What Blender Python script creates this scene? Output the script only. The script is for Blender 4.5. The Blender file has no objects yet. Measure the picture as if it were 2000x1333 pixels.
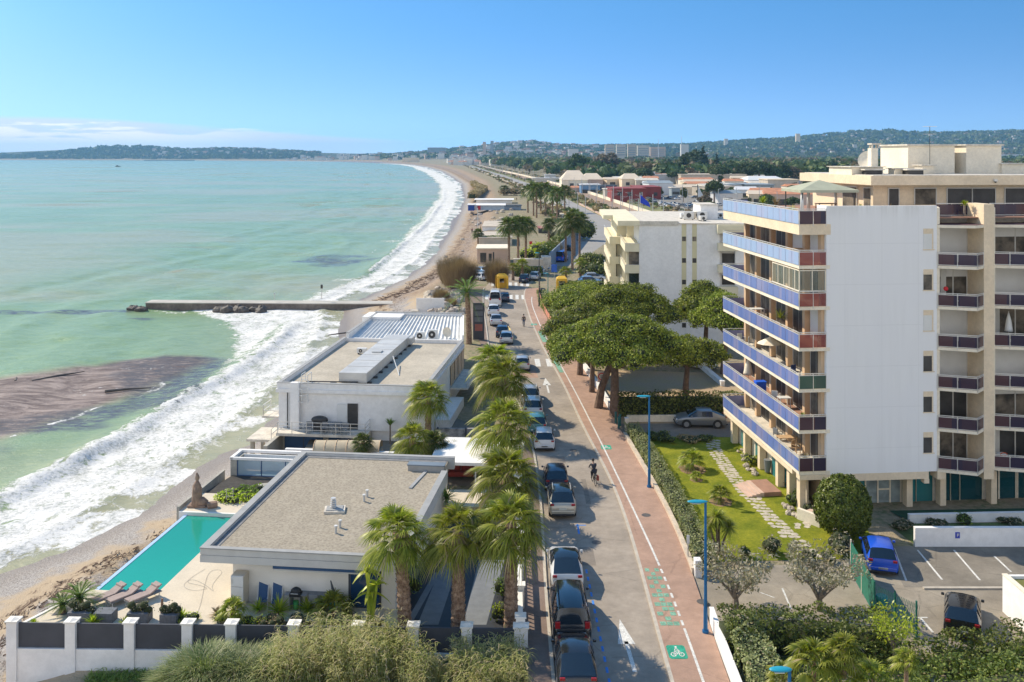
import bpy, math, random
import numpy as np
from mathutils import Vector, Matrix
R = math.radians
random.seed(7); rng = np.random.default_rng(7)
# ------------------------------------------------------------------ camera, sky, sun, exposure
SC = bpy.context.scene
COL = SC.collection
FOC, HC, HY = 1800.0, 24.5, 306.0        # focal length in photo pixels, camera height, horizon row
cam = bpy.data.cameras.new('camera'); camo = bpy.data.objects.new('camera', cam); COL.objects.link(camo)
camo.location = (0, 0, HC); camo.rotation_euler = (R(90), 0, 0)
cam.sensor_width = 36; cam.lens = 36*FOC/2000; cam.shift_y = -(666.5-HY)/2000
cam.clip_start = 0.5; cam.clip_end = 60000
SC.camera = camo
SUN_EL = R(40.5); SDX, SDY = -0.82, 0.572    # direction towards the sun on the ground plan
sun = bpy.data.lights.new('sun', 'SUN'); suno = bpy.data.objects.new('sun', sun); COL.objects.link(suno)
sun.energy = 3.3; sun.angle = R(0.53); sun.color = (1.0, 0.88, 0.69)
sd = Vector((SDX*math.cos(SUN_EL), SDY*math.cos(SUN_EL), math.sin(SUN_EL)))
suno.rotation_euler = sd.to_track_quat('Z', 'Y').to_euler(); suno.location = (-60, 40, 60)
W = bpy.data.worlds.new('World'); SC.world = W; W.use_nodes = True
nt = W.node_tree; nt.nodes.clear()
def wn(t, **k):
    n = nt.nodes.new(t)
    for a, b in k.items(): setattr(n, a, b)
    return n
wo = wn('ShaderNodeOutputWorld'); bg = wn('ShaderNodeBackground'); sky = wn('ShaderNodeTexSky')
sky.sky_type = 'NISHITA'; sky.sun_disc = False; sky.sun_elevation = SUN_EL
sky.sun_rotation = math.atan2(SDX, SDY); sky.air_density = 1.0; sky.dust_density = 0.35; sky.ozone_density = 3.0; sky.altitude = 0
bg.inputs[1].default_value = 0.15
hs = wn('ShaderNodeHueSaturation'); hs.inputs['Saturation'].default_value = 1.12; hs.inputs['Value'].default_value = .91
# thin cloud band low over the bay, by direction
geo = wn('ShaderNodeTexCoord'); sep = wn('ShaderNodeSeparateXYZ'); nt.links.new(geo.outputs['Generated'], sep.inputs[0])
def wm_(op, a, b=None, c=None, clamp=False):
    n = wn('ShaderNodeMath', operation=op, use_clamp=clamp)
    for i, v in enumerate((a, b, c)):
        if v is None: continue
        if isinstance(v, (int, float)): n.inputs[i].default_value = v
        else: nt.links.new(v, n.inputs[i])
    return n.outputs[0]
def wramp(v, lo, hi):
    n = wn('ShaderNodeMapRange', interpolation_type='SMOOTHSTEP'); nt.links.new(v, n.inputs[0])
    n.inputs[1].default_value = lo; n.inputs[2].default_value = hi; return n.outputs[0]
az = wm_('DIVIDE', sep.outputs[0], wm_('MAXIMUM', sep.outputs[1], 0.05))      # tan azimuth
el = sep.outputs[2]
mp = wn('ShaderNodeMapping'); mp.inputs['Scale'].default_value = (3.2, 3.2, 26); nt.links.new(geo.outputs['Generated'], mp.inputs[0])
nz = wn('ShaderNodeTexNoise'); nz.inputs['Scale'].default_value = 2.2; nz.inputs['Detail'].default_value = 7; nz.inputs['Roughness'].default_value = .62
nt.links.new(mp.outputs[0], nz.inputs['Vector'])
mp2 = wn('ShaderNodeMapping'); mp2.inputs['Scale'].default_value = (1.5, 1.5, 16); nt.links.new(geo.outputs['Generated'], mp2.inputs[0])
nz2 = wn('ShaderNodeTexNoise'); nz2.inputs['Scale'].default_value = 9; nz2.inputs['Detail'].default_value = 8; nz2.inputs['Roughness'].default_value = .6
nt.links.new(mp2.outputs[0], nz2.inputs['Vector'])
leftw = wramp(az, -0.08, -0.50)
topb = wm_('ADD', wm_('MULTIPLY', leftw, 0.020), 0.0185)                       # upper limit of the veil
veil = wm_('MULTIPLY', wm_('SUBTRACT', 1.0, wramp(wm_('SUBTRACT', el, topb), -0.004, 0.0015)), wramp(az, -0.03, -0.2))
veil = wm_('MULTIPLY', veil, wramp(nz.outputs[0], 0.18, 0.52))
cum = wm_('MULTIPLY', wramp(wm_('SUBTRACT', wm_('MULTIPLY', nz2.outputs[0], 0.07), el), 0.006, 0.014), wramp(az, -0.20, -0.42))
cum = wm_('MULTIPLY', cum, wramp(el, 0.001, 0.007))
cl = wm_('MULTIPLY', veil, 0.8, clamp=True)
# the clear blue band of a dry winter day: look the sky up a little higher than the true elevation
cx_ = wn('ShaderNodeCombineXYZ'); nt.links.new(sep.outputs[0], cx_.inputs[0]); nt.links.new(sep.outputs[1], cx_.inputs[1])
nt.links.new(wm_('ADD', wm_('MULTIPLY', wm_('MAXIMUM', el, 0.0), 4.4), 0.15), cx_.inputs[2])
vn_ = wn('ShaderNodeVectorMath', operation='NORMALIZE'); nt.links.new(cx_.outputs[0], vn_.inputs[0]); nt.links.new(vn_.outputs[0], sky.inputs[0])
mixc = wn('ShaderNodeMix', data_type='RGBA'); nt.links.new(cl, mixc.inputs[0])
nt.links.new(sky.outputs[0], hs.inputs['Color']); tn = wn('ShaderNodeMix', data_type='RGBA'); nt.links.new(wramp(el, 0, .17), tn.inputs[0]); tn.inputs[6].default_value = (1.06, 1.03, .98, 1); tn.inputs[7].default_value = (.64, .98, 1.0, 1)
tm = wn('ShaderNodeMix', data_type='RGBA', blend_type='MULTIPLY'); tm.inputs[0].default_value = 1; nt.links.new(hs.outputs[0], tm.inputs[6]); nt.links.new(tn.outputs[2], tm.inputs[7])
# unseen bright cloud bank added behind the camera to fill the shaded walls
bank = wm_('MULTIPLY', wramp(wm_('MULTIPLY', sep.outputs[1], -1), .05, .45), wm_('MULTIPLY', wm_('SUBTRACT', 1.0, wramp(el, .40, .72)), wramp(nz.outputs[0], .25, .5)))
fill_mix = wn('ShaderNodeMix', data_type='RGBA'); nt.links.new(bank, fill_mix.inputs[0]); nt.links.new(tm.outputs[2], fill_mix.inputs[6]); fill_mix.inputs[7].default_value = (4.3, 4.35, 4.5, 1)
nt.links.new(fill_mix.outputs[2], mixc.inputs[6]); mixc.inputs[7].default_value = (3.5, 3.7, 3.9, 1)
mc2 = wn('ShaderNodeMix', data_type='RGBA'); nt.links.new(cum, mc2.inputs[0]); nt.links.new(mixc.outputs[2], mc2.inputs[6]); mc2.inputs[7].default_value = (5.0, 5.0, 4.9, 1)
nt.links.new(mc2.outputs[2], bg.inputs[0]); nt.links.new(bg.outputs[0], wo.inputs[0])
SC.view_settings.view_transform = 'Standard'; SC.view_settings.look = 'None'
SC.view_settings.exposure = 0.85; SC.view_settings.gamma = 1
SC.cycles.max_bounces = 6; SC.cycles.diffuse_bounces = 3; SC.cycles.glossy_bounces = 3; SC.cycles.transmission_bounces = 6
SC.cycles.transparent_max_bounces = 12; SC.cycles.volume_bounces = 0
SC.cycles.sample_clamp_indirect = 6

# ------------------------------------------------------------------ helpers
def G(px, py, z=0.0):
    D = FOC*(HC-z)/(py-HY); return Vector(((px-1000)*D/FOC, D, z))
def P(px, py, D): return Vector(((px-1000)*D/FOC, D, HC-(py-HY)*D/FOC))

class NT:
    def __init__(s, m): s.t = m.node_tree; s.b = s.t.nodes['Principled BSDF']
    def n(s, t, **k):
        x = s.t.nodes.new(t)
        for a, b in k.items(): setattr(x, a, b)
        return x
    def l(s, a, b): s.t.links.new(a, b)
    def v(s, sock, val):
        if isinstance(val, bpy.types.NodeSocket): s.l(val, sock)
        elif isinstance(val, (tuple, list)): sock.default_value = (*val[:3], 1) if len(sock.default_value) == 4 else val
        else: sock.default_value = val
    def math(s, op, a, b=0, c=0, clamp=False):
        x = s.n('ShaderNodeMath', operation=op, use_clamp=clamp); s.v(x.inputs[0], a); s.v(x.inputs[1], b); s.v(x.inputs[2], c); return x.outputs[0]
    def ramp(s, val, lo, hi, a=0, b=1):
        x = s.n('ShaderNodeMapRange', interpolation_type='SMOOTHSTEP'); s.v(x.inputs[0], val); s.v(x.inputs[1], lo); s.v(x.inputs[2], hi); s.v(x.inputs[3], a); s.v(x.inputs[4], b); return x.outputs[0]
    def mix(s, f, a, b, mode='MIX'):
        x = s.n('ShaderNodeMix', data_type='RGBA', blend_type=mode); s.v(x.inputs[0], f); s.v(x.inputs[6], a); s.v(x.inputs[7], b); return x.outputs[2]
    def coord(s, scale=(1, 1, 1), kind='Object'):
        if kind == 'World': o = s.n('ShaderNodeNewGeometry').outputs['Position']
        else: o = s.n('ShaderNodeTexCoord').outputs[kind]
        m = s.n('ShaderNodeMapping'); m.inputs['Scale'].default_value = scale; s.l(o, m.inputs[0]); return m.outputs[0]
    def noise(s, co, scale, detail=4, rough=.55, dist=0):
        x = s.n('ShaderNodeTexNoise'); s.l(co, x.inputs['Vector']); s.v(x.inputs['Scale'], scale); x.inputs['Detail'].default_value = detail
        x.inputs['Roughness'].default_value = rough; x.inputs['Distortion'].default_value = dist; return x.outputs[0]
    def voro(s, co, scale, feature='F1', out='Distance'):
        x = s.n('ShaderNodeTexVoronoi', feature=feature); s.l(co, x.inputs['Vector']); x.inputs['Scale'].default_value = scale; return x.outputs[out]
    def bump(s, h, strength, dist=.05):
        x = s.n('ShaderNodeBump'); s.l(h, x.inputs['Height']); x.inputs['Strength'].default_value = strength; x.inputs['Distance'].default_value = dist
        s.l(x.outputs[0], s.b.inputs['Normal']); return x
    def attr(s, name):
        return s.n('ShaderNodeAttribute', attribute_name=name).outputs['Fac']
def newmat(name):
    m = bpy.data.materials.new(name); m.use_nodes = True; return m, NT(m)
def M(name, col, rough=.75, var=.12, scale=1.5, bump=0, bscale=12, metal=0, col2=None, spec=None, fine=0, fscale=60, kind='Object', trans=0, coat=0):
    m, t = newmat(name); b = t.b
    b.inputs['Roughness'].default_value = rough; b.inputs['Metallic'].default_value = metal
    if spec is not None: b.inputs['Specular IOR Level'].default_value = spec
    if coat: b.inputs['Coat Weight'].default_value = coat; b.inputs['Coat Roughness'].default_value = .05
    c = col
    if var or col2 or fine:
        co = t.coord(kind=kind)
        n = t.noise(co, scale, 5, .6)
        lo = tuple(x*(1-var) for x in col); hi = col2 or tuple(min(1, x*(1+var)) for x in col)
        c = t.mix(t.ramp(n, .3, .7), lo, hi)
        if fine:
            n2 = t.noise(co, fscale, 3, .7)
            c = t.mix(1.0, c, t.mix(t.ramp(n2, .3, .7), (1-fine,)*3, (1+fine,)*3), 'MULTIPLY')
    t.v(b.inputs['Base Color'], c)
    if bump:
        t.bump(t.noise(t.coord(kind=kind), bscale, 4, .6), bump)
    if trans: b.inputs['Transmission Weight'].default_value = trans
    return m
def leafmat(name, a, b_, rough=.55, scale=1.2, sub=.25, dry=None, dryamt=.1):
    m, t = newmat(name)
    isl = t.n('ShaderNodeNewGeometry').outputs['Random Per Island']
    co = t.coord(); n = t.noise(co, scale, 3, .6)
    f = t.math('ADD', t.math('MULTIPLY', n, .9), t.math('MULTIPLY', isl, .55)); f = t.ramp(f, .35, 1.1)
    c = t.mix(f, a, b_)
    if dry: c = t.mix(t.ramp(isl, 1-dryamt, 1-dryamt+.01), c, dry)
    oi = t.n('ShaderNodeObjectInfo').outputs['Random']
    h = t.n('ShaderNodeHueSaturation'); t.l(c, h.inputs['Color']); t.v(h.inputs['Value'], t.ramp(oi, 0, 1, .82, 1.18)); t.v(h.inputs['Hue'], t.ramp(oi, 0, 1, .492, .508))
    c = h.outputs[0]
    t.l(c, t.b.inputs['Base Color']); t.b.inputs['Roughness'].default_value = rough; t.b.inputs['Specular IOR Level'].default_value = .3
    tr = t.n('ShaderNodeBsdfTranslucent'); t.l(t.mix(1, c, (1.3, 1.5, .6), 'MULTIPLY'), tr.inputs[0])
    mx = t.n('ShaderNodeMixShader'); mx.inputs[0].default_value = sub
    t.l(t.b.outputs[0], mx.inputs[1]); t.l(tr.outputs[0], mx.inputs[2])
    out = [x for x in t.t.nodes if x.type == 'OUTPUT_MATERIAL'][0]; t.l(mx.outputs[0], out.inputs[0])
    return m

def wmat(o):
    m = o.matrix_basis.copy()
    return wmat(o.parent) @ m if o.parent else m
def tag(o, label=None, cat=None, group=None, kind=None):
    if label: o['label'] = label
    if cat: o['category'] = cat
    if group: o['group'] = group
    if kind: o['kind'] = kind
    return o
def thing(name, label, cat, loc=(0, 0, 0), rz=0, group=None):
    o = bpy.data.objects.new(name, None); COL.objects.link(o); o.location = loc; o.rotation_euler = (0, 0, rz)
    o.empty_display_size = .3
    return tag(o, label, cat, group)
def dup(o, loc=None, rz=None, label=None, sc=None, parent=None, group=None):
    c = o.copy(); COL.objects.link(c)
    if parent is not None: c.parent = parent
    if loc is not None: c.location = loc
    if rz is not None: c.rotation_euler = (0, 0, rz)
    if sc is not None: c.scale = (sc, sc, sc) if isinstance(sc, (int, float)) else sc
    if label: c['label'] = label
    if group: c['group'] = group
    for ch in list(KIDS.get(o.name, [])): dup(ch, parent=c)
    if parent is not None: KIDS.setdefault(parent.name, []).append(c)
    return c
KIDS = {}
def kill(o):
    for ch in list(KIDS.get(o.name, [])): kill(ch)
    bpy.data.objects.remove(o)

class MB:
    def __init__(s): s.v = []; s.f = []; s.m = []; s.mi = 0
    def add(s, vs, fs):
        k = len(s.v); s.v += [tuple(v) for v in vs]; s.f += [tuple(i+k for i in f) for f in fs]; s.m += [s.mi]*len(fs); return s
    def box(s, x0, y0, z0, x1, y1, z1):
        v = [(x0, y0, z0), (x1, y0, z0), (x1, y1, z0), (x0, y1, z0), (x0, y0, z1), (x1, y0, z1), (x1, y1, z1), (x0, y1, z1)]
        return s.add(v, [(3, 2, 1, 0), (4, 5, 6, 7), (0, 1, 5, 4), (1, 2, 6, 5), (2, 3, 7, 6), (3, 0, 4, 7)])
    def cbox(s, c, d, rz=0, rx=0):
        x, y, z = d; k = len(s.v); s.box(-x/2, -y/2, -z/2, x/2, y/2, z/2)
        m = Matrix.Translation(c) @ Matrix.Rotation(rz, 4, 'Z') @ Matrix.Rotation(rx, 4, 'X')
        for i in range(k, len(s.v)): s.v[i] = tuple(m @ Vector(s.v[i]))
        return s
    def prism(s, poly, z0, z1):
        n = len(poly); a = sum(poly[i][0]*poly[(i+1) % n][1]-poly[(i+1) % n][0]*poly[i][1] for i in range(n))
        if a < 0: poly = poly[::-1]
        v = [(p[0], p[1], z0) for p in poly]+[(p[0], p[1], z1) for p in poly]
        return s.add(v, [tuple(range(n))[::-1], tuple(range(n, 2*n))]+[(i, (i+1) % n, (i+1) % n+n, i+n) for i in range(n)])
    def quad(s, a, b, c, d): return s.add([a, b, c, d], [(0, 1, 2, 3)])
    def poly(s, pts): return s.add(pts, [tuple(range(len(pts)))])
    def beam(s, a, b, w, h=None):
        a, b = Vector(a), Vector(b); d = (b-a); L = d.length
        if L < 1e-6: return s
        h = h or w; q = d.to_track_quat('Y', 'Z').to_matrix().to_4x4()
        k = len(s.v); s.box(-w/2, 0, -h/2, w/2, L, h/2); m = Matrix.Translation(a) @ q
        for i in range(k, len(s.v)): s.v[i] = tuple(m @ Vector(s.v[i]))
        return s
    def tube(s, pts, rad, n=8, cap=True):
        pts = [Vector(p) for p in pts]
        if not isinstance(rad, (list, tuple)): rad = [rad]*len(pts)
        vs = []; fs = []; ref = Vector((0, 0, 1))
        for i, p in enumerate(pts):
            d = (pts[min(i+1, len(pts)-1)]-pts[max(i-1, 0)]).normalized()
            r = ref if abs(d.dot(ref)) < .9 else Vector((1, 0, 0))
            u = d.cross(r).normalized(); w = d.cross(u)
            for k in range(n):
                a = 2*math.pi*k/n; vs.append(p+(u*math.cos(a)+w*math.sin(a))*rad[i])
        for i in range(len(pts)-1):
            for k in range(n): fs.append((i*n+k, i*n+(k+1) % n, (i+1)*n+(k+1) % n, (i+1)*n+k))
        if cap: fs += [tuple(range(n))[::-1], tuple(range((len(pts)-1)*n, len(pts)*n))]
        return s.add(vs, fs)
    def cyl(s, c, r, h, n=16, r2=None): return s.tube([c, (c[0], c[1], c[2]+h)], [r, r if r2 is None else r2], n)
    def ell(s, c, rx, ry, rz, n=12, m=8):
        vs = []; fs = []
        for i in range(m+1):
            t = math.pi*i/m
            for k in range(n):
                a = 2*math.pi*k/n; vs.append((c[0]+rx*math.sin(t)*math.cos(a), c[1]+ry*math.sin(t)*math.sin(a), c[2]-rz*math.cos(t)))
        for i in range(m):
            for k in range(n): fs.append((i*n+k, i*n+(k+1) % n, (i+1)*n+(k+1) % n, (i+1)*n+k))
        return s.add(vs, fs)
    def build(s, name, mats, parent=None, world=False, origin=None, smooth=False, bevel=0):
        me = bpy.data.meshes.new(name)
        mats = mats if isinstance(mats, (list, tuple)) else [mats]
        vs = s.v
        if world and parent is not None:
            inv = wmat(parent).inverted(); vs = [tuple(inv @ Vector(v)) for v in vs]
        if origin is not None:
            ox, oy, oz = origin; vs = [(v[0]-ox, v[1]-oy, v[2]-oz) for v in vs]
        me.from_pydata(vs, [], s.f)
        for m in mats: me.materials.append(m)
        if len(mats) > 1: me.polygons.foreach_set('material_index', s.m)
        return link(name, me, parent, origin, smooth, bevel)
def link(name, me, parent=None, origin=None, smooth=False, bevel=0):
    if smooth: me.polygons.foreach_set('use_smooth', [True]*len(me.polygons))
    me.update()
    o = bpy.data.objects.new(name, me); COL.objects.link(o)
    if parent is not None: o.parent = parent; KIDS.setdefault(parent.name, []).append(o)
    if origin is not None: o.location = origin
    if bevel:
        b = o.modifiers.new('b', 'BEVEL'); b.width = bevel; b.segments = 2; b.limit_method = 'ANGLE'; b.angle_limit = R(35)
    return o
def npmesh(name, V, Q, mats, parent=None, origin=None, smooth=False, mi=None):
    """V (n,3), Q (m,3 or 4)"""
    me = bpy.data.meshes.new(name); V = np.asarray(V, np.float32); Q = np.asarray(Q, np.int32); k = Q.shape[1]
    me.vertices.add(len(V)); me.vertices.foreach_set('co', V.ravel())
    me.loops.add(Q.size); me.loops.foreach_set('vertex_index', Q.ravel())
    me.polygons.add(len(Q)); me.polygons.foreach_set('loop_start', np.arange(len(Q), dtype=np.int32)*k)
    try: me.polygons.foreach_set('loop_total', np.full(len(Q), k, np.int32))
    except Exception: pass
    for m in (mats if isinstance(mats, (list, tuple)) else [mats]): me.materials.append(m)
    if mi is not None: me.polygons.foreach_set('material_index', np.asarray(mi, np.int32))
    me.update(calc_edges=True)
    return link(name, me, parent, origin, smooth)
def leafquads(C, N, size, asp=1.6, jit=.9, fold=0):
    """quads at centres C facing roughly N"""
    n = len(C); N = N+rng.normal(0, jit, (n, 3)); N /= np.linalg.norm(N, axis=1)[:, None]+1e-9
    T = rng.normal(0, 1, (n, 3)); T -= (T*N).sum(1)[:, None]*N; T /= np.linalg.norm(T, axis=1)[:, None]+1e-9
    B = np.cross(N, T); s = (size*rng.uniform(.6, 1.35, n))[:, None]
    V = np.stack([C-T*s*asp*.5-B*s*.12, C-B*s*.5+T*s*.05, C+T*s*asp*.5+B*s*.1, C+B*s*.5-T*s*.05], 1).reshape(-1, 3)
    return V, np.arange(4*n).reshape(n, 4)
def blobpts(centres, radii, per, flat=(1, 1, 1), shell=.55):
    """points in leafy clumps, biased to the outside of each clump; returns points, normals"""
    Cs = []; Ns = []
    for c, r in zip(centres, radii):
        k = max(6, int(per*r*r)); d = rng.normal(0, 1, (k, 3)); d /= np.linalg.norm(d, axis=1)[:, None]
        rr = rng.uniform(shell, 1.0, k)**.7
        Cs.append(np.asarray(c)+d*(rr*r)[:, None]*np.asarray(flat)); Ns.append(d)
    return np.concatenate(Cs), np.concatenate(Ns)
# ------------------------------------------------------------------ shore line, land, sea
SEA = -3.0
SH = np.array([(-400, -62), (-100, -52), (0, -44), (30, -39.5), (50, -36), (60.4, -33.6), (64, -30.9), (70, -29.1), (80, -26.8), (89, -25), (105, -24.5), (130, -25.5), (148, -27), (165, -30),
    (172, -30), (190, -27), (212, -24), (237, -22), (344, -23), (470, -26.5), (589, -31), (917, -51), (1250, -84), (1707, -133), (2400, -225), (3094, -344), (4125, -607), (4700, -820),
    (5300, -1150), (5900, -1650), (6400, -2200), (6900, -3400), (7300, -5200), (8000, -9000), (12000, -30000)], float)
def shx(y): return np.interp(y, SH[:, 0], SH[:, 1])
def vnoise(x, y, s, seed=0):
    x = np.asarray(x, float)/s; y = np.asarray(y, float)/s; xi = np.floor(x).astype(np.int64); yi = np.floor(y).astype(np.int64); fx = x-xi; fy = y-yi
    fx = fx*fx*(3-2*fx); fy = fy*fy*(3-2*fy)
    def h(a, b):
        n = (a*374761393+b*668265263+seed*974711) & 0xffffffff; n = ((n ^ (n >> 13))*1274126177) & 0xffffffff; return ((n ^ (n >> 16)) & 0xffff)/65535.0
    return (h(xi, yi)*(1-fx)+h(xi+1, yi)*fx)*(1-fy)+(h(xi, yi+1)*(1-fx)+h(xi+1, yi+1)*fx)*fy
def fbm(x, y, s, o=4, seed=0):
    t = 0; a = 1; n = 0
    for i in range(o): t = t+a*vnoise(x, y, s/2**i, seed+i); n += a; a *= .5
    return t/n
def sstep(x, a, b):
    t = np.clip((np.asarray(x, float)-a)/(b-a), 0, 1); return t*t*(3-2*t)
def sdist(x, y):
    """distance inland from the shore (negative over the sea), scaled for the slant of the shore"""
    e = 2.0+np.asarray(y)*.01; sl = (shx(y+e)-shx(y-e))/(2*e); return (x-shx(y))/np.sqrt(1+sl*sl)
def landz(x, y):
    d = sdist(x, y)
    k = np.clip(1+(np.asarray(y)-300)/900, 1, 4)
    dd = d/k
    z = np.where(dd < 0, SEA+np.maximum(dd*.12, -3.5), np.interp(dd, [0, 9, 11.5, 14.5], [SEA, -1.7, -.9, 0]))
    m = sstep(dd, -6, -1)*(1-sstep(dd, 10, 13))
    z = z+m*((fbm(x, y, 9, 3, 3)-.5)*.55+(fbm(x, y, 1.6, 2, 9)-.5)*.10)
    yy = np.asarray(y); low = (1-sstep(yy, 46.3, 47.0))*np.interp(x, [-30, -16, -6, .3, .9], [-1.6, -1.35, -.7, -.5, 0])
    pz = sstep(x, -26, -25)*(1-sstep(x, -19.4, -18.6))*sstep(yy, 50.3, 51)*(1-sstep(yy, 63.4, 64)); z = z-pz*.8
    return np.where(dd > 0, np.minimum(z, np.maximum(z+low, -2.3)), z)
SK_R = np.array([(560, 300), (800, 298), (860, 296), (930, 291), (985, 282), (1040, 279), (1080, 285), (1130, 287), (1180, 285), (1260, 283), (1330, 283), (1400, 279), (1460, 275), (1520, 271), (1600, 263), (1680, 257), (1740, 255), (1800, 259), (1880, 258), (1940, 253), (2000, 249), (2200, 240), (2600, 235), (3400, 250)], float)
SK_L = np.array([(-900, 306), (-400, 303), (-200, 300), (0, 300), (60, 300), (120, 295), (170, 290), (215, 287), (250, 286), (290, 288), (330, 293), (380, 295), (430, 293), (500, 294), (550, 297), (600, 300), (700, 301), (900, 301), (1100, 302)], float)
def hillz(x, y):
    px = 1000+FOC*x/np.maximum(y, 1)
    zr = HC+(HY-np.interp(px, SK_R[:, 0], SK_R[:, 1]))*6300/FOC
    zl = HC+(HY-np.interp(px, SK_L[:, 0], SK_L[:, 1]))*7600/FOC
    r = sstep(y, 3300, 6300)*sstep(px, 620, 900); l = sstep(sdist(x, y), 60, 700)*sstep(y, 6200, 7500)*(1-sstep(px, 900, 1200))
    mid = sstep(y, 4000, 5200)*sstep(sdist(x, y), 150, 900)*28*(1-sstep(px, 900, 1200))
    n = .8+.35*fbm(x, y, 900, 3, 21)
    return np.maximum(np.maximum(zr*r*n*.93, zl*l*(.93+.1*fbm(x, y, 500, 2, 5))), mid)
rows = np.concatenate([np.arange(-60, 40, 8.), np.arange(40, 110, .8), np.arange(110, 200, 1.4), np.geomspace(200, 14000, 210)])
offs = np.concatenate([-np.geomspace(60, 1.5, 10), np.arange(-1, 26, .75), np.geomspace(27, 16000, 120)])
Y, O = np.meshgrid(rows, offs, indexing='ij'); K = np.clip(1+(Y-300)/900, 1, 4)
X = shx(Y)+O*np.where(O < 27, K, 1)+np.where(O >= 27, 27*(K-1), 0)
Z = landz(X, Y)+hillz(X, Y)
nr, nc = Y.shape
def gridfaces(nr, nc):
    i = np.arange(nr-1)[:, None]*nc+np.arange(nc-1)[None]; return np.stack([i, i+1, i+nc+1, i+nc], -1).reshape(-1, 4)
def fattr(me, name, arr):
    a = me.attributes.new(name, 'FLOAT', 'POINT'); a.data.foreach_set('value', np.asarray(arr, np.float32).ravel())

gm, t = newmat('land')
co = t.coord(kind='World'); d = t.attr('shore'); hh = t.attr('hill')
n1 = t.noise(co, .35, 5, .6); n2 = t.noise(co, 2.2, 5, .65); n3 = t.noise(co, 14, 3, .7); v1 = t.voro(co, 9)
sand = t.mix(n2, (.40, .30, .20), (.52, .41, .28)); peb = t.mix(t.ramp(v1, .1, .7), (.20, .18, .165), (.50, .46, .42)); peb = t.mix(t.ramp(n3, .2, .8), t.mix(.5, peb, (.2, .17, .15)), peb)
dw = t.math('ADD', d, t.math('MULTIPLY', t.math('SUBTRACT', n1, .5), 9))
c = t.mix(t.ramp(dw, 2.5, 5), peb, sand); c = t.mix(t.ramp(dw, 7, 8.6), c, peb); c = t.mix(t.ramp(dw, 10.5, 12), c, sand)
spx = t.n('ShaderNodeSeparateXYZ'); t.l(t.n('ShaderNodeNewGeometry').outputs['Position'], spx.inputs[0]); c = t.mix(t.math('MULTIPLY', t.ramp(spx.outputs[1], 160, 170), t.math('MULTIPLY', t.ramp(dw, 3, 6), t.ramp(n2, .3, .6))), c, (.27, .19, .13))
sc1 = t.coord((1, .35, 1), 'World'); tw = t.noise(sc1, 1.3, 6, .75, 1.2)
l1 = t.math('MULTIPLY', t.math('SUBTRACT', 1, t.ramp(t.math('ABSOLUTE', t.math('SUBTRACT', dw, 6.2)), .15, 1.3)), t.ramp(tw, .45, .58))
l2 = t.math('MULTIPLY', t.math('SUBTRACT', 1, t.ramp(t.math('ABSOLUTE', t.math('SUBTRACT', dw, 9.3)), .2, 1.6)), t.ramp(tw, .48, .62))
c = t.mix(t.math('MAXIMUM', l1, l2), c, (.095, .055, .035))
wet = t.math('SUBTRACT', 1, t.ramp(d, .2, 2.6)); c = t.mix(t.math('MULTIPLY', wet, .55), c, (.16, .115, .08))
inl = t.ramp(d, 13, 19)
soil = t.mix(t.ramp(n1, .35, .65), (.26, .21, .14), (.12, .15, .055)); soil = t.mix(t.ramp(n2, .3, .7), soil, (.36, .29, .2))
c = t.mix(inl, c, soil)
nf = t.noise(co, .012, 6, .7); forest = t.mix(t.ramp(nf, .35, .65), (.022, .040, .018), (.065, .070, .035))
far = t.ramp(t.n('ShaderNodeNewGeometry').outputs['Position'], 0, 1)
sp = t.n('ShaderNodeSeparateXYZ'); t.l(t.n('ShaderNodeNewGeometry').outputs['Position'], sp.inputs[0])
c = t.mix(t.math('MULTIPLY', t.ramp(sp.outputs[1], 700, 1000), t.ramp(d, 60, 120)), c, forest)
t.l(c, t.b.inputs['Base Color']); t.v(t.b.inputs['Roughness'], t.mix(wet, (.95,)*3, (.45,)*3)); t.b.inputs['Specular IOR Level'].default_value = .25
t.bump(t.math('ADD', v1, t.math('MULTIPLY', n3, 1.2)), .6, .06)
land = npmesh('ground', np.stack([X, Y, Z], -1).reshape(-1, 3), gridfaces(nr, nc), gm, smooth=True)
fattr(land.data, 'shore', sdist(X, Y)/K); fattr(land.data, 'hill', hillz(X, Y)); tag(land, kind='structure')

# sea sheet with swell, breakers and foam
rows = np.concatenate([np.arange(-60, 44, 6.), np.arange(44, 200, .42), np.geomspace(200.5, 700, 260), np.geomspace(705, 16000, 110)])
offs = np.concatenate([-np.geomspace(24000, 76, 50), -np.arange(75, 42, -.9), -np.arange(42, -7, -.42)])
Y, O = np.meshgrid(rows, offs, indexing='ij'); KS = np.interp(Y, [0, 300, 600, 1200, 2000, 12000], [1, 1, 1.15, 2.0, 3.0, 4.5]); X = shx(Y)+O*np.where(O > -76, KS, 1)-np.where(O <= -76, 76*(KS-1), 0)
D = sdist(X, Y)/KS
jet = (Y < 166)
wob = (fbm(X, Y, 30, 3, 31)-.5)*9+(fbm(X, Y, 7, 2, 33)-.5)*2.5
brk = np.interp(Y, [40, 76, 88, 102, 114, 129, 155, 166, 172, 200, 240, 350], [-11.5, -12, -12.5, -13, -11, -9.5, -8, -7, -7, -9, -12, -11])
u = D-brk-wob*.16
crest = np.exp(-(np.where(u > 0, u/1.0, u/2.6))**2)*(.55+.9*fbm(X, Y, 14, 3, 41))
crest *= np.where(jet, sstep(Y, 60, 76)*(1-sstep(Y, 138, 158)), .8)*(1-sstep(Y, 420, 900))*(.35+.65*sstep(fbm(X*.2, Y, 26, 2, 47), .35, .5))
b2 = np.exp(-((D+brk*-.0+3.8-wob*.3)/.8)**2)*.25*(1-sstep(Y, 300, 600))
fade = 1-sstep(Y, 500, 2500)
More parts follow.
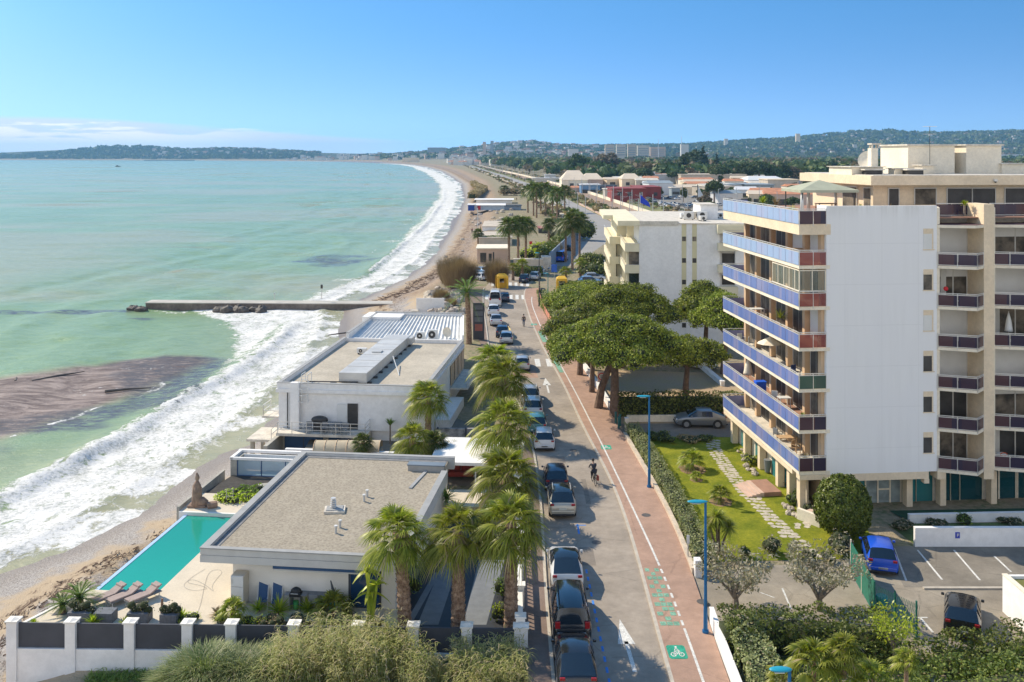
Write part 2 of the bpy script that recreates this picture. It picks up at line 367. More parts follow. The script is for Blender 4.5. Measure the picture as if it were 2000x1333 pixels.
sw = (np.sin(D*.42+wob*.9+fbm(X, Y, 50, 2, 3)*7)*.16+np.sin((X*.35+Y*.9)*.35+fbm(X, Y, 20, 2, 8)*6)*.10)*sstep(-D, 10, 30)
chop = (fbm(X, Y, 3.2, 3, 77)-.5)*.28*sstep(-D, -2, 8)
lump = (fbm(X, Y, 1.5, 3, 78)-.5)*.55*(np.clip(crest, 0, 1)+sstep(D, brk-1, brk+2)*(1-sstep(D, -3, 0))*.45)
Z = SEA+crest*.72+(b2+sw+chop+lump)*fade
Z = np.where(D > -1.0, np.minimum(Z, SEA+.10), Z)
outer = np.interp(Y, [40, 60, 76, 100, 125, 150, 168, 169, 185, 210, 240, 350, 500, 700, 1200, 3000], [-15, -15, -15, -14.5, -15, -20, -30, -11, -11, -10.5, -13, -16, -16, -15, -14, -12])
foam = sstep(D, outer-2.5+wob*.55, outer+3.5+wob*.45)
lace = sstep(D, outer-14, outer+1)*.42
foam = np.maximum(foam*.96, lace*(Y < 168)*sstep(fbm(X, Y, 12, 3, 55), .42, .62))
foam = np.maximum(foam, np.clip(crest*1.15, 0, 1)*sstep(u, -1.3, .2))
foam = foam*(1-.3*np.exp(-((u+1.9)/1.0)**2)*np.clip(crest*1.5, 0, 1))
foam = np.maximum(foam, .75*np.exp(-(((X+58)/14)**2+((Y-164)/3)**2)*1.0)*sstep(fbm(X, Y, 6, 3, 56), .3, .6))
streak = sstep(fbm(X*.22, Y*1.5, 5, 3, 62), .60, .72)*sstep(D, outer-13, outer-2)*(Y > 200)
foam = np.clip(np.maximum(foam, streak*.7), 0, 1)
for dd_, am in ((5.0, .62), (9.5, .5)): foam = np.maximum(foam, am*np.exp(-((D-brk+dd_+wob*.7)/.55)**2)*sstep(fbm(X, Y, 11, 3, int(60+dd_)), .48, .6)*(Y < 420))
foam = foam*(1-.55*sstep(D, -6, -1.5)*sstep(fbm(X, Y*.8, 4.5, 3, 71), .42, .62))
def blob(cx, cy, rx, ry, a=0):
    dx = X-cx; dy = Y-cy; ca, sa = math.cos(a), math.sin(a); return np.exp(-(((dx*ca+dy*sa)/rx)**2+((-dx*sa+dy*ca)/ry)**2))
wn_ = fbm(X*1.0, Y*.8, 16, 4, 91)
mud = blob(-60, 103, 17, 10, R(32))*1.25+blob(-47, 121, 10, 6, R(20))*.9+blob(-72, 96, 14, 8)*1.1+blob(-52, 91, 6, 4, R(30))*.5
mud = np.clip(sstep(mud+(wn_-.5)*1.5, .26, .78), 0, 1)
weed = blob(-45, 121, 11, 7, R(20))*.95+blob(-40, 108, 5, 9, R(15))*.95+blob(-46, 95, 8, 7, R(20))*.8+blob(-78, 163, 14, 2.6)*.95+blob(-62, 156, 9, 2.2)*.6+blob(-46, 245, 15, 16, R(70))*.8+blob(-58, 86, 9, 5, R(30))*.7+blob(-50, 81, 6, 3.5, R(30))*.6+blob(-42, 114, 5, 5)*.7
weed = np.clip(sstep(weed+(fbm(X, Y*1.6, 9, 4, 93)-.5)*.9, .42, .72), 0, 1)
edge = np.exp(-((mud-.5)/.16)**2)*sstep(fbm(X, Y, 5, 3, 99), .38, .55)*(Y < 112)
foam = np.clip(np.maximum(foam, edge*.8), 0, 1); foam = np.maximum(foam, .5*mud*sstep(fbm(X*.45, Y*1.7, 7, 4, 105), .60, .72))
sandy = sstep(fbm(X*.6, Y, 40, 4, 101), .40, .70)*.8+sstep(-D, 40, 5)*.35
sandy = sandy*(1-sstep(Y, 900, 2500)*.5); sandy = np.maximum(sandy, 1.3*sstep(D, -11, -2))
sm, t = newmat('sea_water')
co = t.coord(kind='World'); cs = t.coord((1, .45, 1), 'World'); fo = t.attr('foam'); mu = t.attr('mud'); we = t.attr('weed'); sa = t.attr('sandy')
deep = t.mix(t.ramp(t.noise(cs, .03, 5, .6), .35, .65), (.225, .335, .175), (.265, .37, .195))
c = t.mix(t.math('MULTIPLY', sa, .75), deep, (.38, .36, .235))
ripc = t.noise(t.coord((1, 2.2, 1), 'World'), .35, 5, .65); c = t.mix(t.ramp(ripc, .3, .75), t.mix(1, c, (.88, .92, .93), 'MULTIPLY'), t.mix(1, c, (1.12, 1.1, 1.08), 'MULTIPLY'))
mn = t.noise(t.coord((.5, 1.3, 1), 'World'), .32, 7, .72, 1.8)
mc = t.mix(t.ramp(mn, .36, .66), (.13, .10, .095), (.36, .295, .265))
c = t.mix(mu, c, mc)
wn2 = t.noise(t.coord((.5, 1.5, 1), 'World'), 1.1, 6, .75, .6)
c = t.mix(t.math('MULTIPLY', we, t.ramp(wn2, .34, .58)), c, (.10, .10, .115))
f1 = t.noise(t.coord((1, .75, 1), 'World'), .75, 8, .72, .9); f2 = t.noise(co, 3.2, 5, .7, .5); f3 = t.voro(co, 1.1)
pat = t.math('ADD', t.math('MULTIPLY', f1, .75), t.math('MULTIPLY', f2, .25))
thr = t.math('SUBTRACT', .80, t.math('MULTIPLY', fo, .40))
ff = t.ramp(t.math('SUBTRACT', pat, thr), -.06, .05)
ff = t.math('MULTIPLY', ff, t.ramp(fo, .02, .15))
dim = t.noise(t.coord((1, .6, 1), 'World'), .5, 4, .6)
fc = t.mix(t.ramp(t.math('ADD', t.math('MULTIPLY', f2, .6), t.math('MULTIPLY', dim, .4)), .36, .56), (.42, .43, .40), (.80, .79, .76))
c = t.mix(ff, c, fc)
wc = t.noise(t.coord((.55, 1.6, 1), 'World'), .6, 6, .8, .3); c = t.mix(t.math('MULTIPLY', t.ramp(wc, .735, .79), .7), c, (.75, .8, .78))
t.l(c, t.b.inputs['Base Color']); t.v(t.b.inputs['Roughness'], t.mix(t.math('MAXIMUM', ff, t.math('MULTIPLY', mu, .7)), (.22,)*3, (.9,)*3)); t.b.inputs['IOR'].default_value = 1.33
t.v(t.b.inputs['Specular IOR Level'], t.mix(ff, (.14,)*3, (.1,)*3))
hgt = t.math('ADD', t.math('MULTIPLY', t.noise(t.coord((1, 1.6, 1), 'World'), 1.4, 5, .65), 1.0), t.math('MULTIPLY', t.math('MULTIPLY', ff, f2), 1.0))
t.bump(hgt, .5, .28)
nr, nc = Y.shape
seao = npmesh('sea', np.stack([X, Y, Z], -1).reshape(-1, 3), gridfaces(nr, nc), sm, smooth=True)
for nme, arr in (('foam', foam), ('mud', mud), ('weed', weed), ('sandy', sandy)): fattr(seao.data, nme, arr)
tag(seao, kind='structure')
# ------------------------------------------------------------------ roads, paths, markings (sheets a few mm apart)
def strip(Lp, Rp, z, n=None):
    """ribbon between two polylines of equal length (world x,y)"""
    mb = MB()
    for i in range(len(Lp)-1):
        mb.quad((*Lp[i], z), (*Rp[i], z), (*Rp[i+1], z), (*Lp[i+1], z))
    return mb
def resamp(pts, ys):
    pts = sorted(pts); return [(float(np.interp(y, [p[0] for p in pts], [p[1] for p in pts])), float(y)) for y in ys]
def smooth_curve(pts, ys, k=2):
    p = sorted(pts); xs = np.interp(ys, [a[0] for a in p], [a[1] for a in p])
    for _ in range(k*6): xs[1:-1] = (xs[:-2]+2*xs[1:-1]+xs[2:])/4
    return xs
# (y, x) samples read off the ground plane
KL = [(10, 2.1), (42.9, 2.03), (51.6, 1.95), (63.5, 2.15), (74, 2.0), (84, 1.5), (93, .6), (112, -2.6), (132, -3.6), (150, -4.6), (173, -5.4), (190, -3.0), (206, 0.6), (240, 7.0), (286, 15.5), (329, 24)]
KR = [(10, 7.2), (42.9, 7.35), (49.3, 7.45), (56.6, 7.6), (63.5, 7.65), (70.7, 7.4), (74.2, 7.1), (82.6, 6.4), (97, 5.6), (105, 5.0), (118, 3.9), (138, 2.7), (161, 1.95), (173, 2.4), (190, 6.0), (206, 9.5), (240, 15.5), (286, 24), (329, 33)]
WL = [(10, 8.7), (42.9, 8.87), (48.8, 8.95), (54.8, 8.84), (61.3, 8.5), (68.5, 8.15), (76.8, 7.7), (95, 6.6), (110.5, 5.5), (132, 4.1), (150, 3.3), (158, 3.25), (163, 3.7)]
BR = [(10, 9.9), (42.9, 10.05), (54.2, 10.6), (60.9, 10.75), (67.4, 10.5), (75.5, 10.05), (81, 9.75), (89.3, 9.3), (101.6, 8.6), (106.5, 8.1), (121, 6.8), (128, 6.1), (145, 4.9), (158, 4.5), (173, 5.2)]
ysr = np.concatenate([np.arange(10, 172, 1.5), np.arange(172, 330, 3.)])
kl = smooth_curve(KL, ysr); kr = smooth_curve(KR, ysr)
ysb = np.arange(10, 172, 1.5); br = smooth_curve(BR, ysb); wl = smooth_curve(WL, ysb); krb = np.interp(ysb, ysr, kr)
def KLx(y): return float(np.interp(y, ysr, kl))
def KRx(y): return float(np.interp(y, ysr, kr))
def BRx(y): return float(np.interp(y, ysb, br))
def WLx(y): return float(np.interp(y, ysb, wl))

def asphalt(name, col, patch=.16):
    m, t = newmat(name); co = t.coord(kind='World')
    n = t.noise(co, .18, 5, .6); n2 = t.noise(co, 1.6, 5, .7); n3 = t.noise(co, 26, 3, .7)
    c = t.mix(t.ramp(n, .3, .7), tuple(x*(1-patch) for x in col), tuple(x*(1+patch) for x in col))
    c = t.mix(1, c, t.mix(t.ramp(n2, .25, .75), (.86,)*3, (1.1,)*3), 'MULTIPLY'); c = t.mix(1, c, t.mix(t.ramp(n3, .2, .8), (.82,)*3, (1.15,)*3), 'MULTIPLY')
    cr = t.voro(t.coord(kind='World'), .22, 'DISTANCE_TO_EDGE'); wob_ = t.noise(co, .5, 4, .7)
    cr = t.math('ADD', cr, t.math('MULTIPLY', t.math('SUBTRACT', wob_, .5), .10))
    c = t.mix(t.math('MULTIPLY', t.math('SUBTRACT', 1, t.ramp(t.math('ABSOLUTE', cr), .0, .012)), .35), c, tuple(x*.45 for x in col))
    t.l(c, t.b.inputs['Base Color']); t.b.inputs['Roughness'].default_value = .88; t.b.inputs['Specular IOR Level'].default_value = .25; t.bump(n3, .25, .02); return m
m_road = asphalt('worn_road', (.335, .285, .232)); m_bike = asphalt('pink_asphalt', (.40, .262, .195), .10); m_walk = asphalt('brown_pavement', (.225, .165, .135), .12)
m_lot = asphalt('car_park_asphalt', (.22, .195, .16), .22); m_lot2 = asphalt('old_car_park_asphalt', (.30, .26, .205), .2)
m_kerb = M('kerb_stone', (.47, .42, .35), .85, .12, 2); m_white = M('road_paint', (.62, .61, .57), .8, .15, 3, fine=.3, fscale=18)
m_blue = M('blue_paint', (.05, .22, .62), .7, .2, 2); m_green = M('green_paint', (.02, .30, .19), .7, .25, 3, fine=.25, fscale=14); m_yel = M('yellow_paint', (.72, .52, .16), .7, .2, 3)
def setting(o, kind='structure'): return tag(o, kind=kind)
road = setting(strip(list(zip(kl-.02, ysr)), list(zip(kr+.02, ysr)), .004).build('road', m_road))
# bike and foot path on the right, a step up from the road
bp = MB()
Lp = list(zip(krb+.16, ysb)); Rp = list(zip(br, ysb))
for i in range(len(ysb)-1): bp.quad((*Lp[i], .12), (*Rp[i], .12), (*Rp[i+1], .12), (*Lp[i+1], .12))
bike = setting(bp.build('cycle_path', m_bike))
kb = MB()
for i in range(len(ysb)-1):
    a, b = (krb[i], ysb[i]), (krb[i+1], ysb[i+1])
    kb.add([(a[0], a[1], 0), (a[0], a[1], .124), (a[0]+.17, a[1], .124), (b[0], b[1], 0), (b[0], b[1], .124), (b[0]+.17, b[1], .124)], [(0, 3, 4, 1), (1, 4, 5, 2)])
setting(kb.build('kerb', m_kerb))
wy = np.arange(20, 172, 1.5); kw = np.interp(wy, ysr, kl); lf = np.interp(wy, [20, 60, 84, 100, 132, 172], [.55, .55, .1, -1.6, -5.6, -9.5])
wk = MB(); kb = MB()
for i in range(len(wy)-1):
    wk.quad((lf[i], wy[i], .12), (kw[i]-.16, wy[i], .12), (kw[i+1]-.16, wy[i+1], .12), (lf[i+1], wy[i+1], .12))
    kb.add([(kw[i]-.17, wy[i], .124), (kw[i], wy[i], .124), (kw[i], wy[i], 0), (kw[i+1]-.17, wy[i+1], .124), (kw[i+1], wy[i+1], .124), (kw[i+1], wy[i+1], 0)], [(0, 1, 4, 3), (1, 2, 5, 4)])
setting(wk.build('pavement', m_walk)); setting(kb.build('kerb', m_kerb))
# white line along the cycle path, dashed across the drive
ml = MB(); zz = .128
def band(mb, fn, y0, y1, w, z, st=1.0):
    y = y0
    while y < y1-1e-6:
        b = min(y+st, y1); mb.quad((fn(y)-w/2, y, z), (fn(y)+w/2, y, z), (fn(b)+w/2, b, z), (fn(b)-w/2, b, z)); y = b
band(ml, WLx, 20, 47.6, .13, zz); y = 47.9
while y < 55.2: band(ml, WLx, y, y+.55, .13, zz); y += 1.0
band(ml, WLx, 55.4, 160, .13, zz)
ln = setting(ml.build('path_line_marking', m_white))
m_gfade = M('faded_green_paint', (.17, .34, .24), .8, .2, 2, fine=.3, fscale=10); mg = MB(); r_ = random.Random(3); k = 0
y = 47.9
while y < 54.2:
    x0, x1 = KRx(y)+.3, WLx(y)-.12; nn = 3
    for j in range(nn):
        if (j+k) % 2 == 0 or r_.random() < .25:
            a = x0+(x1-x0)*j/nn; b = x0+(x1-x0)*(j+1)/nn-.04; mg.quad((a, y, .1275), (b, y, .1275), (b, y+.40, .1275), (a, y+.40, .1275))
    y += .52; k += 1
for (ya, yb) in ((121, 128.5), (104, 112)):
    mg.quad((KRx(ya)+.3, ya, .1275), (WLx(ya)-.12, ya, .1275), (WLx(yb)-.12, yb, .1275), (KRx(yb)+.3, yb, .1275))
setting(mg.build('green_path_marking', m_gfade))
m_patch = asphalt('dark_asphalt_patch', (.24, .205, .17), .1)
for (px, py, w, l) in ((1150, 1105, .9, 2.6), (1090, 905, 1.2, 1.6), (1150, 985, .35, 5), (1030, 690, 1.4, 3)): c = G(px, py); pm = MB(); pm.quad((c.x-w/2, c.y, .007), (c.x+w/2, c.y, .007), (c.x+w/2, c.y+l, .007), (c.x-w/2, c.y+l, .007)); setting(pm.build('road_patch', m_patch))
for (px, py, z) in ((1165, 1060, .008), (1120, 880, .008), (1060, 740, .008), (1262, 1010, .127), (1372, 1180, .127)): c = G(px, py); pm = MB(); pm.poly([(c.x+.32*math.cos(a*.52), c.y+.32*math.sin(a*.52), z) for a in range(12)]); setting(pm.build('manhole_cover', M('iron_cover', (.10, .09, .08), .6) if 'iron_cover' not in bpy.data.materials else bpy.data.materials['iron_cover']))
def bike_mark(px, py, s=1.0):
    c = G(px, py, .12); a = MB(); w, h = .62*s, .85*s
    pts = [(c.x+w*x, c.y+h*y2, .1270) for x, y2 in ((-1, -.8), (-.8, -1), (.8, -1), (1, -.8), (1, .8), (.8, 1), (-.8, 1), (-1, .8))]; a.poly(pts)
    p = setting(a.build('cycle_symbol_panel', m_green))
    b = MB(); z = .131
    def ring(x, y2, r, t=.06):
        for i in range(14):
            q = [2*math.pi*i/14, 2*math.pi*(i+1)/14]
            b.quad(*[(c.x+s*(x+rr*math.cos(an)), c.y+s*1.4*(y2+rr*math.sin(an)), z) for rr, an in ((r, q[0]), (r, q[1]), (r-t, q[1]), (r-t, q[0]))][::-1])
    def seg(x0, y0, x1, y1, t=.055):
        d = Vector((x1-x0, y1-y0)); n = Vector((-d.y, d.x)).normalized()*t/2
        b.quad(*[(c.x+s*x, c.y+s*1.4*y2, z) for x, y2 in ((x0-n.x, y0-n.y), (x1-n.x, y1-n.y), (x1+n.x, y1+n.y), (x0+n.x, y0+n.y))])
    ring(-.27, -.22, .19); ring(.27, -.22, .19)
    seg(-.27, -.22, -.12, .08); seg(-.12, .08, .15, .08); seg(-.27, -.22, .0, -.2); seg(0, -.2, .15, .08); seg(0, -.2, -.12, .12); seg(.27, -.22, .15, .14); seg(.15, .14, .05, .2); seg(-.13, .12, -.02, .34); seg(-.02, .34, .13, .18)
    ring(.02, .42, .075, .07)
    q = b.build('cycle_symbol_marking', m_white); q.parent = p; KIDS.setdefault(p.name, []).append(q)
for a in ((1322, 1274, .74), (1184, 874, .68), (1043, 634, .7)): bike_mark(*a)
def arrow(px, py, L):
    c = G(px, py); a = MB(); z = .009
    a.quad((c.x-.1, c.y, z), (c.x+.1, c.y, z), (c.x+.02, c.y+L*.55, z), (c.x-.18, c.y+L*.55, z))
    a.poly([(c.x-.52, c.y+L*.5, z), (c.x+.36, c.y+L*.5, z), (c.x-.14, c.y+L, z)]); setting(a.build('arrow_marking', m_white))
arrow(1240, 1313, 5.0); arrow(1072, 768, 6.5)
# blue dashed bay line and yellow line, zebra crossings
bl = MB(); y = 38.0
while y < 54.6:
    x = 4.55+(y-42)*-.012; bl.quad((x-.06, y, .009), (x+.06, y, .009), (x+.06, y+.5, .009), (x-.06, y+.5, .009)); y += .95
for yy in (61.2,): bl.quad((4.2, yy-.06, .009), (4.9, yy-.06, .009), (4.9, yy+.06, .009), (4.2, yy+.06, .009))
bl.quad((4.3, 59.8, .009), (4.42, 59.8, .009), (4.42, 61.4, .009), (4.3, 61.4, .009))
setting(bl.build('blue_bay_marking', m_blue))
yl = MB(); a, b = G(993, 638), G(1003, 665); yl.quad((a.x-.15, a.y, .009), (b.x-.15, b.y, .009), (b.x+.15, b.y, .009), (a.x+.15, a.y, .009)); setting(yl.build('yellow_line_marking', m_yel))
zb = MB()
for k in range(5):
    x = KLx(110)+.9+k*1.35; zb.quad((x, 107.5, .009), (x+.62, 107.5, .009), (x+.55, 111.5, .009), (x-.07, 111.5, .009))
for k in range(7):
    x = KLx(163)+.4+k*1.05; zb.quad((x, 158, .009), (x+.55, 158, .009), (x+.55, 163, .009), (x, 163, .009))
for k in range(7):
    x = KLx(178)+.6+k*1.1; zb.quad((x, 174, .009), (x+.55, 174, .009), (x+.55, 179, .009), (x, 179, .009))
setting(zb.build('crossing_marking', m_white))
hp = MB(); hp.quad((KLx(103)+.6, 102, .008), (KLx(103)+4.0, 102, .008), (KLx(103)+3.8, 105.5, .008), (KLx(103)+.4, 105.5, .008)); setting(hp.build('red_hump_marking', m_bike))
# junction apron, main coast road, rail bed, pale wall strips beyond
m_far = M('far_tarmac', (.30, .285, .265), .9, .1, .05, kind='World'); m_pale = M('pale_gravel', (.50, .44, .35), .95, .15, .08, kind='World'); m_rail = M('rail_ballast', (.30, .21, .15), .95, .2, .06, kind='World'); m_verge = M('verge_grass', (.16, .20, .06), .95, .3, .05, col2=(.26, .24, .10), kind='World')
CR = [(250, 32), (306, 32.5), (370, 32), (469, 29), (596, 25), (760, 16), (900, 6), (1200, -15), (1520, -42), (2200, -92), (3150, -172)]
def off_strip(name, off, w, z, m, y0=250, y1=3150, base=CR):
    ys = np.geomspace(y0, y1, 60); xs = np.interp(ys, [a[0] for a in base], [a[1] for a in base])
    L = [(x+off-w/2, y) for x, y in zip(xs, ys)]; Rr = [(x+off+w/2, y) for x, y in zip(xs, ys)]
    return setting(strip(L, Rr, z).build(name, m))
off_strip('coast_road', 0, 9, .012, m_far)
off_strip('verge', 9.5, 9.4, .02, m_verge, 300)
off_strip('rail_bed', 20, 11, .05, m_rail, 300)
off_strip('service_path', 29, 5, .05, m_pale, 300)
off_strip('verge', -8.5, 7, .02, m_pale, 330)
off_strip('meadow', 38, 12, .02, m_verge, 330, 800)
ap = MB(); ap.poly([(*G(1075, 520)[:2], .008), (*G(1120, 520)[:2], .008), (*G(1190, 470)[:2], .008), (*G(1240, 440)[:2], .008), (*G(1185, 415)[:2], .008), (*G(1150, 430)[:2], .008)]); setting(ap.build('junction', m_far))
town = MB(); town.poly([(78, 330, .01), (400, 330, .01), (500, 800, .01), (66, 800, .01), (60, 700, .01)]); setting(town.build('industrial_yard', M('yard_concrete', (.25, .23, .20), .9, .22, .02, kind='World', fine=.2, fscale=.2)))
def sheet(name, pts, z, m):
    a = MB(); a.poly([(*p[:2], z) for p in pts]); return setting(a.build(name, m))
sheet('drive', [G(1200, 852), G(1440, 856), G(1436, 812), G(1208, 818)], .010, m_lot)
sheet('drive', [(10.4, 47.8), (21, 47.8), (24.0, 56.2), (10.6, 54.6)], .008, m_lot2)
sheet('car_park', [(20.4, 45.5), (45, 45.5), (45, 57.9), (23.0, 57.9)], .006, m_lot2)
sheet('car_park_bays', [(22.3, 52.4), (45, 52.4), (45, 57.9), (23.2, 57.9)], .012, m_lot)
pb = MB()
for px0, py0, px1, py1 in ((1746, 1072, 1770, 1135), (1792, 1075, 1840, 1133), (1863, 1075, 1914, 1134), (1942, 1087, 1975, 1118)):
    a, b = G(px0, py0), G(px1, py1); pb.quad((a.x-.06, a.y, .016), (b.x-.06, b.y, .016), (b.x+.06, b.y, .016), (a.x+.06, a.y, .016))
a, b = G(1785, 1207), G(1812, 1207); pb.quad((a.x, a.y-.06, .016), (b.x, b.y-.06, .016), (b.x, b.y+.06, .016), (a.x, a.y+.06, .016))
a, b = G(1798, 1208), G(1822, 1236); pb.quad((a.x-.06, a.y, .016), (b.x-.06, b.y, .016), (b.x+.06, b.y, .016), (a.x+.06, a.y, .016))
for q in ((1485, 1158, 1512, 1168), (1528, 1150, 1545, 1190)):
    a, b = G(*q[:2]), G(*q[2:]); pb.quad((a.x-.05, a.y, .016), (b.x-.05, b.y, .016), (b.x+.05, b.y, .016), (a.x+.05, a.y, .016))
setting(pb.build('bay_line_marking', m_white))
kk = MB(); kk.box(23.3, 52.1, 0, 45, 52.3, .10); setting(kk.build('kerb', m_kerb))
lm, t = newmat('lawn'); co = t.coord(kind='World'); n = t.noise(co, .5, 5, .65); n2 = t.noise(co, 5, 4, .75); n3 = t.noise(co, 30, 3, .8)
c = t.mix(t.ramp(n, .3, .7), (.15, .19, .015), (.31, .31, .03)); c = t.mix(1, c, t.mix(t.ramp(n2, .25, .75), (.72, .78, .7), (1.25, 1.18, 1.1)), 'MULTIPLY'); c = t.mix(1, c, t.mix(t.ramp(n3, .2, .8), (.7, .75, .6), (1.25, 1.2, 1.2)), 'MULTIPLY')
t.l(c, t.b.inputs['Base Color']); t.b.inputs['Roughness'].default_value = .9; t.b.inputs['Specular IOR Level'].default_value = .15; t.bump(n3, .9, .05)
sheet('lawn', [(10.9, 55.6), (22.9, 56.2), (23.3, 60.5), (21.2, 62), (19.9, 80.4), (10.3, 80.6)], .014, lm)
sheet('lawn', [(25.4, 58.3), (45, 58.3), (45, 62.0), (25, 61.4)], .014, M('shade_tinted_lawn', (.09, .13, .035), .9, .3, .8, kind='World', fine=.3, fscale=12))  # darker copy of the lawn, building shade put into its colour
m_sand = M('sandy_soil', (.50, .36, .24), .95, .2, .5, col2=(.40, .30, .16), kind='World', fine=.15, fscale=8)
sheet('sand_plot', [(9.2, 84.5), (24.0, 84.5), (25.5, 104), (8.2, 106)], .012, m_sand)
# crazy paving: individual flagstones as one surface
m_flag = M('flagstone', (.46, .40, .31), .85, .2, 3, col2=(.58, .52, .42), kind='World')
fp = [(1395, 858), (1393, 875), (1410, 900), (1432, 930), (1455, 960), (1485, 990), (1515, 1020), (1540, 1045), (1570, 1070), (1592, 1090)]
fpw = [G(*p, .02) for p in fp]; fs = MB(); r_ = random.Random(5)
def flags(path, w, step=.5):
    L = 0;
    for i in range(len(path)-1):
        a, b = path[i], path[i+1]; d = (b-a); n = max(1, int(d.length/step)); pr = Vector((-d.y, d.x, 0)).normalized()
        for k in range(n):
            c = a+d*(k+.5)/n
            for s in (-1, 0, 1):
                if r_.random() < .06: continue
                o = c+pr*(s*w/3+r_.uniform(-.06, .06))+d.normalized()*(r_.uniform(-.08, .08)+.12*s); m = r_.randint(4, 6); ph = r_.random()*6; rr = step*r_.uniform(.44, .58)
                fs.poly([(o.x+rr*r_.uniform(.8, 1.1)*math.cos(ph+2*math.pi*j/m), o.y+rr*r_.uniform(.8, 1.1)*math.sin(ph+2*math.pi*j/m), .022+.001*r_.random()) for j in range(m)])
flags(fpw, 1.15); flags([G(1470, 970, .02), G(1497, 960, .02)], 1.5); flags([G(1548, 1028, .02), G(1585, 1025, .02)], .7)
setting(fs.build('stone_path', m_flag))
# ------------------------------------------------------------------ shared building materials
m_wwall = M('white_render', (.80, .785, .765), .9, .05, .35, fine=.05, fscale=2.2)
m_cream = M('cream_render', (.76, .62, .44), .9, .07, .6, fine=.06, fscale=5)
m_cream2 = M('pale_cream_render', (.80, .71, .56), .9, .07, .6, fine=.06, fscale=5)
m_ochre = M('ochre_render', (.62, .44, .28), .9, .08, .8)
m_slab = M('stained_concrete', (.60, .55, .47), .92, .18, 1.2, fine=.1, fscale=6)
m_shut = M('white_shutter', (.70, .69, .65), .6, .04, 1)
m_rail = M('rail_metal', (.66, .64, .60), .4, 0, metal=.3)
m_dark = M('dark_opening', (.045, .042, .04), .5, .4, .8)
m_inner = M('room_behind_glass', (.10, .09, .075), .8, .5, .9, col2=(.24, .20, .15))
m_tile = M('terracotta_floor', (.34, .19, .13), .8, .12, 2)
m_frame = M('window_frame', (.62, .60, .55), .5, 0)
def glassmat(name, col, alpha=.55, rough=.06, spec=.8):
    m, t = newmat(name); t.b.inputs['Base Color'].default_value = (*col, 1); t.b.inputs['Roughness'].default_value = rough
    t.b.inputs['Alpha'].default_value = alpha; t.b.inputs['Specular IOR Level'].default_value = spec; return m
m_glass = glassmat('window_glass', (.03, .045, .05), .6); m_teal = glassmat('teal_tinted_glass', (.05, .24, .25), .82, .05); m_teald = glassmat('dark_teal_glass', (.012, .07, .085), .9, .05)
def tinted(name, cols, alpha=.8, cell=1.15):
    m, t = newmat(name); co = t.coord((1/cell, 1/cell, .02)); v = t.voro(co, 1.0, 'F1', 'Color'); s = t.n('ShaderNodeSeparateColor'); t.l(v, s.inputs[0])
    c = t.mix(t.ramp(s.outputs[0], .25, .75), cols[0], cols[1]); t.l(c, t.b.inputs['Base Color']); t.b.inputs['Roughness'].default_value = .16; t.b.inputs['Alpha'].default_value = alpha; return m
m_blueg = tinted('blue_glass_panel', ((.15, .22, .50), (.25, .27, .48)), .9)
m_blueg2 = tinted('sheen_tinted_blue_glass', ((.36, .47, .70), (.40, .45, .66)), .9)  # paler copy of the blue glass, sunlit reflection put into its colour
m_redg = tinted('red_brown_glass_panel', ((.34, .09, .07), (.25, .07, .07)), .72)
m_purg = tinted('smoked_purple_glass', ((.085, .045, .055), (.04, .032, .06)), .93); m_purg.node_tree.nodes['Principled BSDF'].inputs['Specular IOR Level'].default_value = .25
m_greeng = tinted('green_screen_panel', ((.06, .12, .09), (.05, .10, .08)), .9)

# ------------------------------------------------------------------ the tall apartment block on the right
AX, AY = 21.5, 63.0; ang = math.atan2(.0847, .9964)
apt = thing('apartment_building', 'eight storey apartment block with blank white wall, cream pillars and blue glass balconies', 'building', (AX, AY, 0), ang)
def AL(x, y, z=0):  # local -> world
    return (AX+x*math.cos(ang)-y*math.sin(ang), AY+x*math.sin(ang)+y*math.cos(ang), z)
FH = 2.81; ZK = [3.07+FH*k for k in range(7)]      # balcony floor levels
WX = 22.0; LY = 16.5
b = MB(); b.box(.0, .02, 2.75, 7.89, .35, 21.1); b.box(.0, 0.35, 20.2, .3, 1.6, 21.1)
m_big, t = newmat('weathered_white_wall'); co = t.coord(); s1 = t.noise(t.coord((1.6, 1.6, .09)), 1.4, 5, .65); s2 = t.noise(co, .35, 4, .6); sx = t.n('ShaderNodeSeparateXYZ'); t.l(co, sx.inputs[0])
jz = t.math('ABSOLUTE', t.math('SUBTRACT', t.math('FRACT', t.math('DIVIDE', t.math('SUBTRACT', sx.outputs[2], .26), FH)), .5)); jx = t.math('ABSOLUTE', t.math('SUBTRACT', t.math('FRACT', t.math('DIVIDE', sx.outputs[0], 2.63)), .5))
jt_ = t.math('MAXIMUM', t.math('SUBTRACT', 1, t.ramp(jz, .001, .012)), t.math('SUBTRACT', 1, t.ramp(jx, .001, .010)))
c = t.mix(t.ramp(s1, .35, .75), (.83, .82, .80), (.78, .77, .75)); c = t.mix(t.ramp(s2, .3, .7), c, (.81, .80, .79)); c = t.mix(t.math('MULTIPLY', jt_, .22), c, (.5, .49, .47)); c = t.mix(t.math('MULTIPLY', t.ramp(sx.outputs[2], 20.0, 21.3), t.ramp(s1, .4, .6, 0, .3)), c, (.5, .48, .44)); t.l(c, t.b.inputs['Base Color']); t.b.inputs['Roughness'].default_value = .9
wall = b.build('wall', m_big, apt)
wn4 = MB()
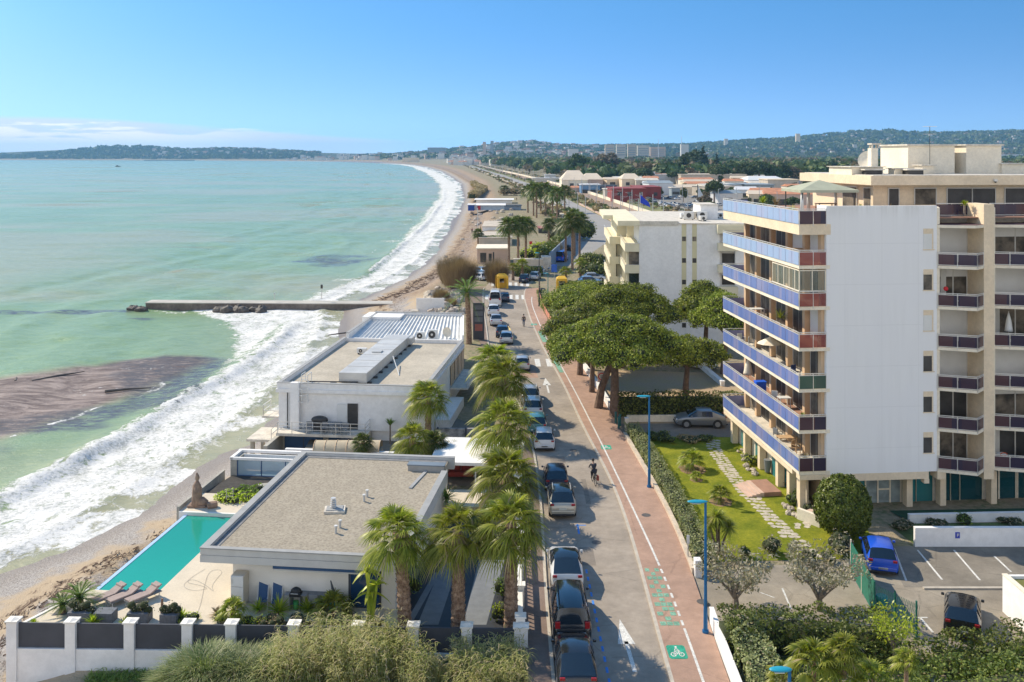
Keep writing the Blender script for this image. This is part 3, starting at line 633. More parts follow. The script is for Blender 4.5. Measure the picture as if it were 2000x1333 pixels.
# west wall: piers between windows, back wall plane at x=.15
b = MB(); b.box(.25, .35, 0, .45, LY, 20.25); b.box(.45, LY-.25, 0, WX, LY, 20.25)
west = b.build('wall', m_cream, apt)
for k in range(6):
    z0 = ZK[k]
    for (ya, yb, kind) in ((.9, 3.0, 'w'), (3.9, 6.2, 'w'), (7.2, 9.6, 'w'), (10.6, 13.0, 'w'), (13.7, 15.6, 'w')):
        shut = (k, ya) in ((5, .9), (5, 3.9), (3, .9))
        f = MB(); f.box(.10, ya, z0, .25, yb, z0+2.2); w = f.build('window', m_shut if shut else m_frame, apt)
        if not shut:
            f = MB();
            n = 2
            for j in range(n):
                a = ya+.07+(yb-ya-.14)*j/n; c = ya+.07+(yb-ya-.14)*(j+1)/n-.05; f.quad((.09, a, z0+.06), (.09, c, z0+.06), (.09, c, z0+2.12), (.09, a, z0+2.12))
            f.build('pane', M('pane_%d' % (k*10+int(ya)), (.05+.1*random.random(),)*3, .1, .5, .7, col2=(.2, .18, .14)) if False else m_inner if (k+int(ya)) % 2 else m_dark, w)
    for ya in (0.36, 3.2, 6.4, 9.8, 13.1, 15.75): p = MB(); p.box(-.22, ya, z0, .25, ya+.42, z0+FH-.32); p.build('pillar', m_ochre, apt)
# front strip between balcony corner and white wall: cream wall with shutters seen behind the end rail
for k in range(6):
    z0 = ZK[k]
    f = MB(); f.box(-.18, .55, z0, .02, 1.0, z0+FH-.3) ; f.build('pillar', m_ochre, apt)
# balconies: slab + fascia, rail, glass
for k in range(7):
    z0 = ZK[k]; top = k == 6
    s = MB()
    if top: s.prism([(-1.93, 0), (-1.93, LY), (.3, LY), (.3, 0)], z0-.78, z0-.06)
    else: s.prism([(-1.93, 0), (-1.93, LY), (.25, LY), (.25, 0)], z0-.30, z0-.06)
    sl = s.build('balcony', m_cream if top else m_cream2, apt)
    f = MB(); f.box(-1.85, .08, z0-.06, .24, LY-.05, z0-.03) ; f.build('balcony_floor', m_tile if k % 2 else m_slab, sl)
    r = MB(); zt = z0+.98
    for z in (zt, z0+.86): r.beam((-1.95, -.02, z), (-1.95, LY, z), .05); r.beam((-1.95, -.02, z), (-.02, -.02, z), .05)
    r.beam((-1.95, LY, zt), (.25, LY, zt), .05)
    n = 14
    for j in range(n+1): y = LY*j/n; r.beam((-1.93, y, z0-.06), (-1.93, y, zt), .04)
    for x in (-1.93, -.95, -.04): r.beam((x, -.01, z0-.2), (x, -.01, zt), .045)
    rl = r.build('railing', m_rail, sl)
    g = MB()
    for j in range(n): a = LY*j/n+.03; c = LY*(j+1)/n-.03; g.box(-1.975, a, z0-.04, -1.955, c, z0+.84)
    g.build('blue_glass_panels', m_blueg2 if k >= 5 else m_blueg, sl)
    g = MB()
    for xa, xb in ((-1.9, -.98), (-.92, -.06)): g.box(xa, -.055, z0-.04, xb, -.035, z0+.84)
    g.build('end_glass_panels', m_greeng if k == 2 else (m_purg if top or k < 2 else m_redg), sl)
    g = MB(); g.box(-1.9, LY-.02, z0-.04, .2, LY, z0+.84); g.build('far_glass_panels', m_blueg, sl)
k = 4; z0 = ZK[k]; r = MB()
for x in (-1.9, -1.0, -.06): r.beam((x, .03, z0+.95), (x, .03, z0+2.45), .06)
for y in (.8, 1.8, 2.8, 3.9, 5.0): r.beam((-1.9, y, z0+.95), (-1.9, y, z0+2.45), .06)
for z in (z0+1.0, z0+2.4): r.beam((-1.9, .03, z), (-.06, .03, z), .06); r.beam((-1.9, 0, z), (-1.9, 5, z), .06)
fr = r.build('balcony_glazing', m_cream2, apt); g = MB(); g.quad((-1.9, .03, z0+.95), (-.06, .03, z0+.95), (-.06, .03, z0+2.4), (-1.9, .03, z0+2.4)); g.quad((-1.9, .03, z0+.95), (-1.9, 5, z0+.95), (-1.9, 5, z0+2.4), (-1.9, .03, z0+2.4))
g.build('pane', glassmat('balcony_pane', (.25, .27, .22), .45), fr)
for k in range(6):
    zc = ZK[k]+.98; x0 = 6.92; x1 = 7.62; hgt = 1.42
    f = MB(); f.box(x0-.04, -.05, zc-.06, x1+.08, .02, zc); f.box(x0, -.012, zc+1.06, x1, .02, zc+hgt); f.box(x1-.1, -.012, zc, x1, .02, zc+1.06)
    w = f.build('window', m_cream, apt)
    f = MB(); f.box(x0, -.008, zc, x1-.1, .015, zc+1.06); f.build('pane' if k not in (5, 3) else 'shutter', m_shut if k in (5, 3) else m_inner if k == 4 else m_dark, w)
b = MB()
b.box(11.1, -.30, 2.2, 11.85, 1.9, 21.2); b.build('pier', m_cream, apt); b = MB(); b.box(16.4, -.30, 2.2, 17.1, 1.9, 21.2); b.build('pier', m_cream, apt)
b = MB(); b.box(7.89, 1.75, 2.75, WX, 1.95, 20.2); b.build('wall', m_cream2, apt)
b = MB(); b.prism([(7.89, 0.02), (7.89, .3), (8.75, 1.75), (8.95, 1.75), (8.1, .02)], 2.75, 20.95)
b.prism([(11.85, -.1), (11.85, .3), (12.75, 1.75), (12.95, 1.75), (12.05, -.1)], 2.75, 20.95); b.build('splayed_wall', m_cream2, apt)
states = {(0, 0): 'half', (0, 1): 'open', (1, 0): 'open', (1, 1): 'half', (2, 0): 'shut', (2, 1): 'shut', (3, 0): 'shut', (3, 1): 'open', (4, 0): 'half', (4, 1): 'shut', (5, 0): 'shut', (5, 1): 'half'}
for bay, (xa, xb) in enumerate(((8.95, 11.1), (12.95, 16.4))):
    for k in range(6):
        z0 = ZK[k]; st = states[(k, bay)]
        if k == 0 and bay == 0: st = 'open'
        f = MB()
        f.box(xa, 1.66, z0-.05, xa+.07, 1.75, z0+2.45); f.box(xb-.07, 1.66, z0-.05, xb, 1.75, z0+2.45); f.box(xa, 1.66, z0+2.38, xb, 1.75, z0+2.45)
        if st != 'shut': f.box((xa+xb)/2-.04, 1.65, z0-.05, (xa+xb)/2+.04, 1.75, z0+2.4)
        w = f.build('window', m_frame, apt)
        zsh = {'shut': z0-.05, 'half': z0+1.65, 'open': z0+2.38}[st]
        if st != 'open': f = MB(); f.box(xa+.07, 1.67, zsh, xb-.07, 1.74, z0+2.38); f.build('shutter', m_shut, w)
        if st != 'shut':
            f = MB(); f.box(xa+.07, 1.70, z0-.05, xb-.07, 1.74, zsh); f.build('pane', m_inner if (k+bay) % 2 == 0 else m_dark, w)
            if (k, bay) in ((4, 0), (0, 1), (3, 1)): f = MB(); vs_ = [(xa+.1+.035*j, 1.60+.04*(j % 2), zz_) for j in range(13) for zz_ in (z0, z0+2.3)]; f.add(vs_, [(2*j, 2*j+2, 2*j+3, 2*j+1) for j in range(12)]); f.build('curtain', m_shut, w)
    xl = 7.89 if bay == 0 else 11.86; xr = 11.1 if bay == 0 else 16.4
    cx = xl+(2.3 if bay == 0 else 3.2)
    for k in range(7):
        z0 = ZK[k]-.1; poly = [(xl+.01, 0.0), (cx, -1.05), (xr, -.28), (xr, 1.7), (xl+.9, 1.7)] if k < 6 else [(xl+.01, 0), (cx, -.75), (xr, -.28), (xr, 1.7), (xl+.9, 1.7)]
        s = MB(); s.prism(poly, z0-.26, z0-.06); sl = s.build('balcony', m_cream2, apt)
        s = MB(); s.prism([(p[0]*.99+cx*.01, p[1]*.97) for p in poly], z0-.055, z0-.03); s.build('balcony_floor', M('dark_red_floor', (.13, .07, .075), .8) if k == 0 and bay == 0 else bpy.data.materials['dark_red_floor'], sl)
        if k < 6:
            A_, B_, C_ = Vector((xl+.03, -.03, 0)), Vector((cx, -1.03, 0)), Vector((xr-.03, -.31, 0))
            r = MB(); g = MB()
            for a, c in ((A_, B_), (B_, C_)):
                for z in (z0+.86, z0+.76, z0-.0): r.beam(a+Vector((0, 0, z)), c+Vector((0, 0, z)), .045)
                n = 3 if (c-a).length > 2.6 else 2 if (c-a).length > 1.5 else 1
                for j in range(n+1): p = a+(c-a)*j/n; r.beam((p.x, p.y, z0-.2), (p.x, p.y, z0+.86), .045)
                for j in range(n):
                    p = a+(c-a)*(j+.04)/n; q = a+(c-a)*(j+.96)/n; o = Vector((0, -.03, 0))
                    g.quad(p+o+Vector((0, 0, z0+.02)), q+o+Vector((0, 0, z0+.02)), q+o+Vector((0, 0, z0+.74)), p+o+Vector((0, 0, z0+.74)))
            r.build('railing', m_rail, sl); g.build('smoked_glass_panels', m_purg, sl)
        else:
            r = MB(); g = MB(); ya = 1.72
            r.box(xl+.9, ya-.02, z0, xr, ya+.1, z0+.42)
            pw = r.build('parapet', m_slab, sl); r = MB()
            for z in (z0+1.32, z0+.5): r.beam((xl+.9, ya-.02, z), (xr, ya-.02, z), .05)
            for j in range(3): x = xl+.93+(xr-xl-.96)*j/2; r.beam((x, ya-.02, z0+.1), (x, ya-.02, z0+1.32), .045)
            r.build('railing', m_rail, sl); g.quad((xl+.9, ya-.05, z0+.52), (xr, ya-.05, z0+.52), (xr, ya-.05, z0+1.26), (xl+.9, ya-.05, z0+1.26)); g.build('smoked_glass_panels', m_purg, sl)
b = MB(); b.box(-1.9, -.02, 2.42, 0, .6, 2.76); b.box(.0, .0, 2.25, 7.3, .7, 2.748); b.box(6.95, -.06, 1.95, 7.3, .4, 2.25); b.box(7.9, -.05, 2.2, 8.5, .9, 2.74)
b.box(-1.9, 1.3, 2.40, .2, LY, 2.71); b.build('beam', m_cream, apt)
b = MB(); b.box(.3, .9, 2.4, WX, LY-.3, 2.74); b.build('ceiling_slab', m_slab, apt)
gl = MB(); gl.box(.6, 1.9, -.3, WX, 2.0, 2.4); glf = gl.build('wall', m_slab, apt)
for (xa, xb, mt) in ((2.6, 3.6, m_teal), (3.7, 6.2, m_inner), (6.35, 7.35, m_teal), (7.4, 8.6, m_teal), (9.0, 9.9, m_teald), (9.95, 10.6, m_teald), (10.65, 12.3, m_teald), (12.8, 13.5, m_teald), (13.6, 14.8, m_teald), (15, 18, m_teald), (.9, 2.5, m_teal)):
    f = MB(); f.box(xa-.05, 1.80, -.3, xa, 1.9, 2.4); f.box(xb, 1.80, -.3, xb+.05, 1.9, 2.4); f.box(xa, 1.80, -.3, xb, 1.9, -.2)
    if mt is m_inner: f.box(xa+.8, 1.8, -.3, xa+.9, 1.9, 2.4); f.box(xa+1.7, 1.8, -.3, xa+1.8, 1.9, 2.4); f.box(xa+.9, 1.8, .9, xa+1.7, 1.9, 1.0)
    w = f.build('window', m_cream2, apt); f = MB(); f.box(xa, 1.86, -.2, xb, 1.89, 2.4); f.build('pane', mt if mt is not m_inner else M('curtained_glass', (.28, .33, .33), .15, .3, 1), w)
for x in (-1.5, 6.2, 8.65, 12.4, 16.0): b = MB(); b.box(x, .9, -.3, x+.42, 1.5, 2.3); b.build('column', m_cream, apt)
for y in (3.2, 5.4, 9.2, 12.6, 15.8): b = MB(); b.box(-1.35, y, -.2, -.85, y+.5, 2.4); b.build('column', m_cream, apt)
b = MB(); b.box(-.75, 1.6, -.2, -.6, LY, 2.4); w = b.build('window', m_cream2, apt); b = MB()
for y in (1.8, 4.0, 6.2, 9.9, 13.3): b.box(-.79, y, -.05, -.75, y+1.9, 2.3)
b.build('pane', m_teal, w)
b = MB(); b.box(4.68, 3.1, 22.42, WX, LY-.4, 23.1); rf = b.build('roof', m_cream, apt)
b = MB(); b.box(5.0, 3.4, 23.1, WX, LY-.7, 23.14); b.build('roof_surface', m_slab, rf)
b = MB(); b.box(6.0, 4.3, 20.2, WX, 4.5, 22.42); b.box(5.8, 4.5, 20.2, 6.0, LY-.5, 22.42); b.box(5.4, 4.25, 20.2, 6.0, 4.6, 22.42); b.build('penthouse_wall', m_cream, apt)
b = MB(); b.box(.3, .35, 20.2, WX, LY, 20.27); b.build('terrace_floor', m_tile, apt)
for i, (xa, xb, za, mt) in enumerate(((6.6, 7.35, 20.5, m_ochre), (8.6, 10.2, 20.95, m_inner), (11.1, 13.0, 20.35, m_dark), (13.05, 14.8, 20.35, m_dark), (15.6, 17.3, 20.35, m_dark), (17.4, 19.4, 20.35, m_dark))):
    f = MB(); f.box(xa-.06, 4.2, za, xa, 4.3, 22.2); f.box(xb, 4.2, za, xb+.06, 4.3, 22.2); f.box(xa, 4.2, 22.12, xb, 4.3, 22.2); w = f.build('window', m_frame, apt); f = MB(); f.box(xa, 4.26, za, xb, 4.29, 22.12); f.build('pane', m_dark if mt is m_ochre else mt, w)
f = MB(); f.box(5.7, 5.2, 20.3, 5.8, 6.4, 22.2); f.box(5.7, 7.5, 20.3, 5.8, 10, 22.2); w = f.build('window', m_frame, apt); f = MB(); f.box(5.67, 5.3, 20.3, 5.7, 6.3, 22.1); f.box(5.67, 7.6, 20.3, 5.7, 9.9, 22.1); f.build('pane', m_inner, w)
def rbox(name, px0, px1, py0, D, dep, z0=23.1, m=m_cream2, cap=.12):
    a = P(px0, py0, D); c = P(px1, py0, D); q = MB()
    w = (c.x-a.x); q.cbox((a.x+w/2, D+dep/2, (z0+a.z)/2), (w, dep, a.z-z0), ang)
    o = q.build(name, m, apt, world=True)
    if cap: q = MB(); q.cbox((a.x+w/2, D+dep/2, a.z+cap/2), (w+.3, dep+.3, cap), ang); q.build('roof_cap', m_slab, o, world=True)
    return o
rbox('stair_tower', 1767, 1862, 285, 73, 4.5); rbox('lift_house', 1881, 1953, 285, 73, 4.5); rbox('link_wall', 1862, 1881, 288, 75.5, 1)
rbox('low_parapet_box', 1658, 1722, 327, 70, 4, cap=.05); rbox('low_parapet_box', 1746, 1770, 330, 70, 1, cap=.05); rbox('low_parapet_box', 1800, 1824, 324, 71, 1.2, cap=.08); rbox('low_parapet_box', 1953, 2006, 321, 73, 3, cap=.08)
rbox('plant_screen', 1690, 1723, 333, 69.2, .6, m=m_dark, cap=.1); rbox('plant_screen', 1772, 1803, 333, 69.2, 1.2, m=m_dark, cap=.12)
ch = rbox('chimney', 1701, 1714.5, 290, 71, .6, cap=0); q = MB(); c = P(1707.5, 285, 71.3)
q.cbox((c.x, c.y, c.z+.13), (.75, .75, .12), ang)
for sx in (-.24, .24):
    for sy in (-.24, .24): q.cbox((c.x+sx, c.y+sy, c.z-.05), (.1, .1, .3), ang)
q.build('chimney_cap', m_slab, ch, world=True)
def dish(c, r, label, face=(-.6, -.7, .35)):
    t_ = thing('satellite_dish', label, 'satellite dish', c); q = MB(); q.tube([(0, 0, 0), (0, 0, .8)], .03, 6); q.build('mast', m_rail, t_)
    f = Vector(face).normalized(); ref = f.cross(Vector((0, 0, 1))).normalized(); up = ref.cross(f); vs = []; n = 16
    for i in range(4):
        for k in range(n): a = 2*math.pi*k/n; rr = r*i/3; p = Vector((0, 0, .8))+f*(.25*(i/3)**2*r)+ref*math.cos(a)*rr+up*math.sin(a)*rr; vs.append(p)
    q = MB(); q.add(vs, [(i*n+k, i*n+(k+1) % n, (i+1)*n+(k+1) % n, (i+1)*n+k) for i in range(3) for k in range(n)]); q.build('reflector', m_cream2, t_, smooth=True)
dish(P(1695, 333, 74), .75, 'round cream satellite dish beside the tall roof chimney'); dish(P(1764, 333, 75), .8, 'cream satellite dish against the corner of the roof stair tower')
t_ = thing('aerial', 'thin television aerial mast rising above the roof stair tower', 'aerial', P(1816, 322, 72.5)); q = MB(); q.tube([(0, 0, 0), (0, 0, 3.0)], .02, 6); q.build('mast', m_dark, t_)
q = MB(); q.beam((-.5, 0, 3.0), (.5, 0, 3.0), .03); q.beam((-.5, 0, 2.4), (.5, 0, 2.4), .03)
for i in range(6): q.beam((-.45+i*.18, -.25, 3.0), (-.45+i*.18, .25, 3.0), .02)
q.build('antenna', m_rail, t_)
gz = thing('gazebo', 'green grey canvas gazebo on the top terrace above the blue glass rail', 'gazebo', AL(1.9, 5.6, 20.25), ang)
m_canvas = M('grey_green_canvas', (.40, .41, .30), .85, .08, 1); q = MB(); w, d_ = 1.95, 1.6
for sx in (-1, 1):
    for sy in (-1, 1): q.tube([(sx*w, sy*d_, 0), (sx*w, sy*d_, 1.85)], .045, 6)
for a, c in (((-w, -d_), (w, -d_)), ((w, -d_), (w, d_)), ((w, d_), (-w, d_)), ((-w, d_), (-w, -d_))): q.beam((*a, 1.82), (*c, 1.82), .05)
q.build('frame', m_dark, gz); q = MB(); e = .25
cs = [(-w-e, -d_-e, 1.8), (w+e, -d_-e, 1.8), (w+e, d_+e, 1.8), (-w-e, d_+e, 1.8)]
for i in range(4): a, c = cs[i], cs[(i+1) % 4]; q.add([a, c, (0, 0, 2.5)], [(0, 1, 2)]); q.quad((a[0], a[1], 1.62), (c[0], c[1], 1.62), c, a)
q.build('canopy', m_canvas, gz); q = MB()
for sx, sy in ((-1, -1), (1, 1), (-.1, 1)): q.tube([(sx*w, sy*d_*.95, .05), (sx*w, sy*d_*.95, 1.75)], [.16, .1], 8)
q.build('curtain', m_shut, gz, smooth=True)
m_wood = M('brown_wood', (.22, .13, .08), .7, .2, 3); m_pl = M('white_plastic', (.68, .68, .66), .5, 0); m_gfurn = M('grey_garden_metal', (.20, .21, .22), .6, 0); m_ltwood = M('light_wood', (.50, .33, .18), .7, .15, 3)
def table(loc, label, s=(1.4, .8), h=.74, m=m_wood, rz=ang, name='table'):
    t_ = thing(name, label, 'table', loc, rz); q = MB(); q.box(-s[0]/2, -s[1]/2, h-.05, s[0]/2, s[1]/2, h); q.build('tabletop', m, t_, bevel=.01)
    for sx in (-1, 1):
        for sy in (-1, 1): q = MB(); q.box(sx*(s[0]/2-.08)-.03, sy*(s[1]/2-.08)-.03, 0, sx*(s[0]/2-.08)+.03, sy*(s[1]/2-.08)+.03, h-.05); q.build('leg', m, t_)
    return t_
def chair(loc, label, rz=0, m=m_pl, group=None):
    t_ = thing('chair', label, 'chair', loc, rz, group); q = MB(); q.box(-.24, -.24, .42, .24, .24, .46); q.build('seat', m, t_, bevel=.01)
    q = MB(); q.box(-.24, .2, .46, .24, .25, .9); q.build('backrest', m, t_, bevel=.015)
    for sx in (-1, 1):
        q = MB(); q.box(sx*.26-.02, -.24, .64, sx*.26+.02, .24, .67); q.box(sx*.26-.02, -.24, .42, sx*.26+.02, -.2, .64); q.build('armrest', m, t_)
        for sy in (-1, 1): q = MB(); q.box(sx*.21-.02, sy*.21-.02, 0, sx*.21+.02, sy*.21+.02, .42); q.build('leg', m, t_)
    return t_
table(AL(2.4, 5.6, 20.27), 'dark wooden table under the roof terrace gazebo')
table(AL(-.9, 11.5, ZK[3]), 'white table on the fourth balcony up at the far end of the blue glass rail', m=m_pl)
chair(AL(-.6, 13.2, ZK[2]), 'white plastic chair on the third balcony up beside the far pillar', 1.2); chair(AL(-1.0, 14.6, ZK[2]), 'white plastic chair at the far corner of the third balcony up', .4)
table(AL(-.75, 5.2, ZK[0]), 'light wooden table on the lowest balcony behind the blue glass', m=m_ltwood); chair(AL(-.7, 3.6, ZK[0]), 'light wooden chair near the corner of the lowest balcony', .6, m_ltwood)
chair(AL(-.8, 6.9, ZK[0]), 'black garden chair on the lowest balcony beyond the wooden table', 2, m_gfurn); table(AL(-.8, 3.6, ZK[5]), 'light wooden table near the corner of the second balcony from the top', m=m_ltwood)
table(AL(-.8, 5.6, ZK[1]), 'small white garden table in the middle of the second balcony up', (.9, .7), m=m_pl); chair(AL(-.9, 7.0, ZK[1]), 'pale chair with curved back in the middle of the second balcony up', 2.5); chair(AL(-1.0, 2.9, ZK[2]), 'navy and white chair near the corner of the third balcony up', .5, M('navy_cloth', (.03, .05, .14), .8))
t_ = thing('storage_box', 'bright blue storage box on the second balcony up', 'box', AL(-1.25, 9.4, ZK[1]), ang); q = MB(); q.box(-.4, -.3, 0, .4, .3, .95); q.build('box_body', M('bright_blue_plastic', (.02, .13, .72), .5), t_, bevel=.03); q = MB(); q.box(-.43, -.33, .95, .43, .33, 1.02); q.build('lid', bpy.data.materials['bright_blue_plastic'], t_, bevel=.02)
def parasol(loc, label, m, h=2.0, r=.28, openr=0):
    t_ = thing('parasol', label, 'parasol', loc); q = MB(); q.tube([(0, 0, 0), (0, 0, h+.1)], .025, 6); q.build('pole', m_rail, t_); q = MB(); q.cyl((0, 0, 0), .22, .06, 12); q.build('base', m_slab, t_); q = MB()
    if openr: q.tube([(0, 0, h-.5), (0, 0, h)], [openr, .03], 8, cap=False)
    else: q.tube([(0, 0, .7), (0, 0, .9), (0, 0, 1.5), (0, 0, h)], [r, r*.9, r*.6, .04], 9)
    q.build('canopy', m, t_, smooth=not openr); return t_
parasol(AL(13.55, .7, ZK[3]), 'closed white parasol on a shaded balcony under the second cream pier', m_pl)
parasol(AL(-.85, 8.4, ZK[2]-.1), 'open cream parasol leaning out on the third balcony up', m_cream2, 1.95, openr=1.0)
parasol(AL(-.85, 13.3, ZK[1]-.1), 'closed cream parasol at the far end of the second balcony up', m_cream2, 2.1, r=.42)
q = MB(); q.box(-.3, -.25, 0, .3, .25, .8); t_ = thing('storage_cabinet', 'small white cabinet with a coiled orange hose on the lowest shaded balcony', 'cabinet', AL(12.75, .3, ZK[0]-.1), ang); q.build('cabinet_body', m_pl, t_, bevel=.02)
q = MB(); q.tube([(.33*math.cos(a/10*6.28*1.5)*.8, -.27, .8+.12*math.sin(a/10*6.28*1.5)) for a in range(11)], .03, 6); q.build('hose', M('orange_rubber', (.62, .12, .04), .6), t_)
tag((lambda q: (q.ell((0, 0, 0), .16, .16, .16), q.build('ball', M('red_plastic', (.6, .02, .03), .5), smooth=True, origin=None))[1])(MB()), 'red round float hanging over a shaded balcony rail', 'ball').location = AL(8.7, .3, ZK[4]+1.0)
# striped/folded chairs on top terrace etc. kept small; wall lamp under the roof edge
t_ = thing('wall_lamp', 'small dark lamp under the roof edge of the white apartment block', 'lamp', AL(14.05, 3.05, 22.8), ang); q = MB(); q.box(-.12, -.12, -.12, .12, .05, .05); q.build('housing', m_rail, t_); q = MB(); q.ell((0, -.05, -.15), .08, .08, .08, 8, 6); q.build('lens', m_dark, t_)

# ------------------------------------------------------------------ the second apartment block
m_yel2 = M('pale_yellow_render', (.66, .60, .38), .9, .05, .5); m_yel3 = M('cream_yellow_render', (.74, .67, .48), .9, .06, .5)
a2 = math.atan2(-.057, 1)  # depth direction leans right
X2, Y2 = 14.7, 120.0
ap2 = thing('apartment_building', 'five storey white apartment block with cream stepped balconies behind the pines', 'building', (X2, Y2, 0), -0.057)
T2 = 15.8; f2 = [1.4+2.8*k for k in range(5)]
b = MB(); b.box(1.85, .0, 0, 7.3, 1, T2-.02); b.box(7.3, .04, 0, 7.95, 1, T2-.03); b.box(7.95, .0, 0, 8.65, 1, T2-.02); b.box(8.65, .04, 0, 9.3, 1, T2-.03); b.box(9.3, .0, 0, 12.2, 1, T2-.02); b.box(12.2, .6, 0, 16, 1, T2-.02); b.box(14.2, .0, 0, 20, .6, T2-1.5)
b.box(1.85, 1, 0, 20, 26, T2-.04); b.build('wall', m_wwall, ap2)
b = MB(); b.box(7.33, .02, 3, 7.92, .05, T2-.1); b.box(8.68, .02, 3, 9.27, .05, T2-.1); b.build('yellow_band', m_yel2, ap2)
for k in range(5):
    z = f2[k]+.9
    for x in (7.38, 8.72): q = MB(); q.box(x, -.0, z, x+.5, .03, z+.6); w = q.build('window', m_inner if k == 4 else m_dark, ap2)
b = MB(); b.box(-.9, -.15, T2-.25, 6.9, 4, T2+.3); b.box(1.6, -.12, T2-.05, 20, 26, T2+.05); b.build('roof', m_slab, ap2)
b = MB(); b.box(-.95, -.2, T2-.32, 1.9, 12, T2+.32); b.box(-2.3, 12, T2-.3, 1.9, 27, T2+.28); b.build('roof_edge', m_yel3, ap2)
for k in range(5):
    z = f2[k]
    # corner balcony facing the camera and its long side
    b = MB(); b.prism([(-.0, -.1), (1.85, -.1), (1.85, 9.5), (0, 9.5)], z-.5, z+.55) if k < 5 else None
    sl = b.build('balcony', m_yel3, ap2)
    b = MB(); b.box(-.02, -.13, z+.56, 1.85, -.05, z+.62); b.box(-.05, -.1, z+.56, .0, 9.5, z+.62); b.box(-.05, -.12, z+.9, .0, 9.5, z+.93); b.build('railing', m_rail, sl)
    b = MB(); b.prism([(-1.5, 10.2), (1.85, 10.2), (1.85, 28), (-1.5, 28)], z-.5, z+.55); sl = b.build('balcony', m_yel3, ap2)
    b = MB(); b.box(-1.55, 10.2, z+.9, -1.5, 28, z+.93); b.build('railing', m_rail, sl)
    if k < 4:
        q = MB(); q.box(.55, .35, z+.56, 1.84, .45, z+2.25); q.build('window', m_inner if k % 2 else m_glass, ap2)
        q = MB(); q.box(.6, .5, z+.55, .7, 9.4, z+2.28); q.box(-.6, 10.6, z+.55, -.5, 27.5, z+2.28); q.build('window', m_dark, ap2)
        for y in (.5, 3.2, 6, 9.0): q = MB(); q.box(.2, y, z+.55, .62, y+.35, z+2.3); q.build('pillar', m_yel3, ap2)
        for y in (10.3, 14, 18, 22, 26): q = MB(); q.box(-1.3, y, z+.55, -.58, y+.4, z+2.3); q.build('pillar', m_yel3, ap2)
b = MB(); b.box(.9, 9.4, 0, 1.9, 10.3, T2-.2); b.box(-.45, 11, 0, 1.9, 27, T2-.3); b.build('wall', m_yel3, ap2)
for k in range(1, 5):   # rear cream balconies on the right of the face
    z = f2[k]-.1; q = MB(); q.box(11.9, -.9, z-.15, 14.4, .05, z+.85); sl = q.build('balcony', m_yel3, ap2); q = MB(); q.box(12.6, .5, z+.95, 14.2, .58, z+2.2); q.build('window', m_dark if k != 4 else m_shut, ap2)
q = MB(); q.box(11.8, -.95, T2-1.2, 15.2, .05, T2-.1); q.build('fascia', m_yel3, ap2)
def world_box(name, px0, px1, py0, py1, D, dep, m, parent=None, rz=0, **k):
    a = P(px0, py0, D); c = P(px1, py1, D); q = MB(); q.cbox(((a.x+c.x)/2, D+dep/2, (a.z+c.z)/2), (c.x-a.x, dep, a.z-c.z), rz); return q.build(name, m, parent, world=parent is not None, **k)
o = world_box('roof_room', 1368, 1402, 401, 432, 127, 5, m_wwall, ap2); world_box('roof_cap', 1367, 1403, 399.5, 401, 126.8, 5.4, m_slab, o)
r_ = random.Random(12)
for i in range(7):
    px = 1335+i*13+r_.uniform(-3, 3) if i < 4 else 1372+(i-4)*18; D_ = 123+r_.uniform(0, 8); c = P(px, 430, D_); c.z = T2+.05
    lab = ['white ventilation box on the roof edge nearest the yellow bands', 'grey fan unit between two vents on the white block roof', 'silver vent cowl left of the white roof room', 'low pale duct leaning against the white roof room', 'blue grey air conditioner below the white roof room', 'small white air conditioner behind the blue grey one', 'pale roof unit beside the top blue glass balcony'][i]
    t_ = thing('roof_unit', lab, 'roof unit', c, r_.uniform(-.3, .3)); q = MB(); s = r_.uniform(.8, 1.5); q.box(-s*.5, -.4, .12, s*.5, .4, s*.7+.12); q.build('casing', [m_pl, m_rail, m_slab][i % 3], t_, bevel=.03); q = MB(); [q.box(x-.05, -.4, 0, x+.05, .4, .12) for x in (-s*.4, s*.4)]; q.build('foot', m_dark, t_)
    q = MB(); q.tube([(0, -.41, s*.45), (0, -.43, s*.45)], s*.24, 12); q.build('fan_grille', m_dark, t_)
fl = thing('flag', 'deep blue flag on a thin pole above the white block roof', 'flag', P(1250, 437, 150)); fl.location.z = 13.4; q = MB(); q.tube([(0, 0, 0), (0, 0, 5.2)], .05, 6); q.build('pole', m_rail, fl)
q = MB(); nx = 10; vs = []
for i in range(nx+1):
    u = i/nx; vs += [(u*1.5, .15*math.sin(u*6), 5.0-u*1.5), (u*1.7, .15*math.sin(u*6+.5), 3.6-u*.8)]
q.add(vs, [(2*i, 2*i+1, 2*i+3, 2*i+2) for i in range(nx)]); q.build('cloth', M('blue_cloth', (.02, .05, .42), .8), fl, smooth=True)
# ------------------------------------------------------------------ villa with the gravel roof, its deck and pool
VR = -math.atan(.11)
m_vfasc = M('grey_fascia', (.55, .54, .51), .7, .06, 1); m_vwhite = M('villa_white', (.80, .76, .69), .85, .05, .8)
gr, t = newmat('roof_gravel'); co = t.coord(); v = t.voro(co, 5.5); n = t.noise(co, 1.0, 6, .75); n2 = t.noise(co, 14, 3, .8); n4 = t.noise(co, .22, 4, .6)
c = t.mix(t.ramp(n2, .3, .75), (.24, .20, .15), (.58, .50, .38)); c = t.mix(1, c, t.mix(t.ramp(n, .3, .7), (.74, .72, .70), (1.12, 1.12, 1.12)), 'MULTIPLY'); c = t.mix(t.math('MULTIPLY', t.ramp(n4, .45, .7), .3), c, (.22, .19, .14))
c = t.mix(t.math('MULTIPLY', t.ramp(v, .02, .3), .35), t.mix(1, c, (.6, .6, .6), 'MULTIPLY'), c)
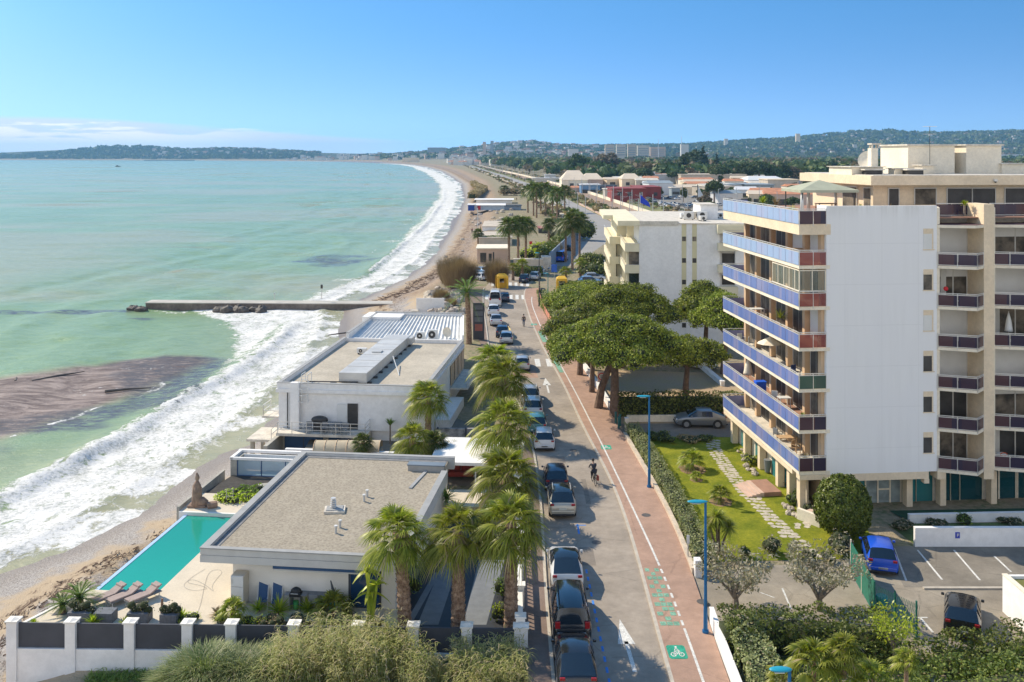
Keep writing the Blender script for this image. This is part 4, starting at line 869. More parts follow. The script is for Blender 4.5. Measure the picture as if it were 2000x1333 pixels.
ce = t.voro(co, .16, 'DISTANCE_TO_EDGE'); ce = t.math('ADD', ce, t.math('MULTIPLY', t.math('SUBTRACT', n, .5), .12)); c = t.mix(t.math('MULTIPLY', t.math('SUBTRACT', 1, t.ramp(t.math('ABSOLUTE', ce), 0, .012)), .4), c, (.15, .13, .11))
c = t.mix(0.5, c, t.mix(t.ramp(v, .0, .8), (.30, .26, .20), (.54, .47, .36)))
t.l(c, t.b.inputs['Base Color']); t.b.inputs['Roughness'].default_value = .95; t.bump(n2, .8, .05)
m_edge = M('bitumen_edge', (.20, .20, .20), .8, .2, 2); m_capst = M('grey_roof_cap', (.33, .33, .32), .7, .1, 1)
m_deck = M('pale_deck', (.62, .54, .42), .85, .06, .7, fine=.06, fscale=9); m_navy = M('navy_canvas', (.035, .09, .20), .7, .05, 1); m_anth = M('anthracite_panel', (.055, .06, .075), .6, .12, .8)
m_sliding = glassmat('sliding_glass', (.02, .06, .14), .9, .05)
vil = thing('villa', 'low white villa with gravel roof and dark sunken edge beside the turquoise pool', 'house', (-17, 50.2, 0), VR)
def VL(x, y, z=0): c_, s_ = math.cos(VR), math.sin(VR); return Vector((-17+x*c_-y*s_, 50.2+x*s_+y*c_, z))
b = MB(); b.box(.0, .0, 2.4, 11.2, .35, 2.78); b.box(.0, .02, 2.82, 11.2, .35, 3.14); b.box(0, .35, 2.4, .4, 16.6, 3.14); b.box(10.8, .35, 2.4, 11.2, 13.6, 3.14); b.box(.4, 16.2, 2.4, 11.2, 16.6, 3.14); b.box(.02, .06, 2.77, 11.18, .3, 2.83)
rf = b.build('roof', m_vfasc, vil)
b = MB(); b.box(-.02, -.02, 3.14, 11.22, .30, 3.20); b.box(-.02, .30, 3.14, .42, 16.62, 3.20); b.box(10.8, .3, 3.14, 11.22, 13.6, 3.20); b.box(.42, 16.25, 3.14, 11.22, 16.62, 3.2); b.build('roof_cap', m_capst, rf)
b = MB(); b.box(.4, .3, 2.9, 10.8, 16.25, 2.97); b.build('gravel_surface', gr, rf)
b = MB(); b.box(.42, .32, 2.97, .75, 16.2, 3.0); b.box(.75, 15.8, 2.97, 10.7, 16.2, 3.0); b.build('gutter', m_edge, rf)
b = MB(); b.beam((9.3, 10.6, 2.99), (9.75, 14.6, 2.99), .22, .1); b.box(8.4, 13.9, 2.95, 10.9, 14.5, 3.35); b.build('roof_kerb', m_capst, rf)
b = MB(); b.box(8.35, 13.85, 3.35, 10.95, 14.55, 3.42); b.build('kerb_cap', M('blue_grey_zinc', (.16, .20, .24), .6, .1, 1), rf)
b = MB(); b.box(1.55, .75, 0, 10.7, 15.9, 2.4); b.build('wall', m_vwhite, vil)
b = MB(); b.box(8.1, .68, .0, 9.9, .76, 2.1); w = b.build('window', m_anth, vil); b = MB(); b.box(8.25, .64, .1, 9.8, .68, 2.05); b.build('pane', m_sliding, w)
b = MB(); b.box(10.66, 2, .1, 10.74, 6, 2.1); w = b.build('window', m_anth, vil); b = MB(); b.box(10.74, 2.1, .15, 10.77, 5.9, 2.05); b.build('pane', m_sliding, w)
b = MB(); b.box(1.5, 3, .1, 1.56, 12, 2.2); w = b.build('window', m_anth, vil); b = MB(); b.box(1.47, 3.1, .15, 1.5, 11.9, 2.15); b.build('pane', m_sliding, w)
b = MB(); b.cbox((6.7, .45, 2.22), (5.4, .45, .22)); b.build('awning', m_navy, vil, bevel=.05)
b = MB(); b.cbox((6.7, .20, 2.12), (5.3, .06, .06)); b.build('awning_bar', m_vfasc, vil)
for i, (px, py) in enumerate(((711, 980), (717, 971), (656, 1042), (664, 1031))):
    c = G(px, py, 2.97); t_ = thing('roof_vent', ['pale roof vent pipe, front one of the pair nearest the palm tops', 'pale roof vent pipe, rear one of the pair nearest the palm tops', 'pale roof vent pipe, front one of the pair near the villa front edge', 'pale roof vent pipe, rear one of the pair near the villa front edge'][i], 'vent pipe', c)
    q = MB(); q.cyl((0, 0, 0), .07, .38, 10); q.build('pipe', m_vfasc, t_); q = MB(); q.cyl((0, 0, .38), .10, .07, 10); q.build('cap', m_pl, t_)
t_ = thing('roof_skylight', 'square skylight kerb with a wire cowl on the villa gravel roof', 'skylight', G(654, 998, 2.97), .1); q = MB(); q.box(-.62, -.5, 0, .62, .5, .14); q.build('kerb', m_slab, t_); q = MB(); q.box(-.5, -.38, .14, .5, .38, .19); q.build('lid', m_capst, t_, bevel=.02)
q = MB()
for k in range(5): q.cyl((-.1, .05, .2+k*.13), .2-.01*k, .05, 12)
q.build('cowl', m_rail, t_)
m_conc = M('concrete_wall', (.38, .36, .31), .9, .15, 1, fine=.1, fscale=6)
deck = thing('pool_terrace', 'pale paved terrace running round the turquoise pool beside the villa', 'terrace', (-17, 50.2, .05), VR)
b = MB(); b.prism([(-3.0, -.3), (11.2, -.3), (11.2, .74), (1.54, .74), (1.54, 12.3), (-3.0, 12.3)], -.35, .0)
b.prism([(-8.3, -2.9), (3.6, -2.9), (3.6, -.3), (-3, -.3), (-3, 1.1), (-6.9, 1.1)], -.35, .0); b.prism([(3.6, -1.7), (11.2, -1.7), (11.2, -.3), (3.6, -.3)], -.35, .0)
b.box(-7.3, 12.5, -.6, 1.5, 15.9, .07)
b.build('paving', m_deck, deck)
b = MB(); b.prism([(-8.5, -3.1), (-8.3, -3.1), (-6.95, 1.1), (-7.1, 1.1)], -1.8, .05); b.build('retaining_wall', m_vwhite, deck); b = MB(); b.box(-7.25, 12.3, -2.5, 1.5, 12.5, .08); b.build('retaining_wall', m_vwhite, deck); b = MB(); b.box(-7.5, 12.5, -2.6, -7.3, 20, .35); b.build('retaining_wall', m_conc, deck)
m_pool, t = newmat('pool_water'); co = t.coord(); n = t.noise(co, 1.2, 4, .6); sx = t.n('ShaderNodeSeparateXYZ'); t.l(t.n('ShaderNodeTexCoord').outputs['Object'], sx.inputs[0])
c = t.mix(t.ramp(t.math('ADD', sx.outputs[1], t.math('MULTIPLY', n, 2)), 2, 12), (.018, .35, .265), (.012, .29, .21)); t.l(c, t.b.inputs['Base Color']); t.b.inputs['Roughness'].default_value = .12; t.bump(t.noise(co, 2.5, 3, .6), .12, .05)
pool = thing('swimming_pool', 'long narrow turquoise swimming pool with an overflow edge towards the beach', 'pool', (-17, 50.2, 0), VR)
b = MB(); b.box(-6.62, 1.1, -.2, -3.0, 12.3, -.10); b.build('pool_water', m_pool, pool, smooth=False)
b = MB(); b.box(-6.85, 1.0, -.9, -6.62, 12.3, -.07); b.build('overflow_edge', M('pale_blue_tile', (.42, .58, .80), .4, .05, 2), pool)
b = MB(); b.box(-7.05, 1.0, -3.2, -6.86, 12.3, -.45); b.box(-7.06, .9, -2.6, -2.9, 1.04, -.36); b.build('pool_wall', M('dark_pool_wall', (.16, .15, .15), .8, .2, 1), pool)
# seated stone figure at the head of the pool
stn = M('brown_stone', (.27, .18, .13), .9, .25, 2.5, bump=.5, bscale=6)
t_ = thing('statue', 'brown stone statue of a kneeling robed figure at the beach end of the pool', 'statue', VL(-6.45, 13.4, .12), .0); t_.scale = (.78, .8, 1.04); q = MB(); q.box(-.75, -.45, 0, .9, .5, .14); q.build('plinth', stn, t_, bevel=.05)
q = MB(); q.tube([(0, 0, .1), (0, .0, .5), (-.02, 0, 1.0), (-.02, 0, 1.4), (0, 0, 1.62), (0, 0, 1.72)], [.5, .46, .40, .36, .2, .13], 16)
q.tube([(.05, -.1, .28), (.55, -.12, .33), (.95, -.12, .2)], [.34, .28, .16], 12); q.tube([(.0, .12, .28), (.5, .14, .33), (.9, .14, .2)], [.34, .28, .16], 12); q.tube([(-.1, 0, .2), (.2, -.05, .2)], [.5, .42], 14)
q.tube([(-.05, -.3, 1.35), (.05, -.38, 1.05), (.28, -.2, .95), (.36, -.05, 1.12)], [.14, .12, .09, .06], 10); q.tube([(-.05, .3, 1.35), (.05, .38, 1.05), (.28, .2, .95), (.36, .05, 1.12)], [.14, .12, .09, .06], 10); q.tube([(.36, 0, 1.05), (.4, 0, 1.3)], [.08, .04], 8)
q.ell((0.02, 0, 1.93), .185, .18, .25, 14, 10); q.ell((-.02, 0, 2.16), .10, .10, .10, 10, 6)
body = q.build('figure', stn, t_, smooth=True)
q = MB(); q.ell((.20, 0, 1.93), .03, .035, .06, 8, 6); q.build('nose', stn, t_, smooth=True)
tag(MB().cbox((0, 0, 0), (.7, .5, .4), .4).build('rock', stn, origin=None, bevel=.12), 'brown block of stone lying at the foot of the statue', 'rock').location = VL(-5.3, 13.3, .32)
for i, (x, y, rz) in enumerate(((-1.6, 15.2, 1.0), (-.9, 15.5, -.6))): chair(VL(x, y, .12), ['light folding chair on the small terrace left of the stacked white cushions', 'light folding chair on the small terrace nearest the villa roof'][i], rz)
table(VL(-1.1, 14.9, .12), 'small low table with white cushions between two folding chairs', (.9, .6), .5, m_pl)
t_ = thing('garden_arch', 'thin metal frame standing between the statue and the chairs', 'frame', VL(-4.4, 14.2, .12), .1); q = MB(); q.tube([(-.25, 0, 0), (-.25, 0, 1.0), (.2, 0, 1.0), (.2, 0, 0)], .02, 6); q.build('tube', m_rail, t_); q = MB(); q.beam((-.25, 0, .5), (.2, 0, .5), .02); q.build('crossbar', m_rail, t_)
# sunken garden and glass screen room behind the pool
t_ = thing('glass_terrace_room', 'pale concrete framed glass screen room behind the sunken garden', 'screen room', (-17, 50.2, 0), VR)
def at_v(px, py, z): p = G(px, py, z); d = p-Vector((-17, 50.2, z)); c_, s_ = math.cos(-VR), math.sin(-VR); return (d.x*c_-d.y*s_, d.x*s_+d.y*c_)
gx0, gy0 = at_v(450, 895, 1.35); gx1, gy1 = at_v(475, 879, 1.35);
b = MB(); b.box(gx0, gy0, 1.22, gx0+8, gy0+.18, 1.40); b.box(gx0-.1, gy1-.25, 1.22, gx0+14, gy1+.05, 1.42); b.prism([(gx0-.05, gy0), (gx0+.2, gy0), (gx0+.2, gy1), (gx0-.05, gy1)], 1.22, 1.41); b.build('frame', m_wwall, t_)
b = MB(); b.box(gx0, gy0+.02, -1.0, gx0+.5, gy1, 1.22); b.build('wall', m_conc, t_)
for k in range(3): b = MB(); b.quad((gx0+.55+k*1.9, gy0+.1, .05), (gx0+2.35+k*1.9, gy0+.1, .05), (gx0+2.35+k*1.9, gy0+.1, 1.2), (gx0+.55+k*1.9, gy0+.1, 1.2)); b.build('pane', glassmat('pale_blue_glass', (.38, .50, .58), .6, .08) if k == 0 else bpy.data.materials['pale_blue_glass'], t_)
b = MB(); b.box(gx0+.1, gy0+.05, -.25, gx0+6.4, gy0+.2, .05); [b.box(gx0+.5+k*1.9, gy0+.05, .05, gx0+.56+k*1.9, gy0+.14, 1.22) for k in range(4)]; b.build('lower_rail', m_navy, t_)
b = MB(); b.box(gx0+.5, gy1-.6, 0, gx0+8, gy1-.5, 1.22); b.build('rear_wall', m_wwall, t_)
b = MB(); b.box(gx0+.5, gy0+.2, -.3, gx0+8, gy1-.6, -.05); b.build('floor', M('pool_blue_floor', (.25, .38, .42), .5, .1, 1), t_)
tag(MB().cyl((0, 0, 0), .2, 1.5, 14, .17).build('white_post', m_wwall, smooth=False, origin=None), 'short white round post beside the glass screen room', 'post').location = VL(gx0+5.4, gy0-.15, -.2)
sheet('sunken_garden', [VL(-7.2, 15.95), VL(1.5, 15.95), VL(1.5, gy0), VL(-7.2+.5, gy0)], .02, M('dark_garden_soil', (.05, .045, .04), .95, .3, 2))
# perimeter wall at the front: posts, dark panels, white base; one wall object
pw = thing('garden_wall', 'long white garden wall with dark grey panels between square posts', 'wall', (-25.2, 46.6, 0), math.atan2(-.6, 25.6))
WLn = 25.75; b = MB()
b.box(0, -.15, -2.4, WLn, .15, -.30); b.build('wall_base', m_wwall, pw)
posts_px = [27, 141, 255.5, 368, 453, 575, 700, 808, 912, 1018]; xs = []
for p_ in posts_px:
    D_ = 46.6-.6*(p_-27)/991; xs.append((p_-1000)*D_/FOC*1.0+25.2)
for i, x in enumerate(xs):
    w_ = .26 if i < 9 else .34; q = MB(); q.box(x-w_, -.24, -2.4, x+w_, .24, 1.05); q2 = q.build('post', m_wwall, pw); q = MB(); q.box(x-w_-.06, -.3, 1.05, x+w_+.06, .3, 1.12); q.cyl((x, 0, 1.12), w_*1.2, .08, 4, .05); q.build('post_cap', m_vwhite, q2)
for i in range(9): q = MB(); q.box(xs[i]+.27, -.05, -.28, xs[i+1]-.27, .03, .95); q.build('panel', m_anth, pw)
sw = thing('street_wall', 'white balustrade wall with pillars between the villa drive and the pavement', 'wall', (.42, 46.1, 0)); q = MB(); q.box(-.1, 0, 0, .12, 24, .45); q.box(-.12, 0, 1.02, .14, 24, 1.12); q.build('rail_wall', m_vwhite, sw)
y = .2; j = 0
while y < 24: q = MB(); q.box(-.22, y, 0, .24, y+.42, 1.3); q.box(-.28, y-.06, 1.3, .30, y+.48, 1.38); q.build('pillar', m_vwhite, sw); y += 3.4
for k in range(56):
    q = MB(); yy = .8+k*.42; q.tube([(0.01, yy, .45), (.01, yy, .62), (.01, yy, .75), (.01, yy, 1.02)], [.05, .085, .05, .05], 6); q.build('baluster', m_vwhite, sw)
gl_ = thing('gate_lantern', 'white framed lantern on the street wall beside the palms', 'lantern', (.42, 60.2, 1.38)); q = MB(); q.box(-.16, -.16, 0, .16, .16, .08); [q.box(sx-.02, sy-.02, .08, sx+.02, sy+.02, .5) for sx in (-.13, .13) for sy in (-.13, .13)]; q.cyl((0, 0, .5), .24, .14, 4, .03); q.build('frame', m_pl, gl_); q = MB(); q.box(-.1, -.1, .08, .1, .1, .48); q.build('glass', m_glass, gl_)
# dark drive with pale strips and villa side path
m_black = M('dark_drive', (.022, .024, .03), .6, .2, 1); m_gstrip = M('grey_drive_strip', (.17, .18, .19), .85, .1, 2)
sheet('drive', [(-6.4, 46.5), (.3, 46.5), (.3, 68), (-3.9, 66)], .030, m_black)
for a in (((815, 1222), (856, 1222), (900, 1090), (872, 1082)), ((905, 1222), (950, 1222), (985, 1095), (935, 1095))): sheet('drive_strip', [G(*p) for p in a], .036, m_gstrip)
sheet('side_path', [G(790, 1222, 0), G(803, 1222, 0), G(860, 1120, 0), G(848, 1120, 0)], .040, m_gstrip)
sheet('planting_bed', [(-17.6, 46.9), (-6.9, 46.6), (-6.7, 48.6), (-14, 48.4), (-17.6, 47.9)], .05, M('stony_bed', (.30, .26, .22), .95, .35, 3, col2=(.5, .45, .40), fine=.3, fscale=12, kind='World'))
sheet('terrace_path', [(-25, 46.8), (-17.6, 46.8), (-17.6, 47.9), (-25, 47.9)], -.02, m_deck)
# carport / annex to the right and behind
cp = thing('carport', 'white roofed carport with dark interior behind the street palms', 'carport', G(862, 985)+Vector((0, 0, 0)), VR)
ca = P(870, 905, 67.5); cw = 5.5
q = MB(); q.prism([(ca.x-1.2, 67.5), (ca.x+cw, 67.0), (ca.x+cw+.4, 73), (ca.x-.8, 73.5)], ca.z-.12, ca.z+.1); q.build('roof', m_wwall, cp, world=True)
for x in (ca.x+.1, ca.x+2.2, ca.x+cw-.3): q = MB(); q.box(x-.05, 67.5, 0, x+.05, 67.6, ca.z-.12); q.build('post', m_pl, cp, world=True)
q = MB(); q.box(ca.x-1.1, 73.0, 0, ca.x+cw, 73.2, ca.z-.12); q.build('wall', m_dark, cp, world=True); q = MB(); q.box(ca.x-.3, 63.5, 0, ca.x+3.4, 66.8, .35); q.build('step', m_deck, cp, world=True)
t_ = thing('bench_cushion', 'dark red upholstered bench in the shade of the white carport', 'bench', (ca.x+1.0, 70, 0)); q = MB(); q.box(-.95, -.3, .25, .95, .3, .6); q.build('seat', M('dark_red_cloth', (.25, .035, .025), .85), t_, bevel=.06)
for s in (-.95, .02): q = MB(); q.box(s, .2, .6, s+.92, .42, 1.15); q.build('backrest', bpy.data.materials['dark_red_cloth'], t_, bevel=.06)
t_ = thing('scooter', 'dark parked scooter under the white carport', 'scooter', (ca.x+2.7, 69.6, 0), .4); q = MB(); q.cbox((0, 0, .55), (.3, 1.1, .35)); q.cbox((0, .55, .75), (.35, .15, .8)); q.build('body', m_anth, t_, bevel=.08); q = MB(); q.cbox((0, -.2, .8), (.28, .7, .12)); q.build('seat', m_dark, t_, bevel=.04)
for yy in (-.55, .65): q = MB(); q.tube([(-.06, yy, .25), (.06, yy, .25)], .25, 14); q.build('wheel', m_dark, t_)
q = MB(); q.beam((-.35, .5, 1.1), (.35, .5, 1.1), .04); q.build('handlebar', m_rail, t_)

# ------------------------------------------------------------------ white beach building with metal duct
m_rroof = M('grey_roof_felt', (.44, .39, .31), .95, .12, .35, fine=.12, fscale=5); m_metal = M('galvanised_metal', (.56, .55, .52), .5, .12, .5, metal=.25)
BR2 = -math.atan(.105); res = thing('beach_house', 'white flat roofed beach building with a long metal duct and external ladder', 'building', (-20.4, 80, 0), BR2)
def RL(x, y, z=0): c_, s_ = math.cos(BR2), math.sin(BR2); return Vector((-20.4+x*c_-y*s_, 80+x*s_+y*c_, z))
RW = 13.2
b = MB(); b.box(0, 0, 4.35, RW, .25, 4.85); b.box(0, .25, 4.35, .3, 20.2, 4.85); b.box(RW-.3, .25, 4.35, RW, 20.2, 4.85); b.box(.3, 19.95, 4.35, RW-.3, 20.2, 4.85); b.box(-.08, -.08, 4.05, RW+.08, 20.2, 4.35); rf = b.build('roof', m_wwall, res)
b = MB(); b.box(-.03, -.03, 4.85, RW+.03, .28, 4.9); b.box(-.03, .28, 4.85, .33, 20.2, 4.9); b.box(RW-.33, .28, 4.85, RW+.03, 20.2, 4.9); b.build('roof_cap', m_capst, rf)
b = MB(); b.box(.3, .25, 4.36, RW-.3, 19.95, 4.47); b.build('roof_surface', m_rroof, rf)
b = MB(); b.box(.1, .15, .9, RW-.1, 20, 4.05); b.box(.15, .4, -2.6, RW-.1, 20, .9); b.build('wall', m_wwall, res)
b = MB(); b.box(.5, -1.6, .75, 8.3, .15, .98); b.build('terrace', m_slab, res)
b = MB(); b.box(.15, -3.6, -2.6, .5, .2, .5); b.box(.3, .05, -1.4, 8.4, .16, .75); b.build('lower_wall', m_conc, res)
for x0, x1 in ((.7, 4.1), (4.6, 8.2)): q = MB(); q.box(x0, -.02, -1.4, x1, .05, .6); w = q.build('garage_door', m_navy, res); q = MB(); q.box((x0+x1)/2-.04, -.04, -1.4, (x0+x1)/2+.04, -.02, .6); q.build('mullion', m_anth, w)
q = MB(); q.box(6.25, .06, 1.0, 7.15, .16, 3.2); q.build('doorway', m_dark, res); q = MB(); q.box(5.35, .02, 1.0, 6.25, .08, 3.15); dr = q.build('door', m_pl, res); q = MB(); q.box(6.1, -.03, 2.0, 6.18, .02, 2.15); q.build('handle', m_rail, dr)
q = MB(); q.box(1.35, -.45, 1.0, 2.1, .0, 5.0); q.build('chimney_stack', m_wwall, res)
q = MB(); q.tube([(.95, -.02, 1.0), (.95, -.02, 4.1)], .05, 8); q.build('drainpipe', m_dark, res)
q = MB()
for x in (2.3, 2.85): q.beam((x, -.3, 3.2), (x, -.3, 5.7), .05); q.beam((x, -.3, 5.7), (x, .7, 5.7), .05); q.beam((x, .7, 4.9), (x, .7, 5.7), .05)
for k in range(9): q.beam((2.3, -.3, 3.3+k*.28), (2.85, -.3, 3.3+k*.28), .035)
for k in range(4):
    z = 3.5+k*.55; q.tube([(2.15, -.3, z), (2.15, -.85, z), (2.6, -1.05, z), (3.0, -.85, z), (3.0, -.3, z)], .02, 5)
q.build('ladder', m_pl, res)
def railing(pts, h, parent, name='railing', m=None, world=False, n=None, mid=2):
    q = MB()
    for a, b_ in zip(pts[:-1], pts[1:]):
        a, b_ = Vector(a), Vector(b_); L = (b_-a).length; k = max(1, int(L/1.1))
        for j in range(k+1): p = a+(b_-a)*j/k; q.beam(p, p+Vector((0, 0, h)), .045)
        for j in range(1, mid+1): z = Vector((0, 0, h*j/mid)); q.beam(a+z, b_+z, .045)
    return q.build(name, m or m_rail, parent, world=world)
railing([(.6, -1.55, .98), (8.25, -1.55, .98), (8.25, 0, .98)], .95, res, mid=3)
q = MB(); q.box(-2.6, -.4, -.2, .1, 3.2, 0.0); q.box(-1.6, .6, 1.6, .1, 2.6, 1.75); q.build('side_landing', m_slab, res); q = MB(); [q.box(x, y, -3.2, x+.3, y+.3, -.2) for x in (-2.4, -.8) for y in (0, 2.4)]; q.build('landing_posts', m_conc, res)
railing([(-1.5, 2.5, 1.75), (-1.5, .7, 1.75), (0, .7, 1.75)], .95, res); railing([(-.4, -.3, 0), (-.4, 3, 0)], .9, res)
# higher rear part with corrugated roof
b = MB(); b.box(.3, 20.2, 4.4, .6, 33, 5.35); b.prism([(RW-.2, 20.2), (RW, 20.2), (RW-2.0, 33), (RW-2.2, 33)], 4.4, 5.35); b.box(.6, 32.7, 4.4, RW-2.2, 33, 5.5); b.prism([(.2, 20.2), (RW-.1, 20.2), (RW-2.05, 32.95), (.2, 32.95)], -2.6, 4.4); b.box(-.6, 30, 4.5, 4, 33.4, 5.4); b.build('wall', m_wwall, res)
b = MB(); n = 27; vs = [];
for i in range(n*2+1): x = .6+(RW-.8)*i/(n*2); x2 = .6+(RW-2.8)*i/(n*2); z = .0 if i % 2 else .16; vs += [(x, 20.3, 4.5+z), (x2, 32.7, 5.1+z)]
b.add(vs, [(2*i, 2*i+2, 2*i+3, 2*i+1) for i in range(n*2)]); b.build('corrugated_roof', M('corrugated_sheet', (.60, .60, .58), .5, .12, .6, metal=.2), res)
b = MB(); b.box(.28, 20.1, 5.35, .62, 33.1, 5.41); b.box(.2, 32.65, 5.5, RW-1.9, 33.05, 5.56); b.build('roof_cap', m_capst, res)
# side terrace over the court, right side
b = MB(); b.box(RW, 12, 1.6, RW+1.7, 20, 1.75); b.build('side_terrace', m_slab, res); railing([(RW+1.65, 12, 1.75), (RW+1.65, 20, 1.75)], 1.0, res, mid=5)
for y in (12.2, 14.4, 16.6, 18.6): q = MB(); q.box(RW-.02, y, 1.9, RW+.02, y+1.6, 3.9); w = q.build('window', m_ochre, res)
b = MB(); b.prism([(RW, 4), (RW+1.3, 4), (RW+1.3, 12), (RW, 12)], -.2, .9); b.build('ramp', m_wwall, res)
# duct, as a thing standing on the roof
du = thing('ventilation_duct', 'long galvanised ventilation duct lying across the beach building roof', 'duct', RL(0, 0, 4.47), BR2)
ax, ay = 5.0, 1.7; bx, by = 5.15, 19.2
b = MB(); b.prism([(ax, ay), (ax+2.5, ay), (bx+2.5, by), (bx, by)], .12, 1.0); b.build('duct_body', m_metal, du)
b = MB();
for k in range(1, 7): y = ay+(by-ay)*k/7; x = ax+(bx-ax)*k/7; b.box(x-.03, y-.03, .11, x+2.53, y+.03, 1.03)
b.build('duct_seam', m_rail, du); b = MB(); b.box(7.5, 17.6, .3, 8.1, 19.2, .95); b.box(5.8, 10, 1.0, 6.7, 10.8, 1.12); b.build('junction_box', m_metal, du)
for k in range(9): y = 2.0+k*2; b = MB(); b.box(ax+2.45, y, 0, ax+2.85, y+.25, .16); b.build('support', m_dark, du)
def acunit(p, label, w=1.1, h=1.0, rz=BR2):
    t_ = thing('air_conditioner', label, 'air conditioner', p, rz); q = MB(); q.box(-w/2, -.2, .12, w/2, .25, h+.12); q.build('casing', m_pl, t_, bevel=.03)
    q = MB(); q.tube([(-.1, -.22, h*.55+.1), (-.1, -.2, h*.55+.1)], h*.36, 16); q.build('fan_grille', m_dark, t_); q = MB(); q.tube([(-.1, -.24, h*.55+.1), (-.1, -.22, h*.55+.1)], h*.12, 10); q.build('fan_hub', m_rail, t_)
    for s in (-1, 1): q = MB(); q.box(s*w*.35-.05, -.18, 0, s*w*.35+.05, .22, .12); q.build('foot', m_dark, t_)
acunit(G(822, 666, 4.47), 'white air conditioner beside the duct end, the smaller of two', .95, .85); acunit(G(846, 666, 4.47), 'white air conditioner nearer the satellite dish, the taller of two', 1.0, 1.1)
acunit(G(707, 692, 4.47), 'grey fan box left of the metal duct', 1.0, .5)
dish(G(872, 664, 4.47), .55, 'pale satellite dish on the beach building roof right of the air conditioners', (.5, -.8, .3))
q = MB(); q.beam((0, 0, .25), (4.6, 0, .25), .08); t_ = thing('roof_pipe', 'dark pipe run on low blocks along the front of the beach building roof', 'pipe', RL(2.2, 1.3, 4.47), BR2+.05); q.build('pipe', m_dark, t_); q = MB(); [q.box(x-.25, -.15, 0, x+.25, .15, .21) for x in (.5, 2.4, 4.2)]; q.build('block', m_edge, t_)
q = MB(); q.beam(RL(8.0, 9.5, 5.3), RL(9.6, 5.2, 4.5), .06); tag(q.build('roof_cable', m_pl, origin=tuple(RL(8, 9.5, 5.3))), 'white cable running down from the duct to the felt roof', 'cable')
# covered grill and table on the terrace
t_ = thing('covered_barbecue', 'barbecue under a black cover on the beach building terrace', 'barbecue', RL(4.0, -.6, .98), BR2); q = MB(); q.ell((0, 0, .95), .75, .35, .35, 14, 8); q.build('cover', m_dark, t_, smooth=True); q = MB(); q.box(-.5, -.25, 0, .5, .25, .85); q.build('cabinet', m_dark, t_)
table(RL(5.3, -.7, .98), 'dark table on the beach building terrace near the open door', (1.3, .8), m=m_gfurn, rz=BR2)
for i, x in enumerate((3.2, 4.6, 5.6, 6.4)): chair(RL(x, -1.2, .98), ['dark chair at the left end of the terrace table', 'dark chair between the covered barbecue and the table', 'dark chair in the middle of the terrace row', 'dark chair nearest the open white door'][i], BR2, m_gfurn, 'dark chairs on the beach building terrace')
# curved canvas shelter and pebble court between the houses
t_ = thing('barrel_shelter', 'beige ribbed barrel roofed shelter between the two beach buildings', 'shelter', G(680, 880, 1.2), 0); q = MB(); n = 10; vs = []
for i in range(n+1): a = math.pi*i/n; vs += [(-2.6, -1.0*math.cos(a), .75*math.sin(a)), (2.6, -1.0*math.cos(a), .75*math.sin(a))]
q.add(vs, [(2*i, 2*i+1, 2*i+3, 2*i+2) for i in range(n)]); q.build('canopy', M('beige_canvas', (.48, .40, .28), .9, .12, 1), t_, smooth=True)
for k in range(7): q = MB(); q.tube([(-2.6+k*.86, -1.02*math.cos(math.pi*i/8), .77*math.sin(math.pi*i/8)) for i in range(9)], .03, 5); q.build('rib', m_ochre, t_)
q = MB(); q.box(-2.6, -1, -1.2, 2.6, 1, 0); q.build('wall', m_conc, t_)
sheet('court', [(-17, 68.5), (-2.2, 68.5), (-3.5, 84), (-6.5, 88), (-8.5, 80), (-17.5, 80)], .018, m_lot)
t_ = thing('pebble_wall', 'low wall faced with grey pebbles between carport and court', 'wall', (-3.4, 78, 0)); q = MB(); q.box(-2.9, -.15, 0, 2.0, .15, 1.5); q.build('wall_panel', M('pebble_facing', (.16, .16, .17), .9, .3, 2, col2=(.42, .42, .43), fine=.4, fscale=20), t_)
for x in (-2.9, -.5, 2.0): q = MB(); q.box(x-.08, -.2, 0, x+.08, .2, 1.55); q.build('post', m_anth, t_)
# party wall between villa and beach building
t_ = thing('party_wall', 'long low white wall between the villa court and the beach building', 'wall', (-17.9, 72.9, 0), VR); q = MB(); q.box(0, 0, -1, 14.5, .22, 1.3); q.build('wall', m_conc, t_); q = MB(); q.box(-.05, -.05, 1.3, 14.55, .27, 1.38); q.build('coping', m_wwall, t_)

# ------------------------------------------------------------------ jetty
jt = thing('jetty', 'long low concrete jetty running out into the turquoise water', 'jetty', (-66, 166, SEA))
q = MB(); q.prism([(0, 0), (48.5, -1.5), (48.5, 1.6), (0, 3.0)], -3, 1.05); q.build('wall', M('wet_dark_concrete', (.17, .14, .12), .85, .25, .4, fine=.2, fscale=2), jt); q = MB(); q.prism([(-.1, -.1), (48.5, -1.6), (48.5, 1.7), (-.1, 3.1)], 1.05, 1.2); q.build('deck', M('pale_jetty_top', (.46, .43, .38), .9, .12, .4), jt)
def rock(p, s, label=None, group=None, m=None, seed=0, flat=.6):
    r = random.Random(seed); q = MB(); q.ell((0, 0, 0), s, s*.8, s*flat, 9, 6); q.v = [tuple(c*r.uniform(.78, 1.2) for c in v) for v in q.v]
    o = q.build('rock', m or stn, origin=None, smooth=False); o.location = p; o.rotation_euler = (r.uniform(-.3, .3), r.uniform(-.3, .3), r.random()*6); tag(o, label or 'rough boulder', 'rock', group); return o
m_drock = M('dark_wet_rock', (.10, .085, .075), .7, .3, 1)
for i, px in enumerate((432, 445, 452, 460, 470, 482, 500, 517)): c = G(px, 604, SEA+.2); rock((c.x, c.y-1.6-(i % 3)*.4, SEA+.35), random.uniform(.9, 1.7), 'dark wet boulder in the foam against the jetty foot', 'boulders along the jetty', m_drock, i)
